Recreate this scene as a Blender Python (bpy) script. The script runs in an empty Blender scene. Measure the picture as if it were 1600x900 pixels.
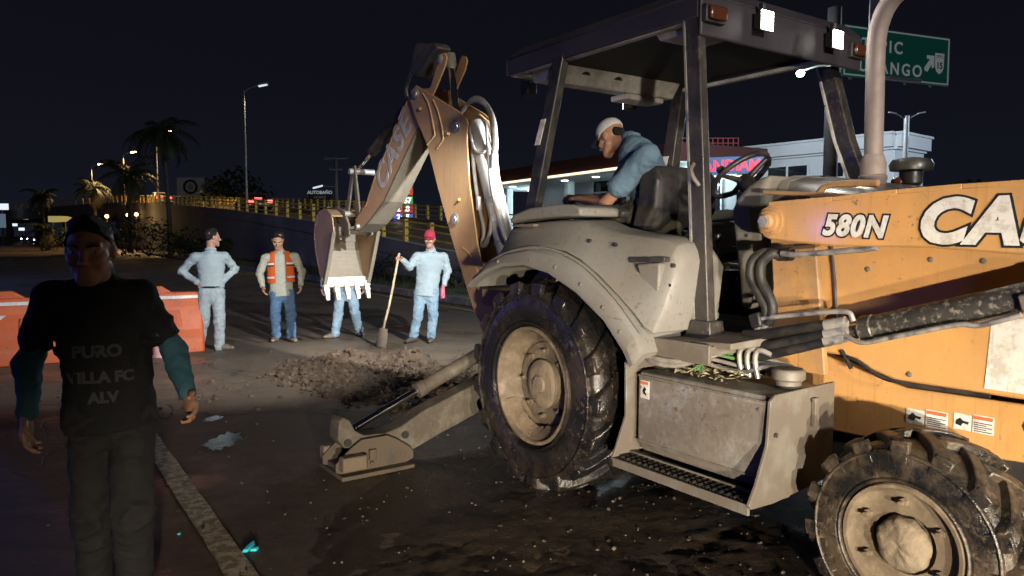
import bpy, bmesh, math, random
import numpy as np
from mathutils import Vector, Matrix, Euler
random.seed(7); np.random.seed(7)
sc = bpy.context.scene
COL = sc.collection
rad = math.radians
# ---------------------------------------------------------------- camera
FPX, CAM_H, HORIZON = 1155.0, 1.55, 368.0
PITCH = math.atan((450 - HORIZON) / FPX)
cam_d = bpy.data.cameras.new('camera'); cam = bpy.data.objects.new('camera', cam_d); COL.objects.link(cam)
cam.location = (0, 0, CAM_H); cam.rotation_euler = (math.pi / 2 - PITCH, 0, 0)
cam_d.sensor_width = 36; cam_d.lens = FPX / 1600 * 36
cam_d.clip_start = 0.05; cam_d.clip_end = 3000
sc.camera = cam
# ---------------------------------------------------------------- world: a clear night sky, sun far below the horizon
w = bpy.data.worlds.new('World'); sc.world = w; w.use_nodes = True
nt = w.node_tree; nt.nodes.clear()
out = nt.nodes.new('ShaderNodeOutputWorld'); bg = nt.nodes.new('ShaderNodeBackground')
sky = nt.nodes.new('ShaderNodeTexSky'); sky.sky_type = 'NISHITA'; sky.sun_disc = False
sky.sun_elevation = rad(-5.0); sky.sun_rotation = rad(215); sky.air_density = 1.0; sky.dust_density = 1.5
add = nt.nodes.new('ShaderNodeMix'); add.data_type = 'RGBA'; add.blend_type = 'ADD'; add.inputs[0].default_value = 1.0
add.inputs[7].default_value = (0.026, 0.028, 0.052, 1)   # light of the town scattered in the night air
tcw = nt.nodes.new('ShaderNodeTexCoord'); sepw = nt.nodes.new('ShaderNodeSeparateXYZ'); mrw = nt.nodes.new('ShaderNodeMapRange'); pw_ = nt.nodes.new('ShaderNodeMath'); pw_.operation = 'POWER'; pw_.inputs[1].default_value = 7.0
mrw.inputs[1].default_value = 0.0; mrw.inputs[2].default_value = 1.0; mrw.inputs[3].default_value = 1.0; mrw.inputs[4].default_value = 0.0
nt.links.new(tcw.outputs['Generated'], sepw.inputs[0]); nt.links.new(sepw.outputs[2], mrw.inputs[0]); nt.links.new(mrw.outputs[0], pw_.inputs[0])
glow = nt.nodes.new('ShaderNodeMix'); glow.data_type = 'RGBA'; glow.inputs[6].default_value = (0.026, 0.027, 0.046, 1); glow.inputs[7].default_value = (0.052, 0.060, 0.105, 1)
nt.links.new(pw_.outputs[0], glow.inputs[0]); nt.links.new(glow.outputs[2], add.inputs[7])
nt.links.new(sky.outputs[0], add.inputs[6]); nt.links.new(add.outputs[2], bg.inputs[0])
bg.inputs[1].default_value = 0.15
nt.links.new(bg.outputs[0], out.inputs[0])
# ---------------------------------------------------------------- lights
def lamp(kind, name, loc, power, color, aim=None, size=0.05, cone=60, blend=0.4, parent=None):
    d = bpy.data.lights.new(name, kind); d.energy = power; d.color = color
    if kind in ('POINT', 'SPOT'): d.shadow_soft_size = size
    if kind == 'SPOT': d.spot_size = rad(cone); d.spot_blend = blend
    o = bpy.data.objects.new(name, d); COL.objects.link(o); o.location = loc
    if aim is not None:
        o.rotation_euler = (Vector(aim) - Vector(loc)).to_track_quat('-Z', 'Y').to_euler()
    if parent: o.parent = parent
    return o
# moonlight, the only sun lamp, nearly nothing
sl = bpy.data.lights.new('moon', 'SUN'); sl.energy = 0.012; sl.angle = rad(0.5); sl.color = (0.75, 0.82, 1.0)
so = bpy.data.objects.new('moon', sl); COL.objects.link(so); so.rotation_euler = (rad(40), 0, rad(-35))
# headlights of the service truck parked behind the photographer (low beams, cut off about 2 m up the boom)
lamp('SPOT', 'truck_headlight', (0.60, -5.5, 0.78), 5600, (1.0, 0.87, 0.69), aim=(1.55, 4.6, -0.40), size=0.09, cone=39, blend=0.85)
lamp('SPOT', 'truck_headlight', (2.30, -5.6, 0.78), 4600, (1.0, 0.87, 0.69), aim=(0.15, 4.6, -0.85), size=0.09, cone=36, blend=0.60)
# unseen fill spot behind the photographer, added to brighten the cab and operator
lamp('SPOT', 'street_or_fill_light', (6.5, -11.0, 4.6), 9500, (1.0, 0.91, 0.82), aim=(1.1, 5.4, 2.5), size=0.35, cone=20, blend=0.75)
# blue roof beacon of a patrol car parked on the far left, out of view
lamp('POINT', 'patrol_or_added_beacon', (-10.5, 2.6, 1.7), 260, (0.12, 0.18, 1.0), size=0.10)
lamp('POINT', 'patrol_or_added_beacon', (-21.0, 22.0, 1.8), 800, (0.14, 0.22, 1.0), size=0.10)  # second blue source, added to tint the ramp wall
vs = sc.view_settings
vs.view_transform = 'Standard'; vs.look = 'None'; vs.gamma = 1.0; vs.exposure = 0.0; vs.use_curve_mapping = False
cy = sc.cycles
cy.use_denoising = True; cy.max_bounces = 5; cy.diffuse_bounces = 3; cy.glossy_bounces = 3
cy.transmission_bounces = 4; cy.transparent_max_bounces = 6; cy.sample_clamp_indirect = 4.0; cy.caustics_reflective = False; cy.caustics_refractive = False
# ---------------------------------------------------------------- pixel helpers (a pixel gives a direction only)
_c, _s = math.cos(PITCH), math.sin(PITCH)
def ray(px, py):
    a, b = (px - 800) / FPX, (450 - py) / FPX
    return Vector((a, _c + b * _s, -_s + b * _c))
def gnd(px, py, z=0.0):
    d = ray(px, py); t = (z - CAM_H) / d.z
    return Vector((d.x * t, d.y * t, z))
def at(px, py, Y):
    d = ray(px, py); t = Y / d.y
    return Vector((d.x * t, Y, CAM_H + d.z * t))
# ---------------------------------------------------------------- materials
MATS = {}
def mat(name, col, rough=0.6, metal=0.0, dirt=None, dirt_amt=0.5, dirt_scale=4.0, var=0.15, var_scale=18.0, bump=0.0, bump_scale=60.0, rough2=None, spec=0.5, emit=None, emit_s=0.0, coat=0.0, dirt_sharp=0.18, spl=0.0, scr=0.0, stretch=None):
    """Principled surface: base colour broken up by fine noise, a dirt layer in patches with a shape of its own, bump."""
    if name in MATS: return MATS[name]
    m = bpy.data.materials.new(name); m.use_nodes = True; MATS[name] = m
    t = m.node_tree; N = t.nodes; Lk = t.links; p = N['Principled BSDF']
    p.inputs['Roughness'].default_value = rough; p.inputs['Metallic'].default_value = metal
    p.inputs['Specular IOR Level'].default_value = spec
    if coat: p.inputs['Coat Weight'].default_value = coat; p.inputs['Coat Roughness'].default_value = 0.12
    tc = N.new('ShaderNodeTexCoord'); src = tc.outputs['Object']
    if stretch:
        mp = N.new('ShaderNodeMapping'); mp.inputs['Scale'].default_value = stretch; Lk.new(src, mp.inputs[0]); src = mp.outputs[0]
    def noise(scale, detail=5.0, r=0.6):
        n = N.new('ShaderNodeTexNoise'); n.inputs['Scale'].default_value = scale; n.inputs['Detail'].default_value = detail; n.inputs['Roughness'].default_value = r
        Lk.new(src, n.inputs['Vector']); return n
    def ramp(s, a, b):
        r = N.new('ShaderNodeMapRange'); r.inputs[1].default_value = a; r.inputs[2].default_value = b; r.clamp = True
        Lk.new(s, r.inputs[0]); return r
    c4 = (*col, 1)
    dark = tuple(max(0, x * (1 - var)) for x in col) + (1,); light = tuple(min(1, x * (1 + var)) for x in col) + (1,)
    mx = N.new('ShaderNodeMix'); mx.data_type = 'RGBA'; mx.inputs[6].default_value = dark; mx.inputs[7].default_value = light
    Lk.new(ramp(noise(var_scale).outputs['Fac'], 0.3, 0.7).outputs[0], mx.inputs[0])
    colout = mx.outputs[2]
    if dirt is not None:
        dn = noise(dirt_scale, 9.0, 0.68); dr = ramp(dn.outputs['Fac'], 0.62 - 0.3 * dirt_amt - dirt_sharp / 2, 0.62 - 0.3 * dirt_amt + dirt_sharp / 2)
        sc_ = N.new('ShaderNodeMath'); sc_.operation = 'MULTIPLY'; sc_.inputs[1].default_value = min(1.0, 0.35 + dirt_amt * 0.6); Lk.new(dr.outputs[0], sc_.inputs[0])
        m2 = N.new('ShaderNodeMix'); m2.data_type = 'RGBA'; Lk.new(sc_.outputs[0], m2.inputs[0]); Lk.new(colout, m2.inputs[6]); m2.inputs[7].default_value = (*dirt, 1)
        colout = m2.outputs[2]
        rm = N.new('ShaderNodeMix'); rm.data_type = 'FLOAT'; Lk.new(sc_.outputs[0], rm.inputs[0]); rm.inputs[2].default_value = rough; rm.inputs[3].default_value = rough2 if rough2 is not None else 0.85
        Lk.new(rm.outputs[0], p.inputs['Roughness'])
        if metal:
            mm = N.new('ShaderNodeMix'); mm.data_type = 'FLOAT'; Lk.new(sc_.outputs[0], mm.inputs[0]); mm.inputs[2].default_value = metal; mm.inputs[3].default_value = 0.0
            Lk.new(mm.outputs[0], p.inputs['Metallic'])
    if spl:    # flecks of dried mud
        sp = noise(34.0, 5.0, 0.7); sr = ramp(sp.outputs['Fac'], 0.64 - 0.10 * spl, 0.72 - 0.10 * spl); ms = ramp(noise(2.6, 3.0).outputs['Fac'], 0.40, 0.58)
        ml = N.new('ShaderNodeMath'); ml.operation = 'MULTIPLY'; Lk.new(sr.outputs[0], ml.inputs[0]); Lk.new(ms.outputs[0], ml.inputs[1])
        m3 = N.new('ShaderNodeMix'); m3.data_type = 'RGBA'; Lk.new(ml.outputs[0], m3.inputs[0]); Lk.new(colout, m3.inputs[6]); m3.inputs[7].default_value = (0.12, 0.088, 0.058, 1); colout = m3.outputs[2]
    if scr:    # fine scratches and run marks
        mp2 = N.new('ShaderNodeMapping'); mp2.inputs['Scale'].default_value = (70, 70, 3.0); Lk.new(src, mp2.inputs[0])
        sn = N.new('ShaderNodeTexNoise'); sn.inputs['Scale'].default_value = 1.0; sn.inputs['Detail'].default_value = 4; Lk.new(mp2.outputs[0], sn.inputs['Vector'])
        rr = ramp(sn.outputs['Fac'], 0.60, 0.70); ml = N.new('ShaderNodeMath'); ml.operation = 'MULTIPLY'; Lk.new(rr.outputs[0], ml.inputs[0]); ml.inputs[1].default_value = scr
        m4 = N.new('ShaderNodeMix'); m4.data_type = 'RGBA'; Lk.new(ml.outputs[0], m4.inputs[0]); Lk.new(colout, m4.inputs[6]); m4.inputs[7].default_value = (*[min(1, c * 0.45 + 0.02) for c in col], 1); colout = m4.outputs[2]
    Lk.new(colout, p.inputs['Base Color'])
    if bump:
        b = N.new('ShaderNodeBump'); b.inputs['Strength'].default_value = bump; b.inputs['Distance'].default_value = 0.01
        Lk.new(noise(bump_scale, 6.0, 0.65).outputs['Fac'], b.inputs['Height']); Lk.new(b.outputs[0], p.inputs['Normal'])
    if emit is not None:
        p.inputs['Emission Color'].default_value = (*emit, 1); p.inputs['Emission Strength'].default_value = emit_s
    return m
MUD = (0.12, 0.082, 0.048); DUST = (0.21, 0.165, 0.115)
# ---------------------------------------------------------------- geometry collector
class MB:
    def __init__(s): s.v = []; s.f = []
    def add(s, vs_, fs): n = len(s.v); s.v += [tuple(q) for q in vs_]; s.f += [tuple(i + n for i in q) for q in fs]; return s
    def box(s, c, d, rot=None):
        x, y, z = d[0] / 2, d[1] / 2, d[2] / 2
        vs_ = [Vector(q) for q in [(-x, -y, -z), (x, -y, -z), (x, y, -z), (-x, y, -z), (-x, -y, z), (x, -y, z), (x, y, z), (-x, y, z)]]
        if rot: R = Euler(rot).to_matrix(); vs_ = [R @ q for q in vs_]
        return s.add([q + Vector(c) for q in vs_], [(3, 2, 1, 0), (4, 5, 6, 7), (0, 1, 5, 4), (1, 2, 6, 5), (2, 3, 7, 6), (3, 0, 4, 7)])
    def bb(s, lo, hi): return s.box([(a + b) / 2 for a, b in zip(lo, hi)], [b - a for a, b in zip(lo, hi)])
    def prism(s, poly, a, b, plane='xz'):
        """Extrude a 2D outline between a and b along the axis left over."""
        def P(q, t): return {'xz': (q[0], t, q[1]), 'xy': (q[0], q[1], t), 'yz': (t, q[0], q[1])}[plane]
        ar = sum(poly[i][0] * poly[(i + 1) % len(poly)][1] - poly[(i + 1) % len(poly)][0] * poly[i][1] for i in range(len(poly)))
        if ar < 0: poly = poly[::-1]
        n = len(poly); flip = (plane == 'xz')
        lo, hi = (a, b) if a < b else (b, a)
        vs_ = [P(q, lo) for q in poly] + [P(q, hi) for q in poly]
        bot = tuple(range(n)) if flip else tuple(range(n))[::-1]; top = tuple(range(n, 2 * n))[::-1] if flip else tuple(range(n, 2 * n))
        sd = [((i + 1) % n, i, n + i, n + (i + 1) % n) if flip else (i, (i + 1) % n, n + (i + 1) % n, n + i) for i in range(n)]
        return s.add(vs_, [bot, top] + sd)
    def cyl(s, p0, p1, r0, r1=None, seg=16, cap=True):
        r1 = r0 if r1 is None else r1
        return s.tube([p0, p1], [r0, r1], seg, cap)
    def tube(s, path, r, seg=10, cap=True, flat=None):
        path = [Vector(p) for p in path]; n = len(path)
        rs = r if isinstance(r, (list, tuple)) else [r] * n
        t0 = (path[1] - path[0]).normalized(); up = Vector((0, 0, 1)) if abs(t0.z) < 0.95 else Vector((0, 1, 0))
        u = t0.cross(up).normalized(); vs_ = []
        for i, p in enumerate(path):
            t = (path[min(i + 1, n - 1)] - path[max(i - 1, 0)]).normalized()
            u = (u - t * u.dot(t)).normalized(); v = t.cross(u)
            for k in range(seg):
                a = 2 * math.pi * k / seg
                vs_.append(p + (u * math.cos(a) + v * math.sin(a)) * rs[i])
        fs = [(i * seg + k, i * seg + (k + 1) % seg, (i + 1) * seg + (k + 1) % seg, (i + 1) * seg + k) for i in range(n - 1) for k in range(seg)]
        if cap: fs += [tuple(range(seg))[::-1], tuple((n - 1) * seg + k for k in range(seg))]
        return s.add(vs_, fs)
    def lathe(s, prof, origin, axis, seg=32, close=False, cap=True):
        """prof: (radius, distance along axis)."""
        ax = Vector(axis).normalized(); up = Vector((0, 0, 1)) if abs(ax.z) < 0.9 else Vector((1, 0, 0))
        u = ax.cross(up).normalized(); v = ax.cross(u); o = Vector(origin); vs_ = []
        for (r, h_) in prof:
            for k in range(seg):
                a = 2 * math.pi * k / seg
                vs_.append(o + ax * h_ + (u * math.cos(a) + v * math.sin(a)) * r)
        n = len(prof); rng = n if close else n - 1
        fs = [(i * seg + k, ((i + 1) % n) * seg + k, ((i + 1) % n) * seg + (k + 1) % seg, i * seg + (k + 1) % seg) for i in range(rng) for k in range(seg)]
        if not close and cap:
            if prof[0][0] > 1e-4: fs.append(tuple(range(seg)))
            if prof[-1][0] > 1e-4: fs.append(tuple((n - 1) * seg + k for k in range(seg))[::-1])
        return s.add(vs_, fs)
    def loft(s, secs, cap=True):
        n = len(secs[0]); m0 = len(secs); vs_ = [q for sec in secs for q in sec]
        fs = [(i * n + k, i * n + (k + 1) % n, (i + 1) * n + (k + 1) % n, (i + 1) * n + k) for i in range(m0 - 1) for k in range(n)]
        if cap: fs += [tuple(range(n))[::-1], tuple((m0 - 1) * n + k for k in range(n))]
        return s.add(vs_, fs)
    def build(s, name, m, parent=None, bevel=0.0, smooth=35, fix=True, seg=2, loc=None):
        me = bpy.data.meshes.new(name); me.from_pydata(s.v, [], s.f)
        if fix:
            bm = bmesh.new(); bm.from_mesh(me); bmesh.ops.recalc_face_normals(bm, faces=bm.faces); bm.to_mesh(me); bm.free()
        me.validate()
        if smooth:
            me.shade_smooth(); me.set_sharp_from_angle(angle=rad(smooth))
        o = bpy.data.objects.new(name, me); COL.objects.link(o)
        if m: me.materials.append(m)
        if parent: o.parent = parent
        if loc is not None: o.location = loc
        if bevel:
            b = o.modifiers.new('bevel', 'BEVEL'); b.width = bevel; b.segments = seg; b.limit_method = 'ANGLE'; b.angle_limit = rad(32)
            b.harden_normals = False
        return o
def tag(o, label=None, cat=None, group=None, kind=None):
    if label: o['label'] = label
    if cat: o['category'] = cat
    if group: o['group'] = group
    if kind: o['kind'] = kind
    return o
def thing(name, label, cat, loc=(0, 0, 0), rz=0.0, group=None):
    o = bpy.data.objects.new(name, None); COL.objects.link(o); o.location = loc; o.rotation_euler = (0, 0, rz); o.empty_display_size = 0.2
    return tag(o, label, cat, group)
def copy_tree(o, parent=None):
    c = o.copy(); COL.objects.link(c); c.parent = parent
    for ch in list(o.children): copy_tree(ch, c)
    return c
def text(name, body, size, m, parent=None, offset=0.0, shear=0.0, extrude=0.002, loc=(0, 0, 0), rot=(0, 0, 0), sx=1.0, align='LEFT', space=1.0):
    cu = bpy.data.curves.new(name, 'FONT'); cu.body = body; cu.size = size; cu.offset = offset; cu.shear = shear; cu.extrude = extrude
    cu.align_x = align; cu.space_character = space; cu.resolution_u = 4
    tmp = bpy.data.objects.new(name + '_tmp', cu); COL.objects.link(tmp)
    dg = bpy.context.evaluated_depsgraph_get(); me = bpy.data.meshes.new_from_object(tmp.evaluated_get(dg)); bpy.data.objects.remove(tmp)
    me.name = name; me.materials.clear(); me.materials.append(m)
    for v in me.vertices: v.co.x *= sx
    o = bpy.data.objects.new(name, me); COL.objects.link(o); o.location = loc; o.rotation_euler = rot
    if parent: o.parent = parent
    return o
def smooth_path(pts, n=6):
    """Catmull-Rom through pts."""
    P = [Vector(p) for p in pts]; P = [P[0] * 2 - P[1]] + P + [P[-1] * 2 - P[-2]]; o = []
    for i in range(1, len(P) - 2):
        for k in range(n):
            t = k / n; a, b, c, d = P[i - 1], P[i], P[i + 1], P[i + 2]
            o.append(0.5 * ((2 * b) + (c - a) * t + (2 * a - 5 * b + 4 * c - d) * t * t + (3 * b - a - 3 * c + d) * t ** 3))
    o.append(P[-2]); return o
def arc(cx, cy, r, a0, a1, n=10): return [(cx + r * math.cos(rad(a0 + (a1 - a0) * i / n)), cy + r * math.sin(rad(a0 + (a1 - a0) * i / n))) for i in range(n + 1)]
# ================================================================ ground, road, soil
from mathutils import noise as mn
RD = Vector((math.cos(rad(-57)), math.sin(rad(-57)), 0)); RN = Vector((-RD.y, RD.x, 0))     # along the road, across it (away from the camera)
def fbm(x, y, z=0.0, o=4, s=1.0): return mn.fractal(Vector((x * s, y * s, z)), 0.9, 2.1, o)
def road_material():
    m = bpy.data.materials.new('dirty_asphalt'); m.use_nodes = True; t = m.node_tree; N = t.nodes; Lk = t.links; p = N['Principled BSDF']
    tc = N.new('ShaderNodeTexCoord'); src = tc.outputs['Object']
    def noise(sc_, det=6, r=.6, vec=None):
        n = N.new('ShaderNodeTexNoise'); n.inputs['Scale'].default_value = sc_; n.inputs['Detail'].default_value = det; n.inputs['Roughness'].default_value = r; Lk.new(vec or src, n.inputs['Vector']); return n.outputs['Fac']
    def mr(s, a, b, lo=0., hi=1.):
        r = N.new('ShaderNodeMapRange'); r.inputs[1].default_value = a; r.inputs[2].default_value = b; r.inputs[3].default_value = lo; r.inputs[4].default_value = hi; Lk.new(s, r.inputs[0]); return r.outputs[0]
    def mix(f, a, b):
        x = N.new('ShaderNodeMix'); x.data_type = 'RGBA'; Lk.new(f, x.inputs[0])
        for i, c in ((6, a), (7, b)):
            if isinstance(c, tuple): x.inputs[i].default_value = (*c, 1)
            else: Lk.new(c, x.inputs[i])
        return x.outputs[2]
    def mth(op, a, b):
        x = N.new('ShaderNodeMath'); x.operation = op
        for i, c in ((0, a), (1, b)):
            if isinstance(c, (int, float)): x.inputs[i].default_value = c
            else: Lk.new(c, x.inputs[i])
        return x.outputs[0]
    agg = noise(170, 3, .7); base = mix(mr(agg, .35, .7), (.028, .025, .023), (.110, .097, .083))
    film = mr(noise(.55, 9, .62), .30, .54)                      # soil trodden into the asphalt
    fine = mr(noise(9, 8, .7), .30, .66)
    base = mix(mth('MULTIPLY', mth('MULTIPLY', film, fine), .90), base, (.150, .092, .050))
    # tyre-dragged streaks along the road
    mp = N.new('ShaderNodeMapping'); mp.inputs['Rotation'].default_value = (0, 0, rad(57)); mp.inputs['Scale'].default_value = (.35, 5.0, 1); Lk.new(src, mp.inputs[0])
    st = mr(noise(1.6, 6, .6, mp.outputs[0]), .50, .70); base = mix(mth('MULTIPLY', st, .45), base, (.040, .030, .022))
    # dust spread round the trench
    vm = N.new('ShaderNodeVectorMath'); vm.operation = 'DISTANCE'; Lk.new(src, vm.inputs[0]); vm.inputs[1].default_value = (-1.5, 9.3, 0)
    dd = mth('MULTIPLY', mr(vm.outputs['Value'], 3.6, 1.2), mr(noise(1.3, 8, .65), .30, .62)); base = mix(mth('MULTIPLY', dd, .75), base, (.195, .140, .088))
    # cracks
    vo = N.new('ShaderNodeTexVoronoi'); vo.feature = 'DISTANCE_TO_EDGE'; vo.inputs['Scale'].default_value = .55
    wob = N.new('ShaderNodeVectorMath'); wob.operation = 'ADD'; nz = N.new('ShaderNodeTexNoise'); nz.inputs['Scale'].default_value = 2.2; nz.inputs['Detail'].default_value = 6; Lk.new(src, nz.inputs['Vector'])
    sc_ = N.new('ShaderNodeVectorMath'); sc_.operation = 'SCALE'; sc_.inputs['Scale'].default_value = .7; Lk.new(nz.outputs['Color'], sc_.inputs[0]); Lk.new(src, wob.inputs[0]); Lk.new(sc_.outputs[0], wob.inputs[1]); Lk.new(wob.outputs[0], vo.inputs['Vector'])
    cr = mth('MULTIPLY', mr(vo.outputs['Distance'], .010, .003), mr(noise(.4, 3), .46, .56)); base = mix(mth('MULTIPLY', cr, .85), base, (.008, .007, .006))
    Lk.new(base, p.inputs['Base Color'])
    wet = mr(noise(.8, 7, .6), .50, .64)
    Lk.new(mr(mth('SUBTRACT', mth('ADD', wet, mth('MULTIPLY', agg, .3)), .1), 0, 1.1, .66, .22), p.inputs['Roughness'])
    b = N.new('ShaderNodeBump'); b.inputs['Strength'].default_value = .75; b.inputs['Distance'].default_value = .008
    h1 = mth('ADD', mth('MULTIPLY', noise(120, 3, .7), .7), mth('MULTIPLY', noise(14, 6, .65), 1.6)); Lk.new(mth('SUBTRACT', h1, mth('MULTIPLY', cr, 2.0)), b.inputs['Height']); Lk.new(b.outputs[0], p.inputs['Normal'])
    return m
road_m = road_material(); MATS['dirty_asphalt'] = road_m
# one sheet to the horizon, finer near the camera, very gently uneven
def axis(lo, hi, near0, near1, fine):
    a = list(np.arange(near0, near1 + 1e-6, fine)); v = near1; st_ = fine
    while v < hi: st_ *= 1.5; v = min(hi, v + st_); a.append(v)
    v = near0; st_ = fine
    while v > lo: st_ *= 1.5; v = max(lo, v - st_); a.insert(0, v)
    return a
TRENCH = (-1.45, 8.05)
gx, gy = axis(-900, 900, -9, 6, .15), axis(-60, 1500, 0, 14, .15)
vs_, fs = [], []
for y in gy:
    for x in gx:
        z = 0.0015 * fbm(x, y, 3.3, 3, .55) if (-10 < x < 7 and -1 < y < 16) else 0.0
        ed = min(1, max(0, (9.5 - abs(x + 1.5)) / 3), max(0, (14 - y) / 3))
        vs_.append((x, y, z * max(0, min(1, (x + 10) / 3, (7 - x) / 2, (y + 1) / 1, (16 - y) / 3))))
nx = len(gx)
for j in range(len(gy) - 1):
    for i in range(nx - 1): fs.append((j * nx + i, j * nx + i + 1, (j + 1) * nx + i + 1, (j + 1) * nx + i))
mb = MB(); mb.add(vs_, fs); go = mb.build('road', road_m, smooth=80, fix=False)
tag(go, 'dirty asphalt road, wet in places, brown with trodden soil', 'road', kind='structure')
# worn lane line and the thin yellow line by the kerb
def strip(name, a, b, wd, m, z, label, n=60, ragged=.012):
    d = (b - a).normalized(); nn = Vector((-d.y, d.x, 0)); L_ = (b - a).length; mb = MB(); sec = []
    for k in range(n + 1):
        c = a + d * (L_ * k / n); e1, e2 = wd / 2 + random.uniform(-ragged, ragged), wd / 2 + random.uniform(-ragged, ragged)
        sec += [c + nn * e1 + Vector((0, 0, z)), c - nn * e2 + Vector((0, 0, z))]
    mb.add(sec, [(2 * k, 2 * k + 1, 2 * k + 3, 2 * k + 2) for k in range(n)]); o = mb.build(name, m, smooth=0)
    return tag(o, label, 'road marking', kind='structure')
line_m = mat('worn_road_paint', (.60, .49, .32), .7, dirt=(.07, .052, .036), dirt_amt=.45, dirt_scale=17, dirt_sharp=.12, var=.2, var_scale=60, bump=.15, bump_scale=140)
L1, L2 = gnd(252, 712), gnd(372, 890); ld = (L2 - L1).normalized()
strip('lane_line', L1 - ld * 4.2, L2 + ld * 2.5, .130, line_m, .0045, 'worn pale lane line running past the walking man', 60, .004)
yl_m = mat('worn_yellow_paint', (.42, .30, .08), .7, dirt=(.05, .04, .03), dirt_amt=.5, dirt_scale=14, dirt_sharp=.15)
K1, K2 = gnd(590, 455), gnd(735, 478); kd = (K2 - K1).normalized(); kn = Vector((-kd.y, kd.x, 0)); kn = kn if kn.x > 0 else -kn
strip('edge_line', K1 - kd * 60 - kn * .55, K1 + kd * 30 - kn * .55, .10, yl_m, .010, 'thin yellow edge line along the kerb', 120)
# kerb stones and the verge behind them
kerb_m = mat('kerb_concrete', (.20, .19, .175), .8, dirt=(.08, .07, .055), dirt_amt=.5, dirt_scale=5, bump=.4, bump_scale=40)
kb = bpy.data.objects.new('kerb', None); COL.objects.link(kb); kb.location = K1; kb.rotation_euler = (0, 0, math.atan2(kd.y, kd.x)); tag(kb, 'grey concrete kerb along the grass verge', 'kerb', kind='structure')
me0 = None
for k in range(-45, 24):
    if me0 is None:
        mb = MB(); s_ = -1; mb.loft([[(x, 0, -.05), (x, .03, .15), (x, .20, .155), (x, .20, -.05)] for x in (.008, .992)]); o = mb.build('kerb_stone', kerb_m, kb, bevel=.012); me0 = o
    else: o = me0.copy(); COL.objects.link(o)
    o.location = (k, 0, random.uniform(-.006, .006)); o.scale = (1, 1 if kn.dot(Vector((-kd.y, kd.x, 0))) > 0 else -1, 1)
vg = MB(); vg_n = 90
for k in range(vg_n + 1):
    c = K1 - kd * 60 + kd * (95 * k / vg_n)
    for j in range(7):
        q = c + kn * (.2 + j * 1.35); vg.v.append((q.x, q.y, .12 + (.05 * fbm(q.x, q.y, 1, 3, .8) if 0 < j < 6 else 0)))
vg.f = [(k * 7 + j, k * 7 + j + 1, (k + 1) * 7 + j + 1, (k + 1) * 7 + j) for k in range(vg_n) for j in range(6)]
tag(vg.build('verge', mat('verge_soil', (.055, .050, .032), .9, dirt=(.05, .06, .025), dirt_amt=.6, dirt_scale=2, bump=.8, bump_scale=30), smooth=60), 'dark grassy verge between the kerb and the ramp wall', 'verge', kind='structure')
gr = MB(); grass_m = mat('verge_grass', (.035, .052, .016), .7, var=.5, var_scale=3)
for k in range(5200):
    c = K1 + kd * random.uniform(-34, 14) + kn * random.uniform(.25, 7.5); a = random.uniform(0, 6.28); h_ = random.uniform(.06, .28) * (1 + .8 * max(0, fbm(c.x, c.y, 5, 2, .5))); w_ = random.uniform(.008, .02)
    dx, dy = math.cos(a) * w_, math.sin(a) * w_; lx, ly = random.uniform(-.12, .12), random.uniform(-.12, .12)
    gr.add([(c.x - dx, c.y - dy, .10), (c.x + dx, c.y + dy, .10), (c.x + lx, c.y + ly, .10 + h_)], [(0, 1, 2)])
tag(gr.build('verge_grass', grass_m, smooth=0, fix=False), 'rough dark grass growing on the verge', 'grass', kind='stuff')
# the dug trench: a field of broken soil
soil_m = mat('broken_soil', (.105, .066, .037), .7, dirt=(.048, .031, .018), dirt_amt=.55, dirt_scale=5, dirt_sharp=.3, var=.3, var_scale=20, bump=.9, bump_scale=45)
def trench_h(x, y):
    q = Vector((x - TRENCH[0], y - TRENCH[1], 0)); u_, v_ = q.dot(RD), q.dot(RN)
    e = 1 - ((u_ / 1.75) ** 2 + (v_ / 1.02) ** 2) ** .5 + .22 * fbm(x, y, 2.0, 3, 1.7)
    if e < 0: return -.03
    h_ = .68 * min(1, e * 3.2) * (.05 + .15 * max(0, fbm(x, y, 7.0, 3, 1.1)) + .075 * abs(fbm(x, y, 4.0, 4, 6.5)) + .028 * fbm(x, y, 9, 3, 24))
    # the hollow at the back and the big clod beside it
    h_ -= .16 * math.exp(-(((x + 1.55) / .30) ** 2 + ((y - 8.95) / .26) ** 2)); h_ += .20 * math.exp(-(((x + 1.22) / .24) ** 2 + ((y - 8.78) / .22) ** 2)); h_ += .10 * math.exp(-(((x + 1.75) / .5) ** 2 + ((y - 9.2) / .18) ** 2))
    return max(-.03, h_ - .02)
st_ = .025; xs = np.arange(-3.4, .6, st_); ys = np.arange(6.2, 10.0, st_); mb = MB(); H = [[trench_h(x, y) for x in xs] for y in ys]
mb.v = [(x, y, H[j][i]) for j, y in enumerate(ys) for i, x in enumerate(xs)]; nx = len(xs)
mb.f = [(j * nx + i, j * nx + i + 1, (j + 1) * nx + i + 1, (j + 1) * nx + i) for j in range(len(ys) - 1) for i in range(nx - 1) if max(H[j][i], H[j][i + 1], H[j + 1][i], H[j + 1][i + 1]) > -.028]
tag(mb.build('dug_soil', soil_m, smooth=50, fix=False), 'heap of broken brown soil dug up in the road below the bucket', 'soil', kind='stuff')
def clod(mb, c, r, seed):
    n0 = len(mb.v); bm = bmesh.new(); bmesh.ops.create_icosphere(bm, subdivisions=1, radius=1); rr = random.Random(seed); sc3 = (rr.uniform(.7, 1.2), rr.uniform(.7, 1.2), rr.uniform(.5, .85))
    vs2 = [Vector((v.co.x * sc3[0], v.co.y * sc3[1], v.co.z * sc3[2])) * r * rr.uniform(.72, 1.15) + Vector(c) for v in bm.verts]; fs2 = [tuple(v.index for v in f.verts) for f in bm.faces]; bm.free(); mb.add(vs2, fs2)
mb = MB(); n = 0
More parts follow.
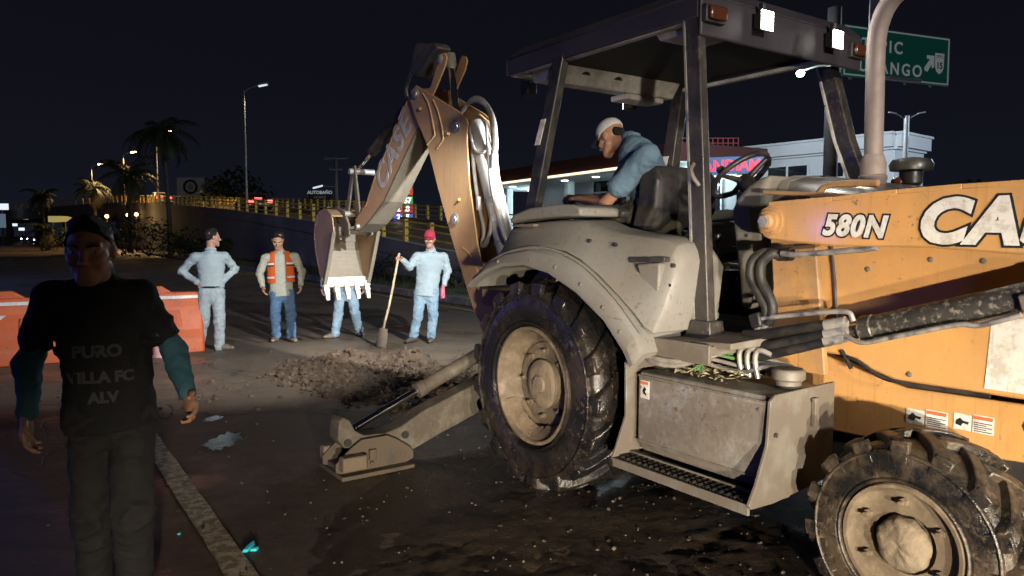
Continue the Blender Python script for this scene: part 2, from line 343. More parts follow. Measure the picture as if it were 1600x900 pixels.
while n < 1300:
    x, y = random.uniform(-3.3, .4), random.uniform(6.3, 9.9); h_ = trench_h(x, y)
    if h_ > -.02 or random.random() < .06: r = random.choice((.008, .012, .016, .02, .026, .034, .05)) * random.uniform(.7, 1.2); clod(mb, (x, y, max(h_, 0) + r * .3), r, n); n += 1
tag(mb.build('soil_clods', soil_m, smooth=0, fix=False), 'loose clods of soil lying over the dug heap', 'clods', kind='stuff')
# grit and pebbles on the open road
mb = MB()
for k in range(700):
    x, y = random.uniform(-4.5, 2.5), random.uniform(2.6, 9.5); r = random.uniform(.003, .011) * (1.8 if random.random() < .05 else 1); clod(mb, (x, y, .008 + r * .3), r, 5000 + k)
tag(mb.build('road_grit', mat('grit', (.085, .068, .050), .8, var=.5, var_scale=40), smooth=0, fix=False), 'scattered grit and pebbles on the road', 'grit', kind='stuff')
# churned wet mud round the wheels, spread and darkened to paint in foreground shade
def mud_shade_h(x, y):
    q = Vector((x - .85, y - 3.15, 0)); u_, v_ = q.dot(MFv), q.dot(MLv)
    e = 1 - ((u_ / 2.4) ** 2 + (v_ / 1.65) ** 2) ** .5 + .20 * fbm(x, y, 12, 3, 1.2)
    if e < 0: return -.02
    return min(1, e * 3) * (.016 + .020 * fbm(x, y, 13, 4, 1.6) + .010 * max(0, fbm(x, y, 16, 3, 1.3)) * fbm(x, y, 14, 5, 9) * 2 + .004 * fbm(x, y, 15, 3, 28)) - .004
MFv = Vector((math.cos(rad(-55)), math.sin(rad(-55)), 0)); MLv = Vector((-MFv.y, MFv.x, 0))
st_ = .022; xs = np.arange(-1.9, 3.4, st_); ys = np.arange(1.0, 5.6, st_); H = [[mud_shade_h(x, y) for x in xs] for y in ys]; mb = MB(); nx = len(xs)
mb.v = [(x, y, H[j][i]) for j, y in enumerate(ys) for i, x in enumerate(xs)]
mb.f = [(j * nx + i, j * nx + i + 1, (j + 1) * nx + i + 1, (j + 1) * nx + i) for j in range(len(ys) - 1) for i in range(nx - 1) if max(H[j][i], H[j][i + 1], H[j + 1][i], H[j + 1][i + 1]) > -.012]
tag(mb.build('wet_mud_shade', mat('wet_mud_shade', (.024, .0175, .0125), .42, dirt=(.060, .042, .027), dirt_amt=.38, dirt_scale=5, dirt_sharp=.3, var=.35, spl=.4, bump=.55, bump_scale=55, rough2=.6), smooth=60, fix=False), 'churned wet dark mud round the wheels, widened as painted foreground shade', 'mud', kind='stuff')
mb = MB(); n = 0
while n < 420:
    x, y = random.uniform(-1.6, 3.0), random.uniform(1.6, 5.3); h_ = mud_shade_h(x, y)
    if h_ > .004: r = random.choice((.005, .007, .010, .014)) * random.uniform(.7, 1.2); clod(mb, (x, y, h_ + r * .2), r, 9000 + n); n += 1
tag(mb.build('mud_lumps', MATS['wet_mud_shade'], smooth=0, fix=False), 'small lumps of wet mud dropped round the wheels', 'mud', kind='stuff')
# puddles
pud_m = mat('puddle_water', (.012, .011, .010), .08, var=.1, spec=.6, bump=.22, bump_scale=16)
def puddle(px, py, rx, ry, seed, label):
    c = gnd(px, py); mb = MB(); pts = []
    for k in range(48):
        a = 2 * math.pi * k / 48; r = 1 + .42 * fbm(math.cos(a) * 1.4, math.sin(a) * 1.4, seed, 5, 2.4); pts.append((c.x + rx * r * math.cos(a), c.y + ry * r * math.sin(a), .0050))
    mb.add(pts, [tuple(range(48))]); tag(mb.build('puddle', pud_m, smooth=0), label, 'puddle', kind='structure')
puddle(350, 690, .12, .24, 1.0, 'larger puddle on the road beyond the lane line'); puddle(332, 655, .07, .10, 5.0, 'small puddle beyond the larger one on the road')
# ================================================================ flyover, lamps, palms, station, signs
conc = mat('ramp_concrete', (.20, .195, .19), .85, dirt=(.10, .095, .085), dirt_amt=.5, dirt_scale=.5, dirt_sharp=.4, var=.12, var_scale=3, bump=.3, bump_scale=12)
yel = mat('yellow_rail_paint', (.62, .42, .06), .55, dirt=(.18, .12, .05), dirt_amt=.35, dirt_scale=3, var=.15)
galv = mat('galvanised_pole', (.33, .34, .35), .45, .4, dirt=(.2, .19, .18), dirt_amt=.4, dirt_scale=2)
amberlit = mat('amber_lamp_glow', (.9, .6, .3), .3, emit=(1.0, .62, .26), emit_s=38.0)
whitelit = mat('white_lamp_glow', (.9, .9, .9), .3, emit=(.82, .92, 1.0), emit_s=20.0)
palelamp = mat('pale_lamp_bowl', (.7, .74, .8), .35, emit=(.75, .85, 1.0), emit_s=.9)
tail = mat('tail_lamp_lit', (.6, .03, .03), .3, emit=(1.0, .06, .05), emit_s=9.0)
headl = mat('headlamp_lit', (.9, .9, .9), .3, emit=(.85, .92, 1.0), emit_s=30.0)
glass_d = mat('dark_glass', (.01, .012, .015), .08, spec=.6)
# ---- flyover ramp: near wall line on the ground, with height of the deck
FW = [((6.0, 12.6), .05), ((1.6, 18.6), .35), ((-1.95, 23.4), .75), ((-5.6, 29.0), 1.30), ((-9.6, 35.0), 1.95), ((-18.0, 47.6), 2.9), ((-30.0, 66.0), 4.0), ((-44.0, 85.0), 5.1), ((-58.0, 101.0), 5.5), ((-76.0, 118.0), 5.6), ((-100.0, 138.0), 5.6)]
def fw_pt(s):
    """distance along the wall -> point, deck height, direction"""
    acc = 0
    for (a, ha), (b, hb) in zip(FW[:-1], FW[1:]):
        d = Vector((b[0] - a[0], b[1] - a[1], 0)); L_ = d.length
        if s <= acc + L_ or (b, hb) == FW[-1]: t = (s - acc) / L_; return Vector((a[0], a[1], 0)) + d * t, ha + (hb - ha) * t, d / L_
        acc += L_
FL = sum(math.dist(a[0], b[0]) for a, b in zip(FW[:-1], FW[1:]))
fly = thing('flyover', 'concrete flyover ramp with yellow railings behind the workers', 'flyover', (0, 0, 0))
DW = 8.5
def side_line(off): 
    o = []
    for k in range(60):
        p, h_, d = fw_pt(FL * k / 59); n = Vector((-d.y, d.x, 0)); n = n if n.x > 0 else -n; o.append((p + n * off, h_, d, n))
    return o
near = side_line(0.0); far = side_line(DW)
def ribbon(mbx, A, z0f, z1f, th):
    secs = []
    for (p, h_, d, n) in A: secs.append([p + Vector((0, 0, z0f(h_))), p + n * th + Vector((0, 0, z0f(h_))), p + n * th + Vector((0, 0, z1f(h_))), p + Vector((0, 0, z1f(h_)))])
    mbx.loft(secs)
mb = MB(); ribbon(mb, near[:34], lambda h: -.05, lambda h: h - .02, .35); mb.build('ramp_wall', conc, fly, smooth=20)
mb = MB(); ribbon(mb, near[33:], lambda h: h - 1.4, lambda h: h - .02, .35); mb.build('bridge_girder', conc, fly, smooth=20)
mb = MB(); ribbon(mb, far[:34], lambda h: -.05, lambda h: h - .02, -.35); mb.build('ramp_wall', conc, fly, smooth=20)
mb = MB(); secs = [[a[0] + Vector((0, 0, a[1] - .3)), b[0] + Vector((0, 0, a[1] - .3)), b[0] + Vector((0, 0, a[1])), a[0] + Vector((0, 0, a[1]))] for a, b in zip(near, far)]; mb.loft(secs); mb.build('deck', road_m, fly, smooth=20)
for A, s_ in ((near, 1), (far, -1)):
    mb = MB(); B_ = [(p - n * .02 * s_, h_, d, n) for p, h_, d, n in A]; ribbon(mb, B_, lambda h: h - .25, lambda h: h + .30, .30 * s_); mb.build('parapet', conc, fly, smooth=20)
    for zr in (.52, .80, 1.02):
        mb = MB(); mb.tube([p + n * .13 * s_ + Vector((0, 0, h_ + zr)) for p, h_, d, n in A], .035, 5); mb.build('rail', yel, fly)
pm_ = MB(); pm_.bb((-.09, -.07, .29), (.09, .07, 1.10)); pm0 = pm_.build('rail_post', yel, fly, bevel=.01); first = True
npost = int(FL / 2.0)
for off, step in ((.13, 2.0), (DW - .13, 1.6)):
    s = 1.0
    while s < FL - 2:
        p, h_, d = fw_pt(s); n = Vector((-d.y, d.x, 0)); n = n if n.x > 0 else -n
        o = pm0 if first else pm0.copy()
        if not first: COL.objects.link(o)
        first = False; o.location = p + n * off + Vector((0, 0, h_)); o.rotation_euler = (0, 0, math.atan2(d.y, d.x)); s += step if s < 100 else step * 1.6
for k in (39, 44, 49, 54):
    p, h_, d, n = near[k]; mb = MB()
    for of in (1.5, 7.0): mb.cyl(p + n * of, p + n * of + Vector((0, 0, h_ - 1.2)), .5, seg=16)
    mb.bb((p.x + n.x * 4.2 - 4.0, p.y - .6 + n.y * 4.2, h_ - 1.9), (p.x + n.x * 4.2 + 4.0, p.y + .6 + n.y * 4.2, h_ - 1.2)); mb.build('bridge_pier', conc, fly)
# ---- street lamps
def street_lamp(px, base, h_, arm, label, lit=None, power=0, col=(1, .6, .25), name='street_lamp', r=.09, side=1, group=None):
    b = base; t = thing(name, label, 'street lamp', tuple(b), 0, group); mb = MB(); mb.tube([(0, 0, 0), (0, 0, h_ * .5), (0, 0, h_)], [r, r * .75, r * .5], 10); mb.build('pole', galv, t, smooth=50)
    mb = MB(); mb.tube(smooth_path([(0, 0, h_ - .15), (side * arm * .35, 0, h_ + .12), (side * arm, 0, h_ + .30)], 4), r * .4, 8); mb.build('arm', galv, t, smooth=50)
    mb = MB(); mb.loft([[(side * (arm - .1 + .75 * u), v * (.12 + .14 * math.sin(math.pi * min(1, u * .9 + .1))), h_ + .27 + .12 * u + w_) for v, w_ in ((-1, 0), (1, 0), (.7, .13), (-.7, .13))] for u in (0, .3, .7, 1.0)]); hd_ = mb.build('lamp_head', galv, t, bevel=.02)
    mb = MB(); mb.loft([[(side * (arm + .02 + .55 * u), v * .17, h_ + .275 + .12 * u - w_) for v, w_ in ((-1, 0), (1, 0), (.6, .07), (-.6, .07))] for u in (0, 1.0)]); mb.build('lamp_bowl', lit or palelamp, hd_, bevel=.02)
    if power: lamp('SPOT', 'street_or_fill_light', (side * (arm + .3), 0, h_ + .05), power, col, aim=(side * (arm + .3), .01, 0), size=.15, cone=140, blend=.5, parent=t)
    return t
d_at = lambda px, Y: at(px, 368, Y)
q = d_at(387, 49); street_lamp(387, Vector((q.x, q.y, 2.9)), 8.1, .95, 'tall grey street lamp with pale bluish bowl above the flyover', palelamp, 500, (1, .80, .5))
q = d_at(249, 74); street_lamp(249, Vector((q.x, q.y, 4.2)), 7.3, .9, 'amber street lamp behind the tall palm on the flyover', amberlit, 6000)
q = d_at(197, 84); street_lamp(197, Vector((q.x, q.y, 5.0)), 5.6, .9, 'amber street lamp glowing through the lower palm', amberlit, 6000)
q = d_at(147, 98); street_lamp(147, Vector((q.x, q.y, 5.4)), 5.2, .9, 'small far amber street lamp at the crest of the flyover', amberlit, 2200)
q = d_at(622, 60); street_lamp(622, Vector((q.x, q.y, 0)), 6.4, -.4, 'short lamp glowing beside the price sign', amberlit, 0)
# ---- utility pole with cross arms
q = d_at(527, 62); up_ = thing('utility_pole', 'grey utility pole with two cross arms beyond the flyover', 'utility pole', (q.x, q.y, 0)); mb = MB(); mb.tube([(0, 0, 0), (0, 0, 8.1)], [.17, .11], 10); mb.build('pole', conc, up_)
for z, hw_ in ((7.9, 1.0), (7.0, .55)):
    mb = MB(); mb.bb((-hw_ - .0, -.19, z - .05), (hw_, -.10, z + .05)); ar = mb.build('cross_arm', galv, up_)
    for k in range(3):
        mb = MB(); x = (-hw_ + .06, 0, hw_ - .06)[k]; mb.lathe([(.03, 0), (.06, .03), (.04, .08), (.06, .12), (.02, .2)], (x, -.14, z + .05), (0, 0, 1), 10); mb.build('insulator', conc, ar)
mb = MB(); mb.tube([(0, -.1, 5.6), (-1.2, -.2, 5.65)], .035, 6); ar = mb.build('lamp_arm', galv, up_); mb = MB(); mb.loft([[(-1.1 - .8 * u, -.2 + v * .15, 5.62 - .2 * u + w_) for v, w_ in ((-1, 0), (1, 0), (.6, .12), (-.6, .12))] for u in (0, .5, 1)]); mb.build('lamp_head', palelamp, up_, bevel=.02)
# ---- palms
frond_m = mat('palm_frond', (.045, .065, .020), .5, var=.35, var_scale=1.5); frond_d = mat('dry_palm_frond', (.12, .095, .04), .6, var=.3); bark = mat('palm_bark', (.17, .145, .115), .85, dirt=(.08, .07, .055), dirt_amt=.5, dirt_scale=3, bump=.5, bump_scale=8)
def palm(px, Y, h_, rc, label, nf=24, seed=0, lean=0.0, base_z=0.0, group='palms by the flyover'):
    R_ = random.Random(seed); q = d_at(px, Y); t = thing('palm_tree', label, 'palm tree', (q.x, q.y, base_z), 0, group)
    mb = MB(); n = 9; mb.tube([(lean * (k / (n - 1)) ** 2, 0, h_ * k / (n - 1)) for k in range(n)], [.20 - .07 * k / (n - 1) + (.06 if k == 0 else 0) for k in range(n)], 10); mb.build('trunk', bark, t, smooth=50)
    mb = MB(); md = MB()
    for k in range(nf):
        a = 2 * math.pi * (k + R_.random() * .8) / nf; el = R_.uniform(-.75, 1.25); L_ = rc * R_.uniform(.85, 1.2); M_ = md if el < -.45 else mb
        c0 = Vector((lean, 0, h_)); pts = []; m_ = 12; dirh = Vector((math.cos(a), math.sin(a), 0)); p = c0.copy(); e = el
        for j in range(m_ + 1): pts.append(p.copy()); p = p + (dirh * math.cos(e) + Vector((0, 0, math.sin(e)))) * (L_ / m_); e -= (1.5 + .5 * R_.random()) / m_
        M_.tube(pts, [.035 * (1 - .8 * j / m_) + .006 for j in range(m_ + 1)], 4)
        sd_ = Vector((-dirh.y, dirh.x, 0))
        for j in range(1, m_ + 1):
            for ss in (-1, 1):
                for u in (0, .5):
                    pp = pts[j - 1].lerp(pts[j], u); ll = rc * .30 * math.sin(math.pi * min(1, (j + u) / (m_ + 1) * .85 + .13)) * R_.uniform(.8, 1.15); dr = (sd_ * ss * .85 + (pts[j] - pts[j - 1]).normalized() * .5 + Vector((0, 0, -.38 - R_.random() * .5))).normalized(); w_ = (pts[j] - pts[j - 1]).normalized() * .045
                    M_.add([pp - w_, pp + w_, pp + dr * ll * .6 + w_ * .7, pp + dr * ll, pp + dr * ll * .6 - w_ * .7], [(0, 1, 2, 3, 4)])
    cr = mb.build('crown', frond_m, t, smooth=0, fix=False)
    if md.v: md.build('dead_fronds', frond_d, t, smooth=0, fix=False)
    return t
palm(266, 57, 9.4, 3.0, 'tall slender palm standing before the flyover', 28, 1, -.4)
palm(203, 66, 7.0, 3.1, 'lower palm with amber-lit drooping fronds', 30, 2, .1)
palm(150, 80, 6.6, 2.5, 'dark palm left of the amber-lit palm', 26, 3)
palm(69, 92, 6.4, 2.5, 'distant dark palm at the bend of the flyover', 24, 4)
palm(75, 75, 2.0, 2.2, 'young low palm by the far street', 20, 5)
# ---- dark shrubs at the foot of the ramp
leaf_m = mat('shrub_leaf', (.030, .045, .016), .55, var=.45, var_scale=2.0); twig = mat('twig', (.07, .055, .04), .8)
def shrub(px, Y, rx, hz, label, seed, n=420, group='shrubs along the ramp', base=0.1, name='shrub', leaf=.12, cat='shrub'):
    R_ = random.Random(seed); q = d_at(px, Y); t = thing(name, label, cat, (q.x, q.y, base), 0, group); mb = MB()
    cl = [(R_.uniform(-rx * .7, rx * .7), R_.uniform(-rx * .5, rx * .5), R_.uniform(.3, .9) * hz, R_.uniform(.25, .5) * min(rx, hz)) for _ in range(7)]
    for k in range(n):
        c = R_.choice(cl); v = Vector((R_.gauss(0, 1), R_.gauss(0, 1), R_.gauss(0, 1))).normalized() * c[3] * R_.uniform(.6, 1.1); p = Vector(c[:3]) + v
        if p.z < 0: continue
        E_ = Euler((R_.uniform(-1, 1), R_.uniform(-1, 1), R_.uniform(0, 6.28))).to_matrix(); L_ = leaf * R_.uniform(.7, 1.4)
        mb.add([E_ @ Vector(w_) * L_ + p for w_ in ((-1, 0, 0), (0, -.45, .1), (1, 0, 0), (0, .45, .1))], [(0, 1, 2, 3)])
    mb.build('crown', leaf_m, t, smooth=0, fix=False); mb = MB()
    for c in cl[:5]: mb.tube([(0, 0, 0), (c[0] * .4, c[1] * .4, c[2] * .5), c[:3]], [.05, .03, .012], 5)
    mb.build('trunk' if hz > 2.4 else 'stem', twig, t, smooth=50); return t
for k, (px, Y, rx, hz, tx) in enumerate(((232, 52, 2.2, 2.3, 'leafy dark shrub behind the walking man\'s shoulder'), (300, 50, 2.6, 1.5, 'low spreading shrub at the foot of the tall palm'), (345, 47, 2.4, 1.2, 'low dark shrub before the ramp wall'), (195, 60, 2.6, 3.0, 'dense tall shrub under the amber-lit palm'), (140, 62, 2.8, 2.2, 'bushy shrub near the yellow canopy'), (110, 70, 2.4, 1.8, 'small shrub beside the far street'), (600, 27, .9, .7, 'weedy low shrub on the verge behind the bucket'), (560, 29, 1.0, .8, 'weedy clump on the verge left of the bucket'), (715, 21, .7, .55, 'small weed clump on the verge beside the boom'))):
    shrub(px, Y, rx, hz, tx, 100 + k, 420 if Y > 40 else 300, leaf=.16 if Y > 40 else .06)
for k, (px, Y, rx, hz, tx) in enumerate(((430, 92, 9, 8.5, 'broad dark tree behind the flyover rail'), (350, 120, 8, 8, 'dark round tree far behind the flyover'), (1520, 60, 7, 5.5, 'dark tree beyond the white building'), (1590, 52, 6, 4.6, 'dark bushy tree at the right beyond the arm'), (1465, 70, 5, 4.4, 'low dark tree next to the red sign'))):
    shrub(px, Y, rx, hz, tx, 200 + k, 2600, 'dark trees in the distance', 0, 'broad_tree', .34, 'tree')
# ---- far billboard, small signs and lights of the street
dkm = mat('dark_panel', (.03, .03, .035), .6); whp = mat('white_panel', (.16, .165, .18), .6, emit=(.6, .65, .75), emit_s=.02); mutedm = mat('muted_mural', (.14, .13, .15), .7, emit=(.4, .4, .5), emit_s=.015)
q = at(298, 292, 105); bb_ = thing('billboard', 'dim pale billboard with a round emblem behind the flyover', 'billboard', (q.x, q.y, 0)); zb = q.z
mb = MB(); mb.bb((-1.9, -.1, zb - 1.4), (1.9, .1, zb + 1.3)); mb.build('panel', whp, bb_); mb = MB(); mb.lathe([(1.05, 0), (1.05, .03), (.7, .03), (.7, 0)], (0, -.1, zb), (0, -1, 0), 28, close=True); mb.build('emblem_ring', dkm, bb_); mb = MB(); mb.lathe([(0, .03), (.45, .03), (.45, 0)], (0, -.1, zb), (0, -1, 0), 20); mb.build('emblem_disc', mutedm, bb_)
for x in (-1.2, 1.2): mb = MB(); mb.cyl((x, 0, 0), (x, 0, zb - 1.4), .12, seg=8); mb.build('post', galv, bb_)
q = at(500, 303, 74); ab = thing('car_wash_sign', 'dark wall sign reading AUTOBAÑO beyond the flyover rail', 'sign', (q.x, q.y, 0)); mb = MB(); mb.bb((-1.15, -.06, q.z - .75), (1.15, .06, q.z + .40)); mb.build('panel', dkm, ab, bevel=.02)
lw = mat('pale_sign_lettering', (.6, .6, .6), .6, emit=(.7, .75, .8), emit_s=.28)
text('lettering', 'AUTOBAÑO', .44, lw, ab, offset=.012, extrude=.01, loc=(0, -.075, q.z + .0), rot=(math.pi / 2, 0, 0), align='CENTER'); text('lettering', 'LAVADO', .30, mat('dim_sign_lettering', (.3, .3, .32), .6, emit=(.6, .65, .7), emit_s=.05), ab, extrude=.01, loc=(0, -.075, q.z - .42), rot=(math.pi / 2, 0, 0), align='CENTER')
mb = MB()
for x in (-.8, .8): mb.cyl((x, 0, 0), (x, 0, q.z - .7), .09, seg=8)
mb.build('post', galv, ab)
# fuel price sign: panels with lit digits
q = at(630, 315, 46); ps = thing('fuel_price_sign', 'tall fuel price sign with green, red and blue lit digits', 'price sign', (q.x, q.y, 0), rad(4)); ps_s = 46 / FPX
def led(col, s): return mat('led_%.2f_%.2f_%.2f' % col, tuple(c * .3 for c in col), .5, emit=col, emit_s=s)
mb = MB(); mb.bb((-.55, -.12, 0), (-.15, .12, 1.2)); mb.bb((-.62, -.10, 1.2), (.62, .10, 4.6)); mb.build('pylon', dkm, ps, bevel=.02)
for (py, tx, bg_, fg) in ((299, 'DIESEL', (.9, .12, .06), (1, .75, .6)), (313, '22.57', (.10, .55, .12), (.85, 1, .85)), (326, '21.8', (.75, .06, .07), (1, .75, .75)), (339, '24.5', (.18, .22, .95), (.9, .92, 1))):
    z = at(630, py, 46).z; mb = MB(); mb.bb((-.60, -.135, z - .24), (.60, -.105, z + .24)); pn = mb.build('price_panel', led(bg_, .55), ps, bevel=.01); text('price_digits', tx, .46 if tx[0] in '2' else .26, led(fg, 2.6), ps, offset=.012, extrude=.004, loc=(0, -.142, z - (.165 if tx[0] == '2' else .09)), rot=(math.pi / 2, 0, 0), align='CENTER')
z = at(630, 290, 46).z; mb = MB(); mb.prism([(-.18, z - .25), (.28, z - .25), (.28, z + .1), (.12, z + .42), (-.10, z + .05)], -.14, -.10); mb.build('logo_panel', mat('white_lit_panel', (.8, .8, .8), .5, emit=(.9, .95, 1), emit_s=.8), ps)
for py in (329, 338):
    mb = MB(); z = at(612, py, 46).z; mb.bb((-1.35, -.12, z - .14), (-.66, -.05, z + .14)); mb.build('side_panel', mat('pale_lit_panel', (.5, .55, .6), .5, emit=(.6, .8, 1), emit_s=.22), ps)
# ---- cars
def car(name, loc, rz, label, paint, rear_lit=True, front_lit=False, group='cars on the flyover'):
    t = thing(name, label, 'car', loc, rz, group)
    prof = [(-2.1, .35), (-2.15, .60), (-2.05, .88), (-1.5, .95), (-1.05, 1.38), (-.2, 1.46), (.45, 1.40), (1.05, .98), (1.85, .86), (2.12, .68), (2.12, .40), (1.9, .28), (-1.9, .28)]
    secs = []
    for y in (-.86, -.80, .80, .86): secs.append([(x * (1 if abs(y) < .85 else .985), y * (.80 if z > 1.2 else 1), z) for x, z in prof])
    mb = MB(); mb.loft(secs); mb.build('body', paint, t, bevel=.04, smooth=45)
    for s in (-1, 1): mb = MB(); mb.prism([(-1.3, .98), (-1.0, 1.30), (-.2, 1.36), (.4, 1.31), (.85, .98)], s * .835, s * .80); mb.build('side_window', glass_d, t)
    for a, b in (((-1.46, .99), (-1.10, 1.33)), ((.52, 1.35), (1.00, 1.0))): mb = MB(); sx = -.02 if a[0] < 0 else .02; mb.add([(a[0] + sx, -.62, a[1]), (a[0] + sx, .62, a[1]), (b[0] + sx, .58, b[1]), (b[0] + sx, -.58, b[1])], [(0, 1, 2, 3)]); mb.build('windscreen', glass_d, t, smooth=0)
    for x in (-1.35, 1.35):
        for s in (-1, 1):
            mb = MB(); mb.lathe([(.18, -.10), (.30, -.11), (.33, -.06), (.33, .06), (.30, .11), (.18, .10)], (x, s * .78, .33), (0, 1, 0), 20); w_ = mb.build('wheel', rubber_c, t, smooth=40); mb = MB(); mb.lathe([(.2, 0), (.2, .115), (.05, .09)], (x, s * .78, .33), (0, s, 0), 12); mb.build('hubcap', galv, w_)
    for s in (-1, 1):
        mb = MB(); mb.bb((-2.17, s * .66 - .17, .66), (-2.06, s * .66 + .17, .86)); mb.build('tail_lamp', tail if rear_lit else amber_c, t, bevel=.03); mb = MB(); mb.bb((2.0, s * .62 - .18, .62), (2.14, s * .62 + .18, .78)); mb.build('headlamp', headl if front_lit else glass_d, t, bevel=.03)
    if rear_lit: mb = MB(); mb.bb((-1.50, -.25, 1.0), (-1.42, .25, 1.04)); mb.build('brake_lamp', tail, t)
    return t
rubber_c = mat('car_tyre', (.015, .015, .015), .7); amber_c = mat('red_lens', (.2, .01, .01), .2); cp1 = mat('dark_red_car_paint', (.10, .02, .02), .25, coat=.5); cp2 = mat('silver_car_paint', (.35, .36, .38), .3, .3, coat=.5); cp3 = mat('white_car_paint', (.6, .62, .65), .3, coat=.4)
def on_fly(px, lane):
    best = None
    for k in range(800):
        p, h_, d = fw_pt(FL * k / 800); n = Vector((-d.y, d.x, 0)); n = n if n.x > 0 else -n; q = p + n * lane; e = abs(800 + FPX * q.x / q.y - px)
        if best is None or e < best[0]: best = (e, q, h_, d)
    return best[1:]
q, h_, d = on_fly(398, 3.0); car('car', (q.x, q.y, h_), math.atan2(d.y, d.x), 'dark red car with lit tail lamps on the flyover by the tall street lamp', cp1)
q, h_, d = on_fly(253, 3.0); car('car', (q.x, q.y, h_), math.atan2(d.y, d.x), 'silver car with lit tail lamps behind the tall palm', cp2)
q = gnd(58, 380); car('car', (q.x, q.y, 0), math.atan2(-q.y, -q.x) + .1, 'white car coming with headlamps on down the far street', cp3, False, True, 'cars in the far street')
q = gnd(38, 377); car('car', (q.x, q.y, 0), math.atan2(-q.y, -q.x), 'silver car with headlamps on behind the white oncoming car', cp2, False, True, 'cars in the far street')
# ---- far street on the left: lit pylon signs, shopfront canopy
def pylon(px, py, Y, w_, h_, m_, label, post=True, cat='sign'):
    q = at(px, py, Y); t = thing('lit_sign', label, cat, (q.x, q.y, 0), 0, 'lit signs of the far street'); mb = MB(); mb.bb((-w_ / 2, -.15, q.z - h_ / 2), (w_ / 2, .15, q.z + h_ / 2)); mb.build('panel', m_, t, bevel=.05)
    mb = MB(); mb.cyl((0, 0, 0), (0, 0, q.z - h_ / 2 + .05), .15, seg=8); mb.build('post', galv, t); return t
pylon(3, 323, 120, 2.0, 1.0, led((.75, .82, 1.0), 1.1), 'white lit sign panel on a post at the far street'); pylon(39, 341, 150, 1.1, 1.0, led((1.0, .35, .15), 1.6), 'small red lit sign on a post above the far cars'); pylon(20, 350, 140, 1.6, .8, led((.8, .95, 1.0), 1.0), 'pale lit oval sign over the far street'); pylon(4, 345, 118, .9, 2.2, led((.25, .35, .45), .35), 'bluish lit pylon at the far street'); pylon(35, 358, 160, 1.5, .6, led((.85, .9, 1.0), 1.2), 'low white lit sign behind the far cars')
q = at(93, 342, 78); yc = thing('yellow_canopy', 'yellow lit shop awning beneath the flyover', 'awning', (q.x, q.y, 0)); mb = MB(); mb.prism([(-.85, q.z - .35), (.4, q.z - .28), (1.0, q.z + .15), (.5, q.z + .28), (-.85, q.z + .28)], -.6, .6); mb.build('awning', led((.85, .68, .22), .38), yc, bevel=.03)
for x in (-.7, .6): mb = MB(); mb.cyl((x, 0, 0), (x, 0, q.z - .3), .06, seg=8); mb.build('post', galv, yc)
for px, py, Y, tx in ((167, 338, 76, 'small warm lamp globe under the flyover'), (200, 336, 78, 'warm lit window lamp under the flyover beside the palm trunk'), (213, 335, 78, 'second warm lamp under the flyover near the ramp wall')):
    q = at(px, py, Y); t = thing('globe_lamp', tx, 'lamp', (q.x, q.y, 0), 0, 'warm lamps under the flyover'); mb = MB(); mb.lathe([(0, -.2), (.15, -.13), (.2, 0), (.15, .13), (0, .2)], (0, 0, q.z), (0, 0, 1), 12); mb.build('globe', led((1.0, .66, .25), 7), t, smooth=60); mb = MB(); mb.cyl((0, 0, 0), (0, 0, q.z - .18), .05, seg=6); mb.build('post', galv, t)
lamp('POINT', 'shop_light', tuple(at(195, 338, 72)), 260, (1, .62, .25), size=.3)
# ---- fuel station: canopy with lit soffit and fascia strip, shop behind
GS = Vector((8.6, -15.4, 0)).normalized(); GN = Vector((-GS.y, GS.x, 0)); ga = Vector((-4.0, 55.6, 0)); Lg = 24.0
gs = thing('fuel_station_canopy', 'fuel station canopy with dark red fascia, light strip and lit soffit', 'canopy', tuple(ga), math.atan2(GS.y, GS.x))
fas = mat('dark_red_fascia', (.055, .010, .007), .6); sof = mat('white_soffit', (.72, .80, .80), .6); ledw = mat('warm_light_strip', (.9, .8, .6), .5, emit=(1, .80, .52), emit_s=1.7)
mb = MB(); mb.bb((0, .06, 5.05), (Lg, 11, 5.9)); mb.build('fascia', fas, gs, bevel=.03); mb = MB(); mb.bb((.1, .15, 4.96), (Lg - .1, 10.9, 5.045)); mb.build('soffit', sof, gs)
for k in range(8): mb = MB(); mb.bb((k * 3.0 + .06, -.03, 4.97), (k * 3.0 + 2.90, .05, 5.09)); mb.build('light_strip', ledw, gs)
for i in range(7):
    for j in range(3):
        mb = MB(); mb.lathe([(0, 0), (.20, 0), (.22, .05)], (1.8 + i * 3.3, 1.8 + j * 3.4, 4.93), (0, 0, 1), 14); mb.build('downlight', led((.80, .98, 1.0), 14), gs)
for i in range(3):
    for j in (2.6, 8.6): mb = MB(); mb.bb((3 + i * 8 - .25, j - .25, 0), (3 + i * 8 + .25, j + .25, 4.96)); mb.build('column', sof, gs, bevel=.03)
for i in range(3): lamp('POINT', 'station_light', tuple(ga + GS * (4 + i * 8) + GN * 5 + Vector((0, 0, 4.3))), 700, (.72, .95, 1.0), size=.8)
for i in range(3):
    mb = MB(); mb.bb((4.6 + i * 8, 5.2, 0), (5.5 + i * 8, 5.9, 1.9)); o = mb.build('fuel_pump', mat('pump_panel', (.45, .47, .5), .5), gs, bevel=.05); mb = MB(); mb.bb((4.7 + i * 8, 5.17, 1.1), (5.4 + i * 8, 5.2, 1.6)); mb.build('pump_screen', glass_d, o)
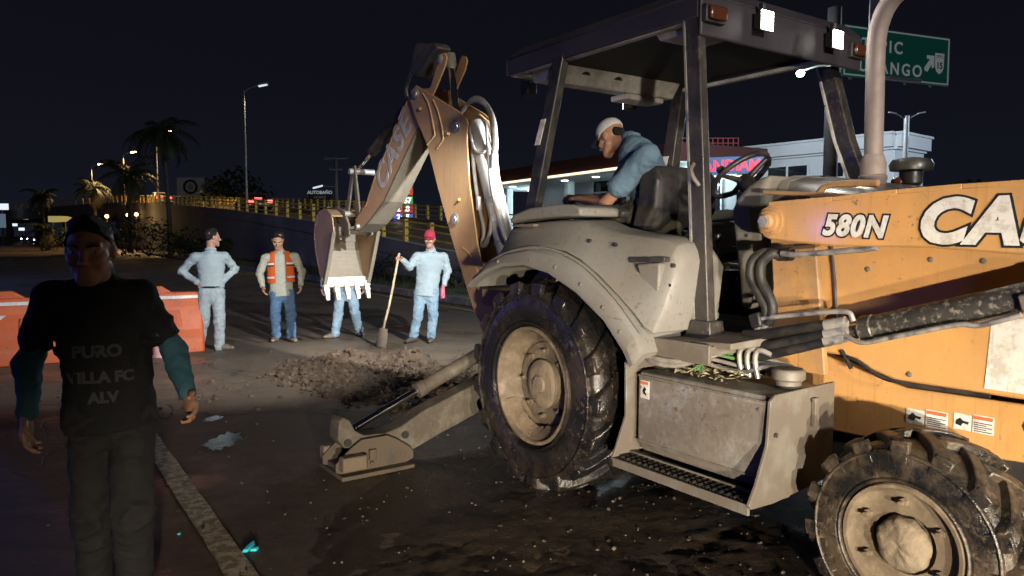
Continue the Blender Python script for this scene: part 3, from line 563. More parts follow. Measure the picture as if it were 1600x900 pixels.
# kiosk behind the canopy with dark glazing
kq = ga + GN * 10.6; ko = thing('station_shop', 'white station shop with dark wide windows under the canopy', 'building', tuple(kq), math.atan2(GS.y, GS.x)); mb = MB(); mb.bb((-2, 0, 0), (Lg - 3, 5, 4.0)); mb.build('wall', mat('shop_wall', (.62, .66, .66), .7, dirt=(.4, .42, .42), dirt_amt=.3), ko, bevel=.02)
for i in range(5):
    mb = MB(); mb.bb((-1.2 + i * 4.6, -.06, .5), (2.6 + i * 4.6, -.005, 2.9)); wn = mb.build('window', glass_d, ko); 
    for xx in (-1.25, .7, 2.62): mb = MB(); mb.bb((xx + i * 4.6 - .04, -.09, .45), (xx + i * 4.6 + .04, -.062, 2.95)); mb.build('window_frame', galv, wn)
# ---- white two-wing building on the right
wallw = mat('white_painted_wall', (.62, .65, .68), .75, dirt=(.40, .42, .45), dirt_amt=.35, dirt_scale=.4, dirt_sharp=.5, var=.05)
c0 = Vector((16.9, 33.0, 0)); A1 = (Vector((11.0, 40.2, 0)) - c0).normalized(); B1 = (Vector((19.2, 34.9, 0)) - c0).normalized(); hb = 6.02
wb = thing('white_building', 'white flat-roofed commercial building with dark windows beyond the sign posts', 'building', tuple(c0))
def wall_run(o0, dr, L_, name):
    nn = Vector((dr.y, -dr.x, 0)); nn = nn if nn.y < 0 else -nn; M_ = Matrix(((dr.x, nn.x, 0, 0), (dr.y, nn.y, 0, 0), (0, 0, 1, 0), (0, 0, 0, 1)))
    def bx(lo, hi, nm, m_, par=wb):
        mb = MB(); mb.bb(lo, hi); mb.v = [tuple(M_ @ Vector(v) + o0) for v in mb.v]; return mb.build(nm, m_, par)
    bx((.03, -.4, 0), (L_, 0, hb - .55), 'wall', wallw); bx((0, -.6, hb - .55), (L_ + .1, .28, hb), 'parapet', wallw); bx((-.05, -.6, hb), (L_ + .15, .36, hb + .10), 'coping', wallw); bx((0, .0, hb - .66), (L_, .12, hb - .552), 'cornice', wallw)
    return bx
z0 = Vector((0, 0, 0)); bx = wall_run(z0, A1, 24.0, 'a')
for i, (x0, x1, za, zb_) in enumerate(((1.2, 3.2, 3.0, 4.95), (4.0, 6.2, 3.0, 4.95), (6.9, 8.0, 3.0, 4.95), (8.9, 10.8, 2.6, 4.95), (12.0, 14.4, 2.6, 4.95), (15.6, 18.5, 2.6, 4.95))):
    w_ = bx((x0, .01, za), (x1, .05, zb_), 'window', glass_d)
    for xx in (x0, (x0 + x1) / 2, x1): bx((xx - .05, .052, za), (xx + .05, .09, zb_), 'window_frame', wallw, w_)
    for zz in (za, zb_ - .7): bx((x0 - .05, .052, zz - .05), (x1 + .05, .085, zz + .05), 'window_frame', wallw, w_)
bx2 = wall_run(z0, B1, 3.1, 'b')
mb = MB(); tp = [c0 * 0, A1 * 24, A1 * 24 + B1 * 3.1, B1 * 3.1]; mb.add([v + Vector((0, 0, hb - .3)) for v in tp], [(0, 1, 2, 3)]); mb.build('roof', conc, wb, smooth=0)
lamp('POINT', 'building_fill_light', (9.0, 27, 7.5), 3200, (.80, .92, 1.0), size=.4)  # lamps without fixtures, added to brighten both wings of the building
lamp('POINT', 'building_fill_light', (22.0, 25.0, 7.0), 2600, (.72, .86, 1.0), size=.4)
# red lattice on the roof and the red lit shop sign
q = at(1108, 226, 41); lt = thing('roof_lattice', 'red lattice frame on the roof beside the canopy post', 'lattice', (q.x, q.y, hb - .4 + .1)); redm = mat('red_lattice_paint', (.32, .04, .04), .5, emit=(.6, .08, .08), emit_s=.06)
for k in range(12): mb = MB(); mb.bb((-1.5 + k * .28, -.03, 0), (-1.46 + k * .28, .03, 1.15)); mb.build('upright', redm, lt)
for k in range(5): mb = MB(); mb.bb((-1.5, -.05, .05 + k * .27), (1.62, -.032, .09 + k * .27)); mb.build('cross_bar', redm, lt)
mb = MB(); mb.lathe([(0, 0), (.35, .1), (.45, .45), (.3, .8), (0, .95)], (-1.6, 0, .1), (0, 0, 1), 14); mb.build('end_finial', redm, lt, smooth=60)
q = at(1140, 259, 35); sg = thing('shop_sign', 'blue lit shop sign with red letters behind the steering wheel', 'sign', (q.x, q.y, 0), rad(-20)); mb = MB(); mb.bb((-1.35, -.1, q.z - .38), (1.55, .1, q.z + .42)); mb.build('panel', mat('blue_sign_panel', (.05, .10, .25), .5, emit=(.10, .22, .50), emit_s=.16), sg, bevel=.03)
text('lettering', 'ANDIAM', .72, led((1.0, .05, .10), 1.3), sg, offset=.02, extrude=.02, loc=(0.1, -.125, q.z - .24), rot=(math.pi / 2, 0, 0), align='CENTER', sx=.92)
mb = MB(); mb.bb((-1.3, -.1, q.z - .60), (1.3, .1, q.z - .45)); mb.build('light_strip', ledw, sg)
for x in (-1.2, 1.2): mb = MB(); mb.cyl((x, .05, 0), (x, .05, q.z - .3), .08, seg=8); mb.build('post', galv, sg)
q = at(1424, 288, 30); ox = thing('red_lit_sign', 'small red lit box sign with white letters above the loader arm', 'sign', (q.x, q.y, 0), rad(-25)); mb = MB(); mb.bb((-.30, -.1, q.z - .24), (.30, .1, q.z + .17)); mb.build('panel', led((.75, .04, .05), .9), ox, bevel=.02); mb = MB(); mb.bb((-.30, -.1, q.z + .175), (.30, .1, q.z + .235)); mb.build('top_band', led((.9, .65, .10), .6), ox)
text('lettering', 'OXXO', .21, led((1, .95, .92), 1.6), ox, offset=.008, extrude=.005, loc=(.02, -.108, q.z - .11), rot=(math.pi / 2, 0, 0), align='CENTER', sx=.85)
mb = MB(); mb.cyl((0, 0, 0), (0, 0, q.z - .2), .06, seg=8); mb.build('post', galv, ox)
# double-arm lamp beside the building
q = d_at(1410, 27); dl = thing('double_arm_lamp', 'slim street lamp with two unlit arms near the white building', 'street lamp', (q.x, q.y, 0)); mb = MB(); mb.tube([(0, 0, 0), (0, 0, 5.85)], [.11, .09], 10); mb.build('pole', galv, dl, smooth=50); hz = 5.75
for s in (-1, 1):
    mb = MB(); mb.tube(smooth_path([(0, 0, hz - .05), (s * .25, 0, hz + .10), (s * .42, 0, hz + .17)], 4), .02, 6); ar = mb.build('arm', galv, dl, smooth=50); mb = MB(); mb.loft([[(s * (.38 + .28 * u), v * .06, hz + .16 + .05 * u + w_) for v, w_ in ((-1, 0), (1, 0), (.6, .045), (-.6, .045))] for u in (0, .5, 1)]); mb.build('lamp_head', galv, dl, bevel=.01)
mb = MB(); mb.tube(smooth_path([(.05, -.1, 4.1), (-.08, -.12, 3.6), (-.35, -.1, 3.35), (-.2, -.1, 3.1)], 5), .012, 5); mb.build('cable', blackish := mat('black_cable', (.01, .01, .01), .5), dl, smooth=60)
# ---- overhead direction sign on its posts
S0, S1 = at(1319, 37, 19.4), at(1485, 58, 20.8); sgn = thing('direction_sign', 'green overhead road sign reading TEPIC DURANGO with arrow and route shield', 'road sign', (S0.x, S0.y, 0), math.atan2(S1.y - S0.y, S1.x - S0.x)); Ws = math.hypot(S1.x - S0.x, S1.y - S0.y); zt = S0.z; zbot = at(1316, 118, 19.4).z; Hs = zt - zbot
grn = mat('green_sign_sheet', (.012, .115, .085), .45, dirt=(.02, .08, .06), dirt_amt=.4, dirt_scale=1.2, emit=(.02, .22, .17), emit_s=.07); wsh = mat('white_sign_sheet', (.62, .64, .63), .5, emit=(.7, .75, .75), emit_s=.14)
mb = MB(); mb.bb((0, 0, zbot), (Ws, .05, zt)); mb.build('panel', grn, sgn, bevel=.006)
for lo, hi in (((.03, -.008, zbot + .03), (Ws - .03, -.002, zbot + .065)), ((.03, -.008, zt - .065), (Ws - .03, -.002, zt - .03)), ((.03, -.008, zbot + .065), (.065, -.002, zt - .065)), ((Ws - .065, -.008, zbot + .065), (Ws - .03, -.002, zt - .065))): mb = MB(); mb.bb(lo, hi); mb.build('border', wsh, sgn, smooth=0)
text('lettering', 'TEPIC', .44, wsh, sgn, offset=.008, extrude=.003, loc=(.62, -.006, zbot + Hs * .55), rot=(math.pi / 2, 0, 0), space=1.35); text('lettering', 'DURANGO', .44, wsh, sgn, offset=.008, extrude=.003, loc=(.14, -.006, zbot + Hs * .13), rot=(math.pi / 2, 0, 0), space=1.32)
ax_, az_ = Ws * .80, zbot + Hs * .44; mb = MB(); pts = [(-.16, -.22), (-.06, -.24), (.09, -.02), (.10, -.14), (.18, -.10), (.18, .20), (-.10, .20), (-.10, .11), (.02, .10), (-.18, -.14)]; mb.prism([(ax_ + a, az_ + b_) for a, b_ in pts], -.009, -.003); mb.build('arrow', wsh, sgn, smooth=0)
shx, shz = Ws * .90, zbot + Hs * .46; mb = MB(); mb.prism([(shx + a, shz + b_) for a, b_ in ((-.17, .26), (.17, .26), (.16, -.12), (.10, -.24), (0, -.30), (-.10, -.24), (-.16, -.12))], -.008, -.003); sh_ = mb.build('route_shield', wsh, sgn, smooth=0)
mb = MB(); mb.bb((shx - .15, -.012, shz + .13), (shx + .15, -.009, shz + .14)); mb.build('shield_line', dkm, sgn, smooth=0); text('route_number', '15', .24, dkm, sgn, offset=.006, extrude=.002, loc=(shx, -.011, shz - .15), rot=(math.pi / 2, 0, 0), align='CENTER'); text('shield_word', 'MEXICO', .065, dkm, sgn, extrude=.002, loc=(shx, -.011, shz + .165), rot=(math.pi / 2, 0, 0), align='CENTER')
mb = MB(); mb.bb((Ws * .28, -.5, zbot - .10), (Ws * .58, -.36, zbot - .02)); mb.build('sign_lamp', whp, sgn, bevel=.01)
for x in (.35, Ws * .6, Ws * .85): mb = MB(); mb.bb((x - .03, .05, zbot - .05), (x + .03, .12, zt - .1)); mb.build('back_bracket', galv, sgn)
pkm = mat('painted_sign_post', (.30, .27, .27), .5, .2, dirt=(.2, .17, .17), dirt_amt=.4, dirt_scale=1)
q = at(1371, 368, 19.9); mb = MB(); q2 = Vector((q.x - S0.x, q.y - S0.y, 0)); q2.rotate(Euler((0, 0, -sgn.rotation_euler[2]))); mb.tube([(q2.x, .28, 0), (q2.x, .28, 8.2)], [.20, .17], 16); mb.build('post', pkm, sgn, smooth=60)
q = d_at(1294, 17.5); lp = thing('tall_lamp_post', 'thick grey post with a white lit side lamp left of the green sign', 'street lamp', (q.x, q.y, 0)); mb = MB(); mb.tube([(0, 0, 0), (0, 0, 6.8)], [.17, .15], 16); mb.build('post', pkm, lp, smooth=60); lz = at(1243, 115, 17.5).z
mb = MB(); mb.tube(smooth_path([(0, -.02, lz + .18), (-.35, -.05, lz + .17), (-.72, -.05, lz + .06)], 4), .025, 8); mb.build('arm', galv, lp, smooth=50); mb = MB(); mb.lathe([(0, -.09), (.07, -.07), (.10, 0), (.07, .05), (0, .08)], (-.78, -.05, lz), (0, 0, 1), 14); mb.build('globe', led((.75, 1.0, .92), 14), lp, smooth=60)
lamp('POINT', 'street_or_fill_light', (-.78, -.25, lz - .05), 45, (.80, 1.0, .95), size=.12, parent=lp)
# ================================================================ the backhoe loader
# machine frame: x forward, y left, z up, origin under the rear axle
TH = rad(-55); MF = Vector((math.cos(TH), math.sin(TH), 0)); ML = Vector((-math.sin(TH), math.cos(TH), 0))
MO = Vector((0.096, 4.43, 0)) + 1.08 * ML
def my(px, py, y):
    """pixel -> (x, z) on the machine's lengthwise plane at that y"""
    d = ray(px, py); C0 = Vector((0, 0, CAM_H)); t = (MO + y * ML - C0).dot(ML) / d.dot(ML); q = C0 + d * t - MO
    return (q.dot(MF), q.z)
def mys(pts, y): return [my(a, b, y) for a, b in pts]
def mw(x, y, z): return MO + x * MF + y * ML + Vector((0, 0, z))
orange = mat('tan_orange_paint', (0.56, 0.285, 0.085), 0.40, spl=.35, scr=.35, dirt=(0.30, 0.185, 0.09), dirt_amt=0.40, dirt_scale=2.2, dirt_sharp=0.35, var=0.06, var_scale=9, bump=0.05, bump_scale=40, coat=0.15)
boomp = mat('dusty_boom_paint', (0.53, 0.295, 0.12), 0.45, spl=.3, scr=.5, dirt=(0.33, 0.22, 0.13), dirt_amt=0.5, dirt_scale=1.8, dirt_sharp=0.4, var=0.08, var_scale=8, bump=0.06, bump_scale=40)
orange_worn = mat('worn_tan_orange_paint', (0.42, 0.22, 0.075), 0.45, spl=.6, scr=.6, dirt=(0.17, 0.12, 0.075), dirt_amt=0.55, dirt_scale=3.0, dirt_sharp=0.3, var=0.10, var_scale=14, bump=0.08, bump_scale=50)
grey = mat('grey_plastic', (0.178, 0.173, 0.158), 0.5, spl=.7, scr=.4, dirt=(0.125, 0.108, 0.083), dirt_amt=0.55, dirt_scale=3.0, dirt_sharp=0.22, var=0.08, var_scale=12, bump=0.06, bump_scale=90)
greym = mat('grey_painted_steel', (0.18, 0.168, 0.143), 0.45, spl=.9, scr=.7, dirt=(0.085, 0.062, 0.042), dirt_amt=0.6, dirt_scale=5.0, dirt_sharp=0.16, var=0.15, var_scale=20, bump=0.12, bump_scale=70)
tanksteel = mat('scuffed_tank_steel', (0.33, 0.315, 0.285), 0.36, 0.5, spl=.8, scr=.8, dirt=(0.10, 0.072, 0.046), dirt_amt=0.62, dirt_scale=4.5, dirt_sharp=0.15, var=0.25, var_scale=30, bump=0.15, bump_scale=60, rough2=0.75)
blackp = mat('black_paint', (0.016, 0.016, 0.018), 0.32, dirt=(0.06, 0.048, 0.036), dirt_amt=0.35, dirt_scale=6, bump=0.05, bump_scale=60)
postm = mat('dusty_post_paint', (0.024, 0.022, 0.022), 0.28, spl=.8, scr=.6, dirt=(0.075, 0.062, 0.050), dirt_amt=0.30, dirt_scale=7, dirt_sharp=0.3, var=0.2, bump=0.08, bump_scale=70)
canopym = mat('dark_canopy_paint', (0.024, 0.020, 0.028), 0.42, dirt=(0.05, 0.042, 0.045), dirt_amt=0.35, dirt_scale=2.5, dirt_sharp=0.5, var=0.1)
cream = mat('cream_headliner', (0.74, 0.71, 0.66), 0.6, dirt=(0.25, 0.2, 0.15), dirt_amt=0.4, dirt_scale=3)
rubber = mat('tyre_rubber', (0.009, 0.0086, 0.0086), 0.22, spl=.6, dirt=(0.050, 0.035, 0.022), dirt_amt=0.28, dirt_scale=3.2, dirt_sharp=0.16, var=0.3, bump=0.9, bump_scale=16, rough2=0.55)
rubber_mud = mat('muddy_tyre_rubber', (0.011, 0.0105, 0.010), 0.26, spl=1.0, dirt=(0.085, 0.060, 0.037), dirt_amt=0.42, dirt_scale=5.5, dirt_sharp=0.14, var=0.3, bump=0.9, bump_scale=20, rough2=0.6)
rimm = mat('muddy_rim_paint', (0.21, 0.165, 0.110), 0.5, spl=1.4, scr=.4, dirt=(0.070, 0.046, 0.026), dirt_amt=0.62, dirt_scale=6.5, dirt_sharp=0.2, var=0.2, bump=0.35, bump_scale=30)
hubm = mat('mud_caked_hub', (0.15, 0.12, 0.083), 0.6, dirt=(0.22, 0.168, 0.11), dirt_amt=0.6, dirt_scale=9, dirt_sharp=0.3, var=0.25, bump=0.8, bump_scale=24)
chrome = mat('chrome_rod', (0.75, 0.75, 0.76), 0.10, 1.0, var=0.02)
steel = mat('bare_steel', (0.48, 0.47, 0.45), 0.34, 0.9, dirt=(0.2, 0.16, 0.11), dirt_amt=0.4, dirt_scale=9, var=0.15, bump=0.08)
silver = mat('silver_grey_cylinder', (0.44, 0.43, 0.41), 0.33, 0.35, dirt=(0.27, 0.23, 0.18), dirt_amt=0.35, dirt_scale=5, dirt_sharp=0.3, var=0.1, bump=0.06)
cylm = mat('chipped_cylinder_paint', (0.045, 0.042, 0.038), 0.38, 0.2, dirt=(0.34, 0.30, 0.25), dirt_amt=0.20, dirt_scale=42, dirt_sharp=0.07, var=0.3, bump=0.2, bump_scale=60)
hose = mat('hydraulic_hose', (0.009, 0.009, 0.009), 0.5, dirt=(0.045, 0.036, 0.026), dirt_amt=0.25, dirt_scale=14, bump=0.25, bump_scale=180)
hoseg = mat('dusty_braided_hose', (0.22, 0.20, 0.175), 0.6, dirt=(0.12, 0.1, 0.08), dirt_amt=0.4, dirt_scale=20, bump=0.4, bump_scale=220)
bucketm = mat('worn_bucket_steel', (0.105, 0.088, 0.064), 0.55, 0.0, dirt=(0.15, 0.122, 0.086), dirt_amt=0.55, dirt_scale=4, dirt_sharp=0.4, var=0.2, bump=0.2, bump_scale=40)
bucketo = mat('worn_bucket_paint', (0.27, 0.16, 0.075), 0.5, dirt=(0.20, 0.15, 0.10), dirt_amt=0.5, dirt_scale=3, dirt_sharp=0.4, var=0.15, bump=0.12)
toothm = mat('ground_steel_tooth', (0.42, 0.39, 0.35), 0.4, 0.3, dirt=(0.4, 0.33, 0.24), dirt_amt=0.4, dirt_scale=12, bump=0.15)
fabric_seat = mat('black_vinyl_seat', (0.012, 0.012, 0.013), 0.5, dirt=(0.05, 0.042, 0.036), dirt_amt=0.35, dirt_scale=5, bump=0.15, bump_scale=120)
decw = mat('white_decal', (0.60, 0.585, 0.55), 0.5, spl=.5, scr=.5, dirt=(0.3, 0.25, 0.19), dirt_amt=0.30, dirt_scale=14, dirt_sharp=0.12, var=0.05)
decb = mat('black_decal', (0.012, 0.012, 0.012), 0.5, var=0.05)
decr = mat('orange_red_decal', (0.55, 0.12, 0.04), 0.5, var=0.08)
hoodm = mat('dark_gloss_hood', (0.035, 0.033, 0.032), 0.17, 0.0, dirt=(0.2, 0.17, 0.13), dirt_amt=0.3, dirt_scale=3, dirt_sharp=0.4, var=0.1, coat=0.5)
stackm = mat('dusty_exhaust_steel', (0.28, 0.24, 0.22), 0.5, 0.3, dirt=(0.18, 0.13, 0.11), dirt_amt=0.5, dirt_scale=5, dirt_sharp=0.4, var=0.12, bump=0.1)
darkin = mat('dark_interior', (0.012, 0.011, 0.011), 0.7, dirt=(0.05, 0.038, 0.026), dirt_amt=0.4, dirt_scale=6)
mudc = mat('caked_mud', (0.13, 0.09, 0.055), 0.8, dirt=(0.22, 0.165, 0.11), dirt_amt=0.45, dirt_scale=8, var=0.25, bump=0.9, bump_scale=30)
lamp_on = mat('work_lamp_glass_lit', (0.9, 0.9, 0.9), 0.2, emit=(1.0, 0.96, 0.86), emit_s=60.0)
lamp_off = mat('work_lamp_glass', (0.35, 0.36, 0.38), 0.1)
amber = mat('amber_lens', (0.075, 0.024, 0.012), 0.18, var=0.05)

bh = thing('backhoe_loader', 'muddy tan orange backhoe loader with open canopy, its raised boom behind the wheels', 'backhoe loader', tuple(MO), TH)
def part(mb, name, m, parent=None, **k): return mb.build(name, m, parent or bh, **k)

# ---- wheels
def wheel(name, R, wd, rr, loc, flip, nl, lugh, rubm):
    wl = bpy.data.objects.new(name, None); COL.objects.link(wl); wl.parent = bh; wl.location = loc; wl.rotation_euler = (0, rad(random.uniform(0, 40)), math.pi if flip else 0)
    hw = wd / 2; Rc = R - lugh
    prof = [(rr - .01, -hw * .70), (rr + .02, -hw * .86), (rr + .25 * (Rc - rr), -hw * .99), (rr + .52 * (Rc - rr), -hw * 1.0), (rr + .74 * (Rc - rr), -hw * .97), (Rc - .030, -hw * .90), (Rc - .008, -hw * .74), (Rc, -hw * .35), (Rc + .003, 0)]
    prof = prof + [(r, -y) for r, y in prof[-2::-1]]
    mb = MB(); mb.lathe(prof, (0, 0, 0), (0, 1, 0), 64, cap=False)
    # moulded lettering ridge on the wall
    for k in range(2):
        r0 = rr + (.12 + .62 * k) * (Rc - rr)
        mb.lathe([(r0, -hw * .93), (r0 + .004, -hw * 1.025), (r0 + .014, -hw * 1.025), (r0 + .018, -hw * .93)], (0, 0, 0), (0, 1, 0), 64, cap=False)
    def rad_at(y):
        a = abs(y) / hw
        return Rc + .003 - .03 * max(0, a - .35) ** 1.6
    for sd in (-1, 1):
        for i in range(nl):
            a0 = 2 * math.pi * (i + (0.5 if sd > 0 else 0)) / nl; secs = []
            lw = .34 * 2 * math.pi * R / nl
            jit = random.uniform(.86, 1.0)
            for k in range(7):
                t = k / 6; y = sd * (hw * 1.0 - t * hw * 1.10); a = a0 + sd * 0 + (t * .36 if True else 0) * (.645 / R) ** .3
                wdt = lw * (1.25 - .35 * t); rb = rad_at(y) - .035; rt = rad_at(y) + lugh * jit * (0.55 if k == 0 else 1.0) * (.80 if k == 6 else 1)
                if k == 0: rb -= .03; y *= .995
                da = wdt / R / 2; db = da * 1.25
                def pt(r, ang): return (r * math.cos(ang), y, r * math.sin(ang))
                secs.append([pt(rb, a - db), pt(rb, a + db), pt(rt, a + da), pt(rt, a - da)])
            mb.loft(secs)
            # shoulder drop of the lug down the wall
            y0 = sd * hw * .985; da = lw * 1.2 / R / 2
            def pw(r, ang, yy): return (r * math.cos(ang), yy, r * math.sin(ang))
            mb.loft([[pw(Rc - .115, a0 - da * .6, sd * hw * .95), pw(Rc - .115, a0 + da * .6, sd * hw * .95), pw(Rc - .115, a0 + da * .6, sd * hw * .90), pw(Rc - .115, a0 - da * .6, sd * hw * .90)],
                     [pw(Rc - .06, a0 - da, sd * hw * 1.005), pw(Rc - .06, a0 + da, sd * hw * 1.005), pw(Rc - .06, a0 + da, sd * hw * .85), pw(Rc - .06, a0 - da, sd * hw * .85)],
                     [pw(Rc + lugh * .55, a0 - da, sd * hw * .99), pw(Rc + lugh * .55, a0 + da, sd * hw * .99), pw(Rc + lugh * .5, a0 + da, sd * hw * .82), pw(Rc + lugh * .5, a0 - da, sd * hw * .82)]])
    ty = mb.build('tyre', rubm, wl, bevel=0.006, smooth=40, fix=True, seg=1)
    return wl, hw
def bolts(parent, n, r, y, br, m=None, a_off=0.0):
    for k in range(n):
        a = 2 * math.pi * k / n + a_off; mb = MB()
        mb.cyl((r * math.cos(a), y + .012, r * math.sin(a)), (r * math.cos(a), y - .016, r * math.sin(a)), br, seg=6)
        mb.cyl((r * math.cos(a), y - .014, r * math.sin(a)), (r * math.cos(a), y - .036, r * math.sin(a)), br * .55, seg=8)
        mb.build('bolt', m or rimm, parent)
for fl, yy in ((False, -.86), (True, .86)):
    wl, hw = wheel('rear_wheel', .652, .44, .345, (0, yy, .640), fl, 17, .036, rubber)
    mb = MB(); mb.lathe([(.352, -hw * .86), (.362, -hw * .90), (.357, -hw * .95), (.343, -hw * .955), (.333, -hw * .90), (.325, -hw * .62), (.318, -hw * .55), (.300, -hw * .50), (.288, -hw * .36), (.280, -hw * .31), (.262, -hw * .30), (.255, -hw * .36), (.14, -hw * .36), (.12, -hw * .30)], (0, 0, 0), (0, 1, 0), 56, cap=False)
    rim = mb.build('rim', rimm, wl, smooth=45)
    bolts(rim, 8, .205, -hw * .37, .020)
    mb = MB(); mb.lathe([(.150, -hw * .34), (.150, -hw * .50), (.138, -hw * .56), (.10, -hw * .585), (.055, -hw * .60), (.05, -hw * .66), (.0, -hw * .67)], (0, 0, 0), (0, 1, 0), 28)
    mb.build('hub', hubm, wl, smooth=40)
    mb = MB()   # mud caked along the lower inside of the rim
    secs = []
    for k in range(26):
        a = rad(205 + 130 * k / 25); q = math.sin(math.pi * k / 25) ** .6 * random.uniform(.6, 1.0)
        secs.append([((r) * math.cos(a), y, (r) * math.sin(a)) for r, y in ((.330, -hw * .85), (.328 - .05 * q, -hw * .70), (.300 - .05 * q, -hw * .52), (.29, -hw * .40), (.32, -hw * .45))])
    mb.loft(secs); mc = mb.build('caked_mud', mudc, wl, smooth=60); mc.rotation_euler = (0, -wl.rotation_euler[1], 0)
for fl, yy in ((False, -.80), (True, .80)):
    wl, hw = wheel('front_wheel', .415, .30, .215, (2.19, yy, .385), fl, 15, .034, rubber_mud)
    mb = MB(); mb.lathe([(.220, -hw * .86), (.232, -hw * .93), (.226, -hw * .99), (.212, -hw * .98), (.205, -hw * .88), (.200, -hw * .78), (.186, -hw * .74), (.150, -hw * .73), (.118, -hw * .74), (.112, -hw * .60), (.05, -hw * .58)], (0, 0, 0), (0, 1, 0), 48, cap=False)
    rim = mb.build('rim', rimm, wl, smooth=45); bolts(rim, 6, .158, -hw * .75, .017)
    mb = MB(); pr = [(.100, -hw * .5), (.104, -hw * .80), (.098, -hw * .98), (.080, -hw * 1.06), (.045, -hw * 1.10), (0, -hw * 1.10)]
    mb.lathe(pr, (0, 0, 0), (0, 1, 0), 28); hb = mb.build('hub', hubm, wl, smooth=60)
    tx = bpy.data.textures.new('clod', 'CLOUDS'); tx.noise_scale = .05
    sb = hb.modifiers.new('sub', 'SUBSURF'); sb.levels = 1; sb.render_levels = 1
    dm = hb.modifiers.new('lump', 'DISPLACE'); dm.texture = tx; dm.strength = .03; dm.mid_level = .5
# ---- chassis, axles
mb = MB(); mb.bb((-1.15, -.36, .46), (2.95, .36, .86)); mb.bb((-.12, -.72, .50), (.12, .72, .78)); mb.bb((-1.25, -.42, .42), (-.95, .42, 1.10))
part(mb, 'chassis', darkin, bevel=.02)
mb = MB(); mb.loft([[(2.10, -.68, .34), (2.28, -.68, .34), (2.26, -.68, .46), (2.12, -.68, .46)], [(2.07, -.2, .36), (2.31, -.2, .36), (2.28, -.2, .56), (2.1, -.2, .56)], [(2.07, .2, .36), (2.31, .2, .36), (2.28, .2, .56), (2.1, .2, .56)], [(2.10, .68, .34), (2.28, .68, .34), (2.26, .68, .46), (2.12, .68, .46)]])
part(mb, 'front_axle', greym, bevel=.015)
# side rails of the main frame, painted, with warning decals
for s in (-1, 1):
    mb = MB(); mb.prism([(1.20, .70), (1.55, .62), (1.90, .630), (2.45, .672), (3.0, .70), (3.0, .905), (2.42, .898), (1.95, .885), (1.75, .93), (1.55, .98), (1.25, .98)], s * .38, s * .46)
    fr = part(mb, 'frame_rail', orange, bevel=.008)
    if s < 0:
        for (x0, z0, x1, z1) in ((1.955, .735, 2.03, .80), (2.037, .735, 2.125, .81), (2.15, .752, 2.215, .818), (2.222, .752, 2.30, .825)):
            mb = MB(); mb.bb((x0, -.4635, z0), (x1, -.4605, z1)); mb.build('warning_decal', decw, fr, smooth=0)
            if x0 in (2.037, 2.222):
                mb = MB(); mb.bb((x0 + .004, -.4655, z1 - .018), (x1 - .004, -.4640, z1 - .004)); mb.build('decal_print', decr, fr, smooth=0)
                mb = MB()
                for k in range(5): mb.bb((x0 + .006, -.4655, z0 + .006 + k * .0085), (x1 - .006 - .02 * (k % 2), -.4640, z0 + .0095 + k * .0085))
                mb.build('decal_print', decb, fr, smooth=0)
            else:
                mb = MB(); xm = (x0 + x1) / 2; zm = (z0 + z1) / 2
                mb.prism([(xm - .026, zm - .012), (xm - .004, zm - .018), (xm + .004, zm - .004), (xm + .022, zm - .008), (xm + .026, zm + .004), (xm + .004, zm + .006), (xm - .008, zm + .016), (xm - .022, zm + .004)], -.4655, -.4640)
                mb.build('decal_print', decb, fr, smooth=0)
        mb = MB(); mb.prism(arc(2.43, .815, .028, 0, 360, 10)[:-1], -.4655, -.4640); mb.build('frame_hole', darkin, fr, smooth=0)
# ---- engine side panels and hood
for s in (-1, 1):
    mb = MB(); mb.prism([(1.28, .995), (1.66, .995), (1.74, .985), (1.82, .945), (1.92, .918), (2.42, .923), (3.0, .93), (3.0, 1.50), (2.4, 1.60), (1.28, 1.64)], s * .44, s * .50)
    sp = part(mb, 'engine_side_panel', orange, bevel=.012)
    if s < 0:
        mb = MB(); mb.prism([(2.292, 1.235), (2.275, .945), (2.98, .95), (2.98, 1.235)], -.504, -.5005); mb.build('white_side_decal', decw, sp, smooth=0)
        mb = MB(); mb.tube(smooth_path([(1.70, -.508, .995), (1.76, -.508, .978), (1.84, -.51, .935), (1.95, -.508, .915), (2.3, -.508, .918)]), .009, 6); mb.build('panel_seal', blackp, sp)
        for q0, q1 in (((1.60, 1.52), (1.64, 1.16)), ((1.67, 1.02), (1.72, .94))):
            mb = MB(); mb.tube([(q0[0], -.506, q0[1]), ((q0[0] + q1[0]) / 2 + .005, -.506, (q0[1] + q1[1]) / 2), (q1[0], -.506, q1[1])], .009, 6); mb.build('panel_seam', blackp, sp)
secs = []
for x, hwid, zt in ((1.19, .40, 1.872), (1.27, .40, 1.866), (1.45, .40, 1.838), (1.75, .40, 1.79), (2.4, .40, 1.70), (2.95, .38, 1.60), (3.02, .36, 1.5)):
    sec = [(x, -hwid - .02, 1.25), (x, -hwid, zt - .16)]
    for k in range(7):
        a = rad(180 - 180 * k / 6); sec.append((x, math.cos(a) * (hwid - .01), zt - .13 + .13 * abs(math.sin(a)) ** .55))
    sec += [(x, hwid, zt - .16), (x, hwid + .02, 1.25)]
    secs.append(sec)
mb = MB(); mb.loft(secs); part(mb, 'engine_hood', hoodm, smooth=50)
mb = MB(); mb.loft([[(q[0], q[1] * 1.012, q[2] + (.006 if q[2] > 1.4 else 0)) for q in s_] for s_ in [[(1.185, *q[1:]) for q in secs[0]], [(1.262, *q[1:]) for q in secs[1]]]]); part(mb, 'hood_band', grey, smooth=50)
mb = MB(); mb.bb((2.99, -.42, .90), (3.06, .42, 1.50)); part(mb, 'front_grille', blackp, bevel=.02)
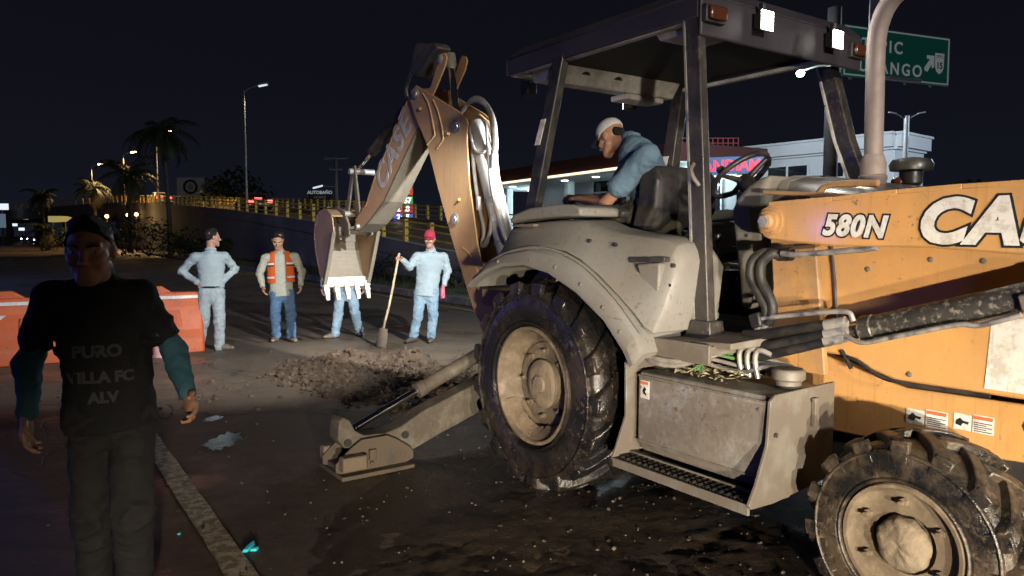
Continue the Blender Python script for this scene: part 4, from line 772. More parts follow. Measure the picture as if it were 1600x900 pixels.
# dash cowl
mb = MB(); mb.prism([(.975, 1.684), (1.035, 1.30), (1.05, 1.165), (1.13, 1.160), (1.155, 1.277), (1.199, 1.524), (1.20, 1.80), (1.225, 1.862), (1.16, 1.852), (1.08, 1.815), (1.01, 1.755)], -.45, .45)
cw = part(mb, 'dash_cowl', grey, bevel=.035, seg=4)
for q in ((1.085, 1.55), (1.10, 1.24)):
    mb = MB(); mb.cyl((q[0], -.455, q[1]), (q[0], -.449, q[1]), .010, seg=10); mb.build('cowl_screw', blackp, cw)
# exhaust stack and pre-cleaner
sx, sy = 1.565, -.10
mb = MB(); mb.lathe([(.060, 0), (.062, .06), (.066, .065), (.066, .085), (.060, .09), (.060, .15), (.046, .19)], (sx, sy, 1.76), (0, 0, 1), 24)
ex = part(mb, 'exhaust_stack', stackm, smooth=40)
mb = MB(); mb.tube(smooth_path([(sx, sy, 1.93), (sx - .004, sy, 2.2), (sx - .006, sy, 2.48), (sx + .02, sy - .01, 2.60), (sx + .075, sy - .02, 2.68), (sx + .16, sy - .03, 2.73)], 6), .044, 20); mb.build('exhaust_pipe', stackm, ex, smooth=50)
mb = MB(); mb.lathe([(.035, 1.74), (.035, 1.80), (.055, 1.82), (.055, 1.88), (.10, 1.885), (.105, 1.915), (.092, 1.94), (.04, 1.95), (0, 1.952)], (1.60, .20, 0), (0, 0, 1), 24); part(mb, 'air_precleaner', blackp, smooth=40)
mb = MB(); mb.lathe([(.02, 0), (.03, .012), (.02, .03), (0, .034)], (1.63, .02, 1.815), (-.2, -1, 0), 14); part(mb, 'round_marker', amber, smooth=50)
# ---- floor and operator station
mb = MB(); mb.bb((-.9, -.60, .93), (1.30, .60, .985)); mb.bb((.80, -.97, .985), (1.30, .97, 1.03)); mb.bb((.80, -.985, .94), (1.30, -.965, 1.037))
part(mb, 'platform_floor', greym, bevel=.006)
mb = MB(); mb.loft([[(1.16, -.70, 1.00), (1.48, -.62, 1.04), (1.48, -.60, 1.09), (1.16, -.66, 1.06)], [(1.16, -.95, 1.02), (1.38, -.93, 1.02), (1.38, -.93, 1.05), (1.16, -.95, 1.04)]]); part(mb, 'tread_corner', greym, bevel=.005)
for s in (-1, 1):
    st = [((-.46, 1.36), (-.50, 1.50)), ((-.34, 1.43), (-.44, 1.60)), ((-.12, 1.475), (-.25, 1.632)), ((.12, 1.485), (.05, 1.645)), ((.32, 1.46), (.30, 1.635)), ((.45, 1.415), (.43, 1.592)), ((.60, 1.335), (.60, 1.565)), ((.75, 1.235), (.80, 1.55)), ((.87, 1.15), (.94, 1.537)), ((.945, 1.085), (1.005, 1.51)), ((.985, 1.065), (1.03, 1.47)), ((1.00, 1.065), (1.045, 1.42))]
    secs = []
    for i, (b, t) in enumerate(st):
        kk = 1 if i < len(st) - 2 else (.985 if i == len(st) - 2 else .95)
        P = lambda f, y, dz=0: (b[0] + (t[0] - b[0]) * f, s * y * kk, b[1] + (t[1] - b[1]) * f + dz)
        secs.append([P(0, 1.05), P(.08, 1.035), P(.30, .985), P(.60, .945), P(.86, .915), P(.97, .885), P(1.0, .84), P(1.0, .66, .004), P(.9, .60), P(0, .60)])
    mb = MB(); mb.loft(secs); pod = part(mb, 'side_console', grey, smooth=50, bevel=.012)
    # lid on the console top
    o2 = [(-.40, 1.625), (-.41, 1.655), (-.36, 1.69), (-.20, 1.722), (.08, 1.738), (.24, 1.728), (.30, 1.71), (.30, 1.66), (.10, 1.662), (-.2, 1.65)]
    mb = MB(); mb.prism(o2, s * .62, s * .93); mb.build('console_lid', grey, pod, bevel=.02, seg=3)
    mb = MB(); mb.bb((-.33, min(s * .95, s * .88), 1.605), (-.12, max(s * .95, s * .88), 1.622)); mb.build('lid_hinge', greym, pod, bevel=.004)
    mb = MB(); mb.prism([(.74, 1.408), (.99, 1.418), (.99, 1.442), (.74, 1.436)], s * .92, s * .965); mb.build('latch_slot', blackp, pod, bevel=.003)
    mb = MB(); mb.prism([(.80, 1.404), (.965, 1.412), (.96, 1.262), (.862, 1.258)], s * .92, s * .972); mb.build('latch_flap', grey, pod, bevel=.010)
    mb = MB(); mb.prism([(.785, 1.404), (.80, 1.404), (.862, 1.258), (.96, 1.262), (.96, 1.25), (.85, 1.244)], s * .915, s * .966); mb.build('latch_shadow_gap', blackp, pod)
    # fender: lip, skirt and crown swept over the wheel
    lip = [(-.655, 1.195), (-.60, 1.226), (-.42, 1.30), (-.223, 1.347), (0, 1.362), (.242, 1.323), (.497, 1.226), (.724, 1.093), (.873, .951), (.92, .88)]
    crs = [(-.64, 1.24), (-.58, 1.295), (-.43, 1.385), (-.22, 1.452), (.04, 1.483), (.27, 1.462), (.50, 1.385), (.74, 1.235), (.93, 1.07), (.975, .97)]
    secs = []
    for i, (l, c) in enumerate(zip(lip, crs)):
        e = .0 if 0 < i < len(lip) - 1 else .01
        secs.append([(l[0], s * 1.075, l[1]), (l[0] * .985 + .0, s * 1.115, l[1] + .012), (l[0] + (c[0] - l[0]) * .3, s * 1.12, l[1] + (c[1] - l[1]) * .3), (l[0] + (c[0] - l[0]) * .8, s * 1.095, l[1] + (c[1] - l[1]) * .8), (c[0], s * 1.055, c[1]), (c[0], s * .60, c[1] + .004), (c[0] * .98, s * .60, c[1] - .03), (c[0] * .98, s * 1.05, c[1] - .035), (l[0] * .98, s * 1.06, l[1] + .01)])
    mb = MB(); mb.loft(secs); fe = part(mb, 'rear_fender', grey, smooth=50, bevel=.004)
    mb = MB()   # seam bead along the crease
    mb.tube(smooth_path([(c[0] + .004, s * 1.066, c[1] - .004) for c in crs[1:-1]], 4), .009, 6); mb.build('fender_bead', grey, fe)
# ROPS posts
def post(pts0, pts1, m, name='canopy_post'):
    mb = MB(); mb.loft([pts0, pts1]); return part(mb, name, m, bevel=.008)
def rect(x0, x1, y0, y1, z): return [(x0, y0, z), (x1, y0, z), (x1, y1, z), (x0, y1, z)]
pf = post(rect(1.030, 1.120, -.775, -.715, 1.02), rect(.890, .975, -.73, -.675, 2.68), postm)
mb = MB(); mb.loft([rect(.97, 1.15, -.80, -.68, 1.02), rect(1.02, 1.14, -.795, -.69, 1.12)]); mb.build('post_foot', postm, pf, bevel=.006)
mb = MB(); mb.tube(smooth_path([(1.062, -.80, 1.80), (1.05, -.83, 1.84), (1.035, -.83, 1.88), (1.02, -.795, 1.91)], 4), .011, 8); mb.build('grab_handle', greym, pf)
mb = MB(); mb.loft([rect(1.013, 1.026, -.778, -.715, 1.12), rect(.876, .887, -.733, -.675, 2.66)]); mb.build('post_trim', steel, pf)
pr_ = post(rect(-.570, -.455, -.755, -.69, 1.45), rect(-.200, -.100, -.74, -.68, 2.68), blackp)
mb = MB(); mb.loft([[(-.372, -.757, 2.14), (-.318, -.757, 2.14), (-.318, -.752, 2.14), (-.372, -.752, 2.14)], [(-.305, -.755, 2.30), (-.255, -.755, 2.30), (-.255, -.750, 2.30), (-.305, -.750, 2.30)]]); mb.build('post_decal', decw, pr_, smooth=0)
pl = post(rect(-.70, -.58, .66, .76, 1.45), rect(-.49, -.38, .66, .74, 2.68), postm)
mb = MB(); mb.loft([[(-.635, .655, 2.02), (-.555, .655, 2.02), (-.555, .659, 2.02), (-.635, .659, 2.02)], [(-.59, .655, 2.17), (-.51, .655, 2.17), (-.51, .659, 2.17), (-.59, .659, 2.17)]]); mb.build('post_decal', decw, pl, smooth=0)
secs = []
for x, z in ((.745, 2.62), (.81, 2.40), (.88, 2.15), (1.0, 1.85), (1.06, 1.55), (1.08, 1.05)): secs.append(rect(x, x + .095, .68, .76, z))
mb = MB(); mb.loft(secs); plf = part(mb, 'canopy_post', postm, bevel=.008)
mb = MB(); mb.loft([rect(s_[0][0] - .018, s_[0][0] - .002, .675, .71, s_[0][2]) for s_ in secs]); mb.build('post_trim', decw, plf)
# canopy roof
mb = MB(); X0, X1, Yw = -.735, 1.0, .735
mb.bb((X0, -Yw, 2.76), (X1, Yw, 2.80))
top = [rect(X0, X1, -Yw, Yw, 2.66), rect(X0, X1, -Yw, Yw, 2.765), rect(X0 + .06, X1 - .05, -Yw + .07, Yw - .07, 2.835)]
mb = MB(); mb.loft(top[1:]); mb.bb((X0, -Yw, 2.652), (X0 + .02, Yw, 2.766)); mb.bb((X0 + .02, -Yw, 2.652), (X1 - .02, -Yw + .02, 2.766)); mb.bb((X0 + .02, Yw - .02, 2.652), (X1 - .02, Yw, 2.766)); mb.bb((X1 - .022, -Yw, 2.56), (X1, Yw, 2.766))
rf = part(mb, 'canopy_roof', canopym, bevel=.010)
mb = MB(); mb.bb((X0 + .022, -Yw + .022, 2.70), (X1 - .024, Yw - .022, 2.715)); mb.build('headliner', darkin, rf)
mb = MB(); mb.bb((X0 + .022, -Yw + .022, 2.648), (X1 - .10, -Yw + .07, 2.672)); mb.bb((X0 + .022, Yw - .07, 2.648), (X1 - .1, Yw - .022, 2.672)); mb.bb((X0 + .022, -Yw + .07, 2.648), (X0 + .09, Yw - .07, 2.672)); mb.build('headliner_edge', cream, rf, bevel=.004)
mb = MB(); mb.prism([(-.62, 2.70), (-.60, 2.60), (-.44, 2.59), (-.36, 2.70)], -.60, .62); cb = mb.build('headliner_beam', cream, rf, bevel=.012)
for yy in (-.30, .0):
    mb = MB(); mb.lathe([(.0, -.002), (.045, -.002), (.05, .004), (.05, .014)], (-.405, yy, 2.642), (-.80, 0, .60), 20); mb.build('speaker_hole', darkin, cb)
mb = MB(); mb.prism([(.55, 2.70), (.60, 2.63), (.80, 2.63), (.86, 2.70)], -.62, -.30); mb.build('headliner_panel', cream, rf, bevel=.012)
mb = MB(); mb.bb((-.60, .12, 2.545), (-.42, .5, 2.585)); mb.build('headliner_panel', cream, rf, bevel=.01)
def worklamp(x, y, z, dx, lit, hw_=.055):
    mb = MB(); c = (x, y, z)
    d0, d1 = (x - dx * .06, x)
    mb.loft([rect(*sorted((d0, d0 + .001)), y - hw_ * .6, y + hw_ * .6, z)]) if False else None
    mb.loft([[(d0, y - hw_ * .6, z - .035), (d0, y + hw_ * .6, z - .035), (d0, y + hw_ * .6, z + .035), (d0, y - hw_ * .6, z + .035)], [(d1, y - hw_, z - .058), (d1, y + hw_, z - .058), (d1, y + hw_, z + .058), (d1, y - hw_, z + .058)]])
    mb.bb((min(d0, d1) + .015, y - .012, z + .04), (max(d0, d1) - .015, y + .012, z + .10))
    h = mb.build('work_lamp', blackp, rf, bevel=.006)
    mb = MB(); mb.box((d1 + dx * .004, y, z), (.006, hw_ * 1.75, .098)); mb.build('lamp_glass', lamp_on if lit else lamp_off, h, bevel=.008)
    return h
WL_F = [(1.07, -.30, 2.685), (1.07, .36, 2.685)]
for q in WL_F: worklamp(*q, 1, True)
WL_R = [(-.80, -.50, 2.60), (-.80, .50, 2.60)]
for q in WL_R: worklamp(*q, -1, True, .065)
for yy in (-.655, .655):
    mb = MB(); mb.bb((.985, yy - .075, 2.625), (1.03, yy + .075, 2.715)); mk = mb.build('marker_lamp', blackp, rf, bevel=.006)
    mb = MB(); mb.bb((1.03, yy - .065, 2.635), (1.055, yy + .065, 2.705)); mb.build('marker_lens', amber, mk, bevel=.012)
for q in WL_F:
    lamp('SPOT', 'front_work_light', (q[0] + .03, q[1], q[2]), 16, (1.0, .95, .85), aim=(q[0] + 4.0, q[1], 0.1), size=.05, cone=130, blend=.6, parent=bh)
for q, ay, pw in zip(WL_R, (-2.0, .6), (1700, 2500)):
    lamp('SPOT', 'rear_work_light', (q[0] - .03, q[1], q[2]), pw, (0.93, .97, 1.0), aim=(-7.0, ay, 0.45), size=.05, cone=64, blend=.9, parent=bh)
# seat, armrest, steering wheel
st = bpy.data.objects.new('operator_seat', None); COL.objects.link(st); st.parent = bh
def pad_(name, secs, m, bevel=.02): mb = MB(); mb.loft(secs); return mb.build(name, m, st, bevel=bevel, seg=3, smooth=60)
def ysec(pts, y): return [(x, y, z) for x, z in pts]
bk = [(.10, 1.60), (.22, 1.58), (.33, 1.72), (.345, 1.90), (.30, 1.985), (.21, 1.99), (.17, 1.93), (.16, 1.78)]
pad_('backrest', [ysec([(.2 + (x - .2) * .9, z if z < 1.9 else 1.9 + (z - 1.9) * .5) for x, z in bk], -.34), ysec(bk, -.27), ysec(bk, .17), ysec([(.2 + (x - .2) * .9, z if z < 1.9 else 1.9 + (z - 1.9) * .5) for x, z in bk], .24)], fabric_seat)
cu_ = [(-.38, 1.50), (-.40, 1.56), (-.34, 1.61), (.08, 1.60), (.16, 1.56), (.14, 1.50)]
pad_('seat_cushion', [ysec(cu_, -.30), ysec(cu_, .20)], fabric_seat)
mb = MB(); secs = []
for k in range(11):
    z = 1.08 + .042 * k; g = .018 * (k % 2); secs.append(rect(-.24 - g, .14 + g, -.26 - g, .16 + g, z))
mb.loft(secs); mb.build('suspension_bellows', mat('rubber_bellows', (.055, .045, .032), .55, dirt=DUST, dirt_amt=.3, dirt_scale=6), st, bevel=.006)
mb = MB(); mb.prism([(-.30, 1.72), (-.28, 1.665), (-.10, 1.655), (.12, 1.665), (.14, 1.70), (.05, 1.745), (-.20, 1.75)], -.44, -.36); mb.build('armrest', fabric_seat, st, bevel=.018, seg=3)
mb = MB(); mb.prism([(-.30, 1.72), (-.28, 1.665), (.12, 1.665), (.14, 1.70), (.05, 1.745)], .26, .34); mb.build('armrest', fabric_seat, st, bevel=.018, seg=3)
swc = Vector((.735, -.06, 1.905)); sax = Vector((-.62, -.05, .78)).normalized()
mb = MB(); u_ = sax.cross(Vector((0, 1, 0))).normalized(); v_ = sax.cross(u_)
mb.tube([swc + (u_ * math.cos(2 * math.pi * k / 32) + v_ * math.sin(2 * math.pi * k / 32)) * .185 for k in range(33)], .017, 10, cap=False)
sw = part(mb, 'steering_wheel', blackp, smooth=60)
mb = MB()
for a in (90, 210, 330): mb.tube([swc - sax * .05, swc - sax * .02 + (u_ * math.cos(rad(a)) + v_ * math.sin(rad(a))) * .1, swc + (u_ * math.cos(rad(a)) + v_ * math.sin(rad(a))) * .185], [.022, .016, .013], 8)
mb.build('spoke', blackp, sw, smooth=60)
mb = MB(); mb.tube([swc - sax * .02, swc - sax * .06, swc - sax * .12, Vector((.88, -.06, 1.68)), Vector((1.0, -.06, 1.55))], [.04, .055, .05, .06, .08], 14); mb.build('column', blackp, sw, smooth=50)
mb = MB(); mb.lathe([(.0, .05), (.022, .045), (.026, .02), (.018, 0), (0, 0)], swc + v_ * .15 + sax * .01, sax, 12); mb.build('spinner_knob', blackp, sw, smooth=60)
# backhoe control levers
for k, (x, y) in enumerate(((-.62, -.28), (-.66, -.16), (-.68, -.04), (-.66, .10))):
    mb = MB(); mb.tube([(x - .05, y, 1.25), (x - .02, y, 1.55), (x, y, 1.74)], .009, 8); mb.lathe([(.0, .06), (.02, .05), (.024, .02), (.012, 0)], (x, y, 1.73), (0, 0, 1), 12); part(mb, 'control_lever', blackp, smooth=50)
mb = MB(); mb.prism([(-.86, 1.0), (-.86, 1.28), (-.74, 1.34), (-.58, 1.30), (-.56, 1.0)], -.40, .30); part(mb, 'control_tower', blackp, bevel=.02)

# screws and bolts on the shells
for s in (-1, 1):
    for (x, y, z) in [(.06, 1.108, 1.40), (.30, 1.108, 1.37), (.52, 1.108, 1.285), (.70, 1.108, 1.175), (.83, 1.108, 1.06), (-.28, 1.108, 1.385)]:
        mb = MB(); mb.lathe([(.013, -.006), (.013, .006), (.008, .010), (0, .011)], (x, s * y, z), (0, s, 0), 8); part(mb, 'fender_bolt', greym)
    for (x, y, z) in [(.98, .985, 1.12), (1.0, .935, 1.30), (1.01, .925, 1.40), (.62, .955, 1.50), (.42, .965, 1.52)]:
        mb = MB(); mb.lathe([(.011, -.012), (.011, .004), (0, .006)], (x, s * y, z), (0, s, 0), 8); part(mb, 'console_screw', blackp)
    for (x, z) in [(1.34, 1.05), (1.60, 1.05), (1.98, .955), (2.25, 1.45), (2.05, 1.45), (1.78, 1.40)]:
        mb = MB(); mb.lathe([(.012, -.004), (.012, .004), (.007, .007), (0, .007)], (x, s * .50, z), (0, s, 0), 8); part(mb, 'panel_screw', greym)
    for (x, z) in [(.86, .78), (.86, .52), (1.63, .80), (1.63, .54)]:
        mb = MB(); mb.lathe([(.010, -.004), (.010, .005), (0, .007)], (x + (.035 if x < 1 else -.02), s * 1.02, z), (0, s, 0), 6); part(mb, 'tank_bolt', greym)
# weld beads round the tank edges
for z in (.50, .838):
    mb = MB(); mb.tube([(.88 + .0385 * k, -1.0215 - (.002 if k % 2 else 0), z) for k in range(21)], .005, 5); part(mb, 'weld_bead', tanksteel)

mb = MB(); mb.prism([(.90, 1.70), (.955, 1.845), (1.03, 1.86), (1.04, 1.72)], -.20, .12); ip = part(mb, 'instrument_pod', blackp, bevel=.015)
for k in range(3): mb = MB(); mb.lathe([(.030, 0), (.034, .006), (.026, .008), (0, .008)], (.918 + .012, -.13 + .085 * k, 1.775), (-.94, 0, .34), 16); mb.build('gauge', glass_d, ip)
for k in range(5): mb = MB(); mb.bb((.60, -.55, 1.10 + .055 * k), (.95, -.49, 1.135 + .055 * k)); part(mb, 'heater_rib', greym, bevel=.006)
for k, (x, y) in enumerate(((.62, -.30), (.66, -.22))): mb = MB(); mb.tube([(x, y, 1.03), (x + .02, y, 1.35), (x + .05, y, 1.52)], .010, 8); mb.lathe([(0, .055), (.02, .045), (.022, .015), (.01, 0)], (x + .05, y, 1.51), (0, 0, 1), 12); part(mb, 'loader_lever', blackp, smooth=50)
# ---- loader towers, arms, lift cylinders
for s in (-1, 1):
    mb = MB(); mb.prism([(1.30, .90), (1.62, .90), (1.60, 1.10), (1.56, 1.45), (1.545, 1.66), (1.50, 1.735), (1.40, 1.75), (1.315, 1.72), (1.30, 1.60), (1.33, 1.30)], s * .52, s * .555)
    tw = part(mb, 'loader_tower', orange_worn, bevel=.006)
    mb = MB(); mb.loft([[(1.29, s * .60, 1.752), (1.29, s * .53, 1.752), (1.29, s * .53, 1.772), (1.29, s * .60, 1.772)], [(1.72, s * .60, 1.715), (1.72, s * .53, 1.715), (1.72, s * .53, 1.735), (1.72, s * .60, 1.735)]])
    mb.build('tower_top_rail', orange_worn, tw, bevel=.004)
    mb = MB(); mb.tube(smooth_path([(1.56, s * .56, 1.735), (1.60, s * .565, 1.772), (1.68, s * .565, 1.782), (1.85, s * .565, 1.775)], 4), .016, 8); mb.build('tower_loop_pipe', orange_worn, tw)
    armo = [(1.405, 1.545), (1.385, 1.60), (1.395, 1.665), (1.435, 1.698), (1.75, 1.708), (2.03, 1.726), (2.27, 1.734), (2.48, 1.736), (2.85, 1.715), (3.12, 1.62), (3.38, 1.35), (3.82, .50), (3.90, .26), (3.80, .16), (3.68, .20), (3.50, .60), (3.16, 1.18), (2.95, 1.40), (2.70, 1.466), (2.48, 1.482), (2.15, 1.503), (1.76, 1.503), (1.54, 1.522), (1.45, 1.53)]
    mb = MB(); mb.prism(armo, s * .63, s * .75); arm = part(mb, 'loader_arm', orange, bevel=.010)
    mb = MB(); top = [(1.435, 1.698), (1.75, 1.708), (2.03, 1.726), (2.27, 1.734), (2.48, 1.736), (2.85, 1.715), (3.12, 1.62)]
    for a, b in zip(top[:-1], top[1:]):
        mb.loft([[(a[0], s * .752, a[1] - .012), (a[0], s * .752, a[1] + .008), (a[0], s * .62, a[1] + .008), (a[0], s * .62, a[1] - .012)], [(b[0], s * .752, b[1] - .012), (b[0], s * .752, b[1] + .008), (b[0], s * .62, b[1] + .008), (b[0], s * .62, b[1] - .012)]], cap=True)
    mb.build('arm_top_flange', orange, arm, bevel=.003)
    mb = MB(); mb.lathe([(.068, .0), (.068, .014), (.052, .018), (.050, .034), (.036, .038), (.030, .055), (.0, .058)], (1.448, s * .745, 1.615), (0, s, 0), 24); mb.build('pivot_pin', orange_worn, arm, smooth=40)
    mb = MB(); mb.lathe([(.028, .035), (.028, .066), (0, .068)], (1.448, s * .745, 1.615), (0, s, 0), 6); mb.build('pin_nut', steel, arm)
    if s < 0:
        for body, size, x, z, rt, offb, offw, sxx in (('580N', .120, 1.712, 1.556, -.045, .0125, .0055, .92), ('CASE', .225, 2.112, 1.530, -.012, .020, .0115, 1.06)):
            for nm, m_, off, yy in (('lettering_outline', decb, offb, -.7525), ('lettering', decw, offw, -.7545)):
                t = text(nm, body, size, m_, arm, offset=off, shear=.22, extrude=.0008, loc=(x, yy, z), rot=(math.pi / 2, -rt, 0), sx=sxx, space=1.12)
    # lift cylinder: barrel over the panel, rod to the tower
    a, b = Vector((1.34, s * .69, .985)), Vector((2.62, s * .69, 1.375)); d = (b - a).normalized()
    c0, c1 = a + d * .56, a + d * 1.36
    mb = MB(); mb.lathe([(.045, 0), (.060, .004), (.060, .055), (.055, .06), (.055, .76), (.060, .765), (.060, .80), (.03, .81)], c0, d, 24); cyl = part(mb, 'lift_cylinder', cylm, smooth=40)
    mb = MB(); mb.cyl(a, c0 + d * .02, .030, seg=16); mb.build('rod', cylm, cyl)
    mb = MB(); mb.lathe([(.055, -.035), (.055, .035)], a, (0, 1, 0), 18); mb.build('rod_eye', greym, cyl)
    mb = MB(); off = Vector((0, s * .075, -.05)); mb.tube(smooth_path([c0 - d * .06 + off * .9 + Vector((0, 0, .05)), c0 + d * .04 + off * 1.05, c0 + d * .18 + off * 1.08, c0 + d * .42 + off * 1.08, c0 + d * .50 + off * 1.02 + Vector((0, 0, -.02)), c0 + d * .64 + off + Vector((0, 0, -.012))], 5), .0105, 8); mb.build('hydraulic_pipe', steel, cyl, smooth=60)
    mb = MB(); q = c0 + d * .67 + Vector((0, s * .055, -.02)); mb.box(q, (.075, .055, .06), (0, -.3, 0)); mb.cyl(q + Vector((-.02, 0, -.03)), q + Vector((.05, 0, -.055)), .02, seg=8); mb.build('port_block', greym, cyl, bevel=.008)
    mb = MB(); off = Vector((0, s * .06, .045)); mb.tube(smooth_path([a + d * .06 + off + Vector((0, 0, .11)), a + d * .16 + off + Vector((0, 0, .10)), a + d * .40 + off + Vector((0, 0, .07)), a + d * .52 + off + Vector((0, 0, .045)), a + d * .55 + off], 5), .0115, 8); mb.build('hydraulic_pipe', steel, cyl, smooth=60)
    mb = MB(); q = a + d * .05 + Vector((0, s * .06, .15)); mb.box(q, (.06, .05, .07), (0, -.3, 0)); mb.build('hose_fitting', hose, cyl, bevel=.01)
    for k, zz in enumerate((.055, .0, -.045)):
        mb = MB(); mb.tube(smooth_path([(1.30, s * (.72 + .02 * k), 1.015 + zz), (1.42, s * .755, 1.03 + zz), (1.58, s * .76, 1.075 + zz * .9), (1.75, s * .75, 1.125 + zz * .7)], 5), .024, 10); hs = part(mb, 'hydraulic_hose', hose, smooth=60)
        mb = MB(); mb.cyl((1.74, s * .751, 1.122 + zz * .7), (1.83, s * .745, 1.15 + zz * .6), .026, seg=12); mb.build('ferrule', steel, hs)
    # hoses looping down the tower
    for k in range(2):
        dx = .055 * k
        mb = MB(); mb.tube(smooth_path([(1.45 + dx * .3, s * .70, 1.468 - .012 * k), (1.39 + dx, s * .73, 1.465), (1.345 + dx, s * .745, 1.42), (1.345 + dx, s * .745, 1.34), (1.40 + dx * .9, s * .745, 1.26), (1.43 + dx * .6, s * .74, 1.20), (1.40 + dx * .5, s * .73, 1.13)], 6), .024, 12); hs = part(mb, 'hydraulic_hose', hose, smooth=60)
        q0, q1 = Vector((1.40 + dx * .5, s * .73, 1.135)), Vector((1.365 + dx * .5, s * .725, 1.06)); mb = MB(); mb.cyl(q0, q1, .027, .022, seg=12); mb.build('ferrule', steel, hs)
        mb = MB(); mb.cyl((1.44 + dx * .3, s * .70, 1.467 - .012 * k), (1.53, s * .70, 1.472 - .012 * k), .025, seg=12); mb.build('ferrule', hose, hs)
    mb = MB(); mb.tube(smooth_path([(1.50, s * .735, 1.468), (1.60, s * .745, 1.466), (1.85, s * .748, 1.488), (1.95, s * .735, 1.50)], 5), .013, 8); part(mb, 'arm_pipe', steel, smooth=60)
# loader bucket, ahead of the frame's edge
bp = [(3.72, .80), (3.66, .60), (3.68, .30), (3.78, .10), (3.95, .04), (4.55, .04), (4.55, .055), (3.97, .07), (3.82, .13), (3.72, .31), (3.71, .58), (3.78, .80)]
mb = MB(); mb.prism(bp, -1.06, 1.06); lb = part(mb, 'loader_bucket', bucketo)
for s in (-1, 1):
    mb = MB(); mb.prism([(3.70, .80), (3.70, .32), (3.80, .11), (3.96, .06), (4.50, .06), (4.40, .30), (3.95, .80)], s * 1.03, s * 1.055); mb.build('bucket_side', bucketo, lb)
# ---- right-hand tank, step and bracket (mirrored on the left)
for s in (-1, 1):
    Y = lambda v: s * v
    secs = [[(x, Y(.60), .44), (x, Y(.98), .44), (x, Y(1.02), .50), (x, Y(1.02), .835), (x, Y(1.0), .858), (x, Y(.60), .862)] for x in (.875, 1.645)]
    mb = MB(); mb.loft(secs); tk = part(mb, 'side_tank', tanksteel, bevel=.010)
    mb = MB(); mb.lathe([(.058, 0), (.058, .035), (.075, .04), (.075, .078), (.066, .088), (0, .09)], (1.575, Y(.77), .862), (0, 0, 1), 12); mb.build('filler_cap', greym, tk, bevel=.004)
    mb = MB(); mb.prism([(Y(.56), .88), (Y(1.0), .872), (Y(1.035), .85), (Y(1.05), .66), (Y(1.12), .50), (Y(1.165), .425), (Y(1.15), .405), (Y(1.0), .40), (Y(.56), .44)], 1.66, 1.676, 'yz'); sp = mb.build('end_plate', greym, tk, bevel=.003)
    for q in ((1.00, .70), (.74, .82)):
        mb = MB(); mb.cyl((1.675, Y(q[0]), q[1]), (1.684, Y(q[0]), q[1]), .011, seg=8); mb.build('end_plate_hole', darkin, tk)
    mb = MB(); mb.bb((1.677, min(Y(.745), Y(.715)), .70), (1.70, max(Y(.745), Y(.715)), .83)); mb.build('plate_bracket', greym, tk, bevel=.004)
    mb = MB(); mb.prism([(Y(.56), .96), (Y(.86), 1.0), (Y(1.0), .99), (Y(1.06), .90), (Y(1.055), .62), (Y(1.12), .47), (Y(1.15), .405), (Y(.56), .40)], .812, .828, 'yz'); part(mb, 'step_bracket', greym, bevel=.003)
    mb = MB(); mb.bb((.828, min(Y(1.02), Y(.86)), .395), (1.66, max(Y(1.02), Y(.86)), .415)); mb.bb((.828, min(Y(1.15), Y(1.135)), .372), (1.66, max(Y(1.15), Y(1.135)), .418)); mb.bb((.828, min(Y(1.02), Y(1.03)), .395), (1.66, max(Y(1.02), Y(1.03)), .435))
    sg = part(mb, 'boarding_step', greym, bevel=.003)
    mb = MB()
    for r_ in range(3):
        for k in range(42): mb.box((.846 + k * .0195, Y(1.048 + r_ * .032), .408 + .008 * (k % 2)), (.012, .020, .020), (0, .5, 0))
    tg = mb.build('step_grating', darkin, sg); 
    if s < 0:
        mb = MB(); mb.bb((.895, -1.0235, .725), (.955, -1.0205, .815)); dc = mb.build('tank_decal', decw, tk, smooth=0)
        mb = MB(); mb.bb((.898, -1.026, .797), (.952, -1.0240, .811)); mb.build('decal_print', decr, tk, smooth=0)
        mb = MB(); mb.prism([(.912, .765), (.925, .785), (.938, .775), (.93, .762), (.94, .742), (.92, .748)], -1.026, -1.0240); mb.build('decal_print', decb, tk, smooth=0)
    # pipes and hoses between tank and floor
    for k in range(4):
        mb = MB(); z = .905 + .022 * k; mb.tube(smooth_path([(.92 + .05 * k, Y(.86 - .03 * k), z), (1.12, Y(.84 - .03 * k), z + .015), (1.34, Y(.80 - .03 * k), z - .005), (1.47 + .02 * k, Y(.77 - .03 * k), .94), (1.50 + .02 * k, Y(.74 - .03 * k), .87)], 5), .0105, 8); part(mb, 'hydraulic_pipe', steel, smooth=60)
    for k in range(3):
        mb = MB(); x = 1.33 + .045 * k; mb.tube(smooth_path([(x, Y(.78), .88), (x - .01, Y(.79), .97), (x + .01, Y(.79), 1.015), (x + .07, Y(.775), 1.02 - .01 * k)], 5), .013, 8); part(mb, 'hydraulic_pipe', steel, smooth=60)
    for k in range(2):
        mb = MB(); mb.tube(smooth_path([(.84, Y(.98 - .02 * k), .955), (.95, Y(1.0), .935 - .02 * k), (1.10, Y(.98), .935 - .02 * k), (1.22, Y(.93), .965), (1.28, Y(.88), .99)], 5), .014, 8); part(mb, 'hydraulic_hose', hoseg, smooth=60)
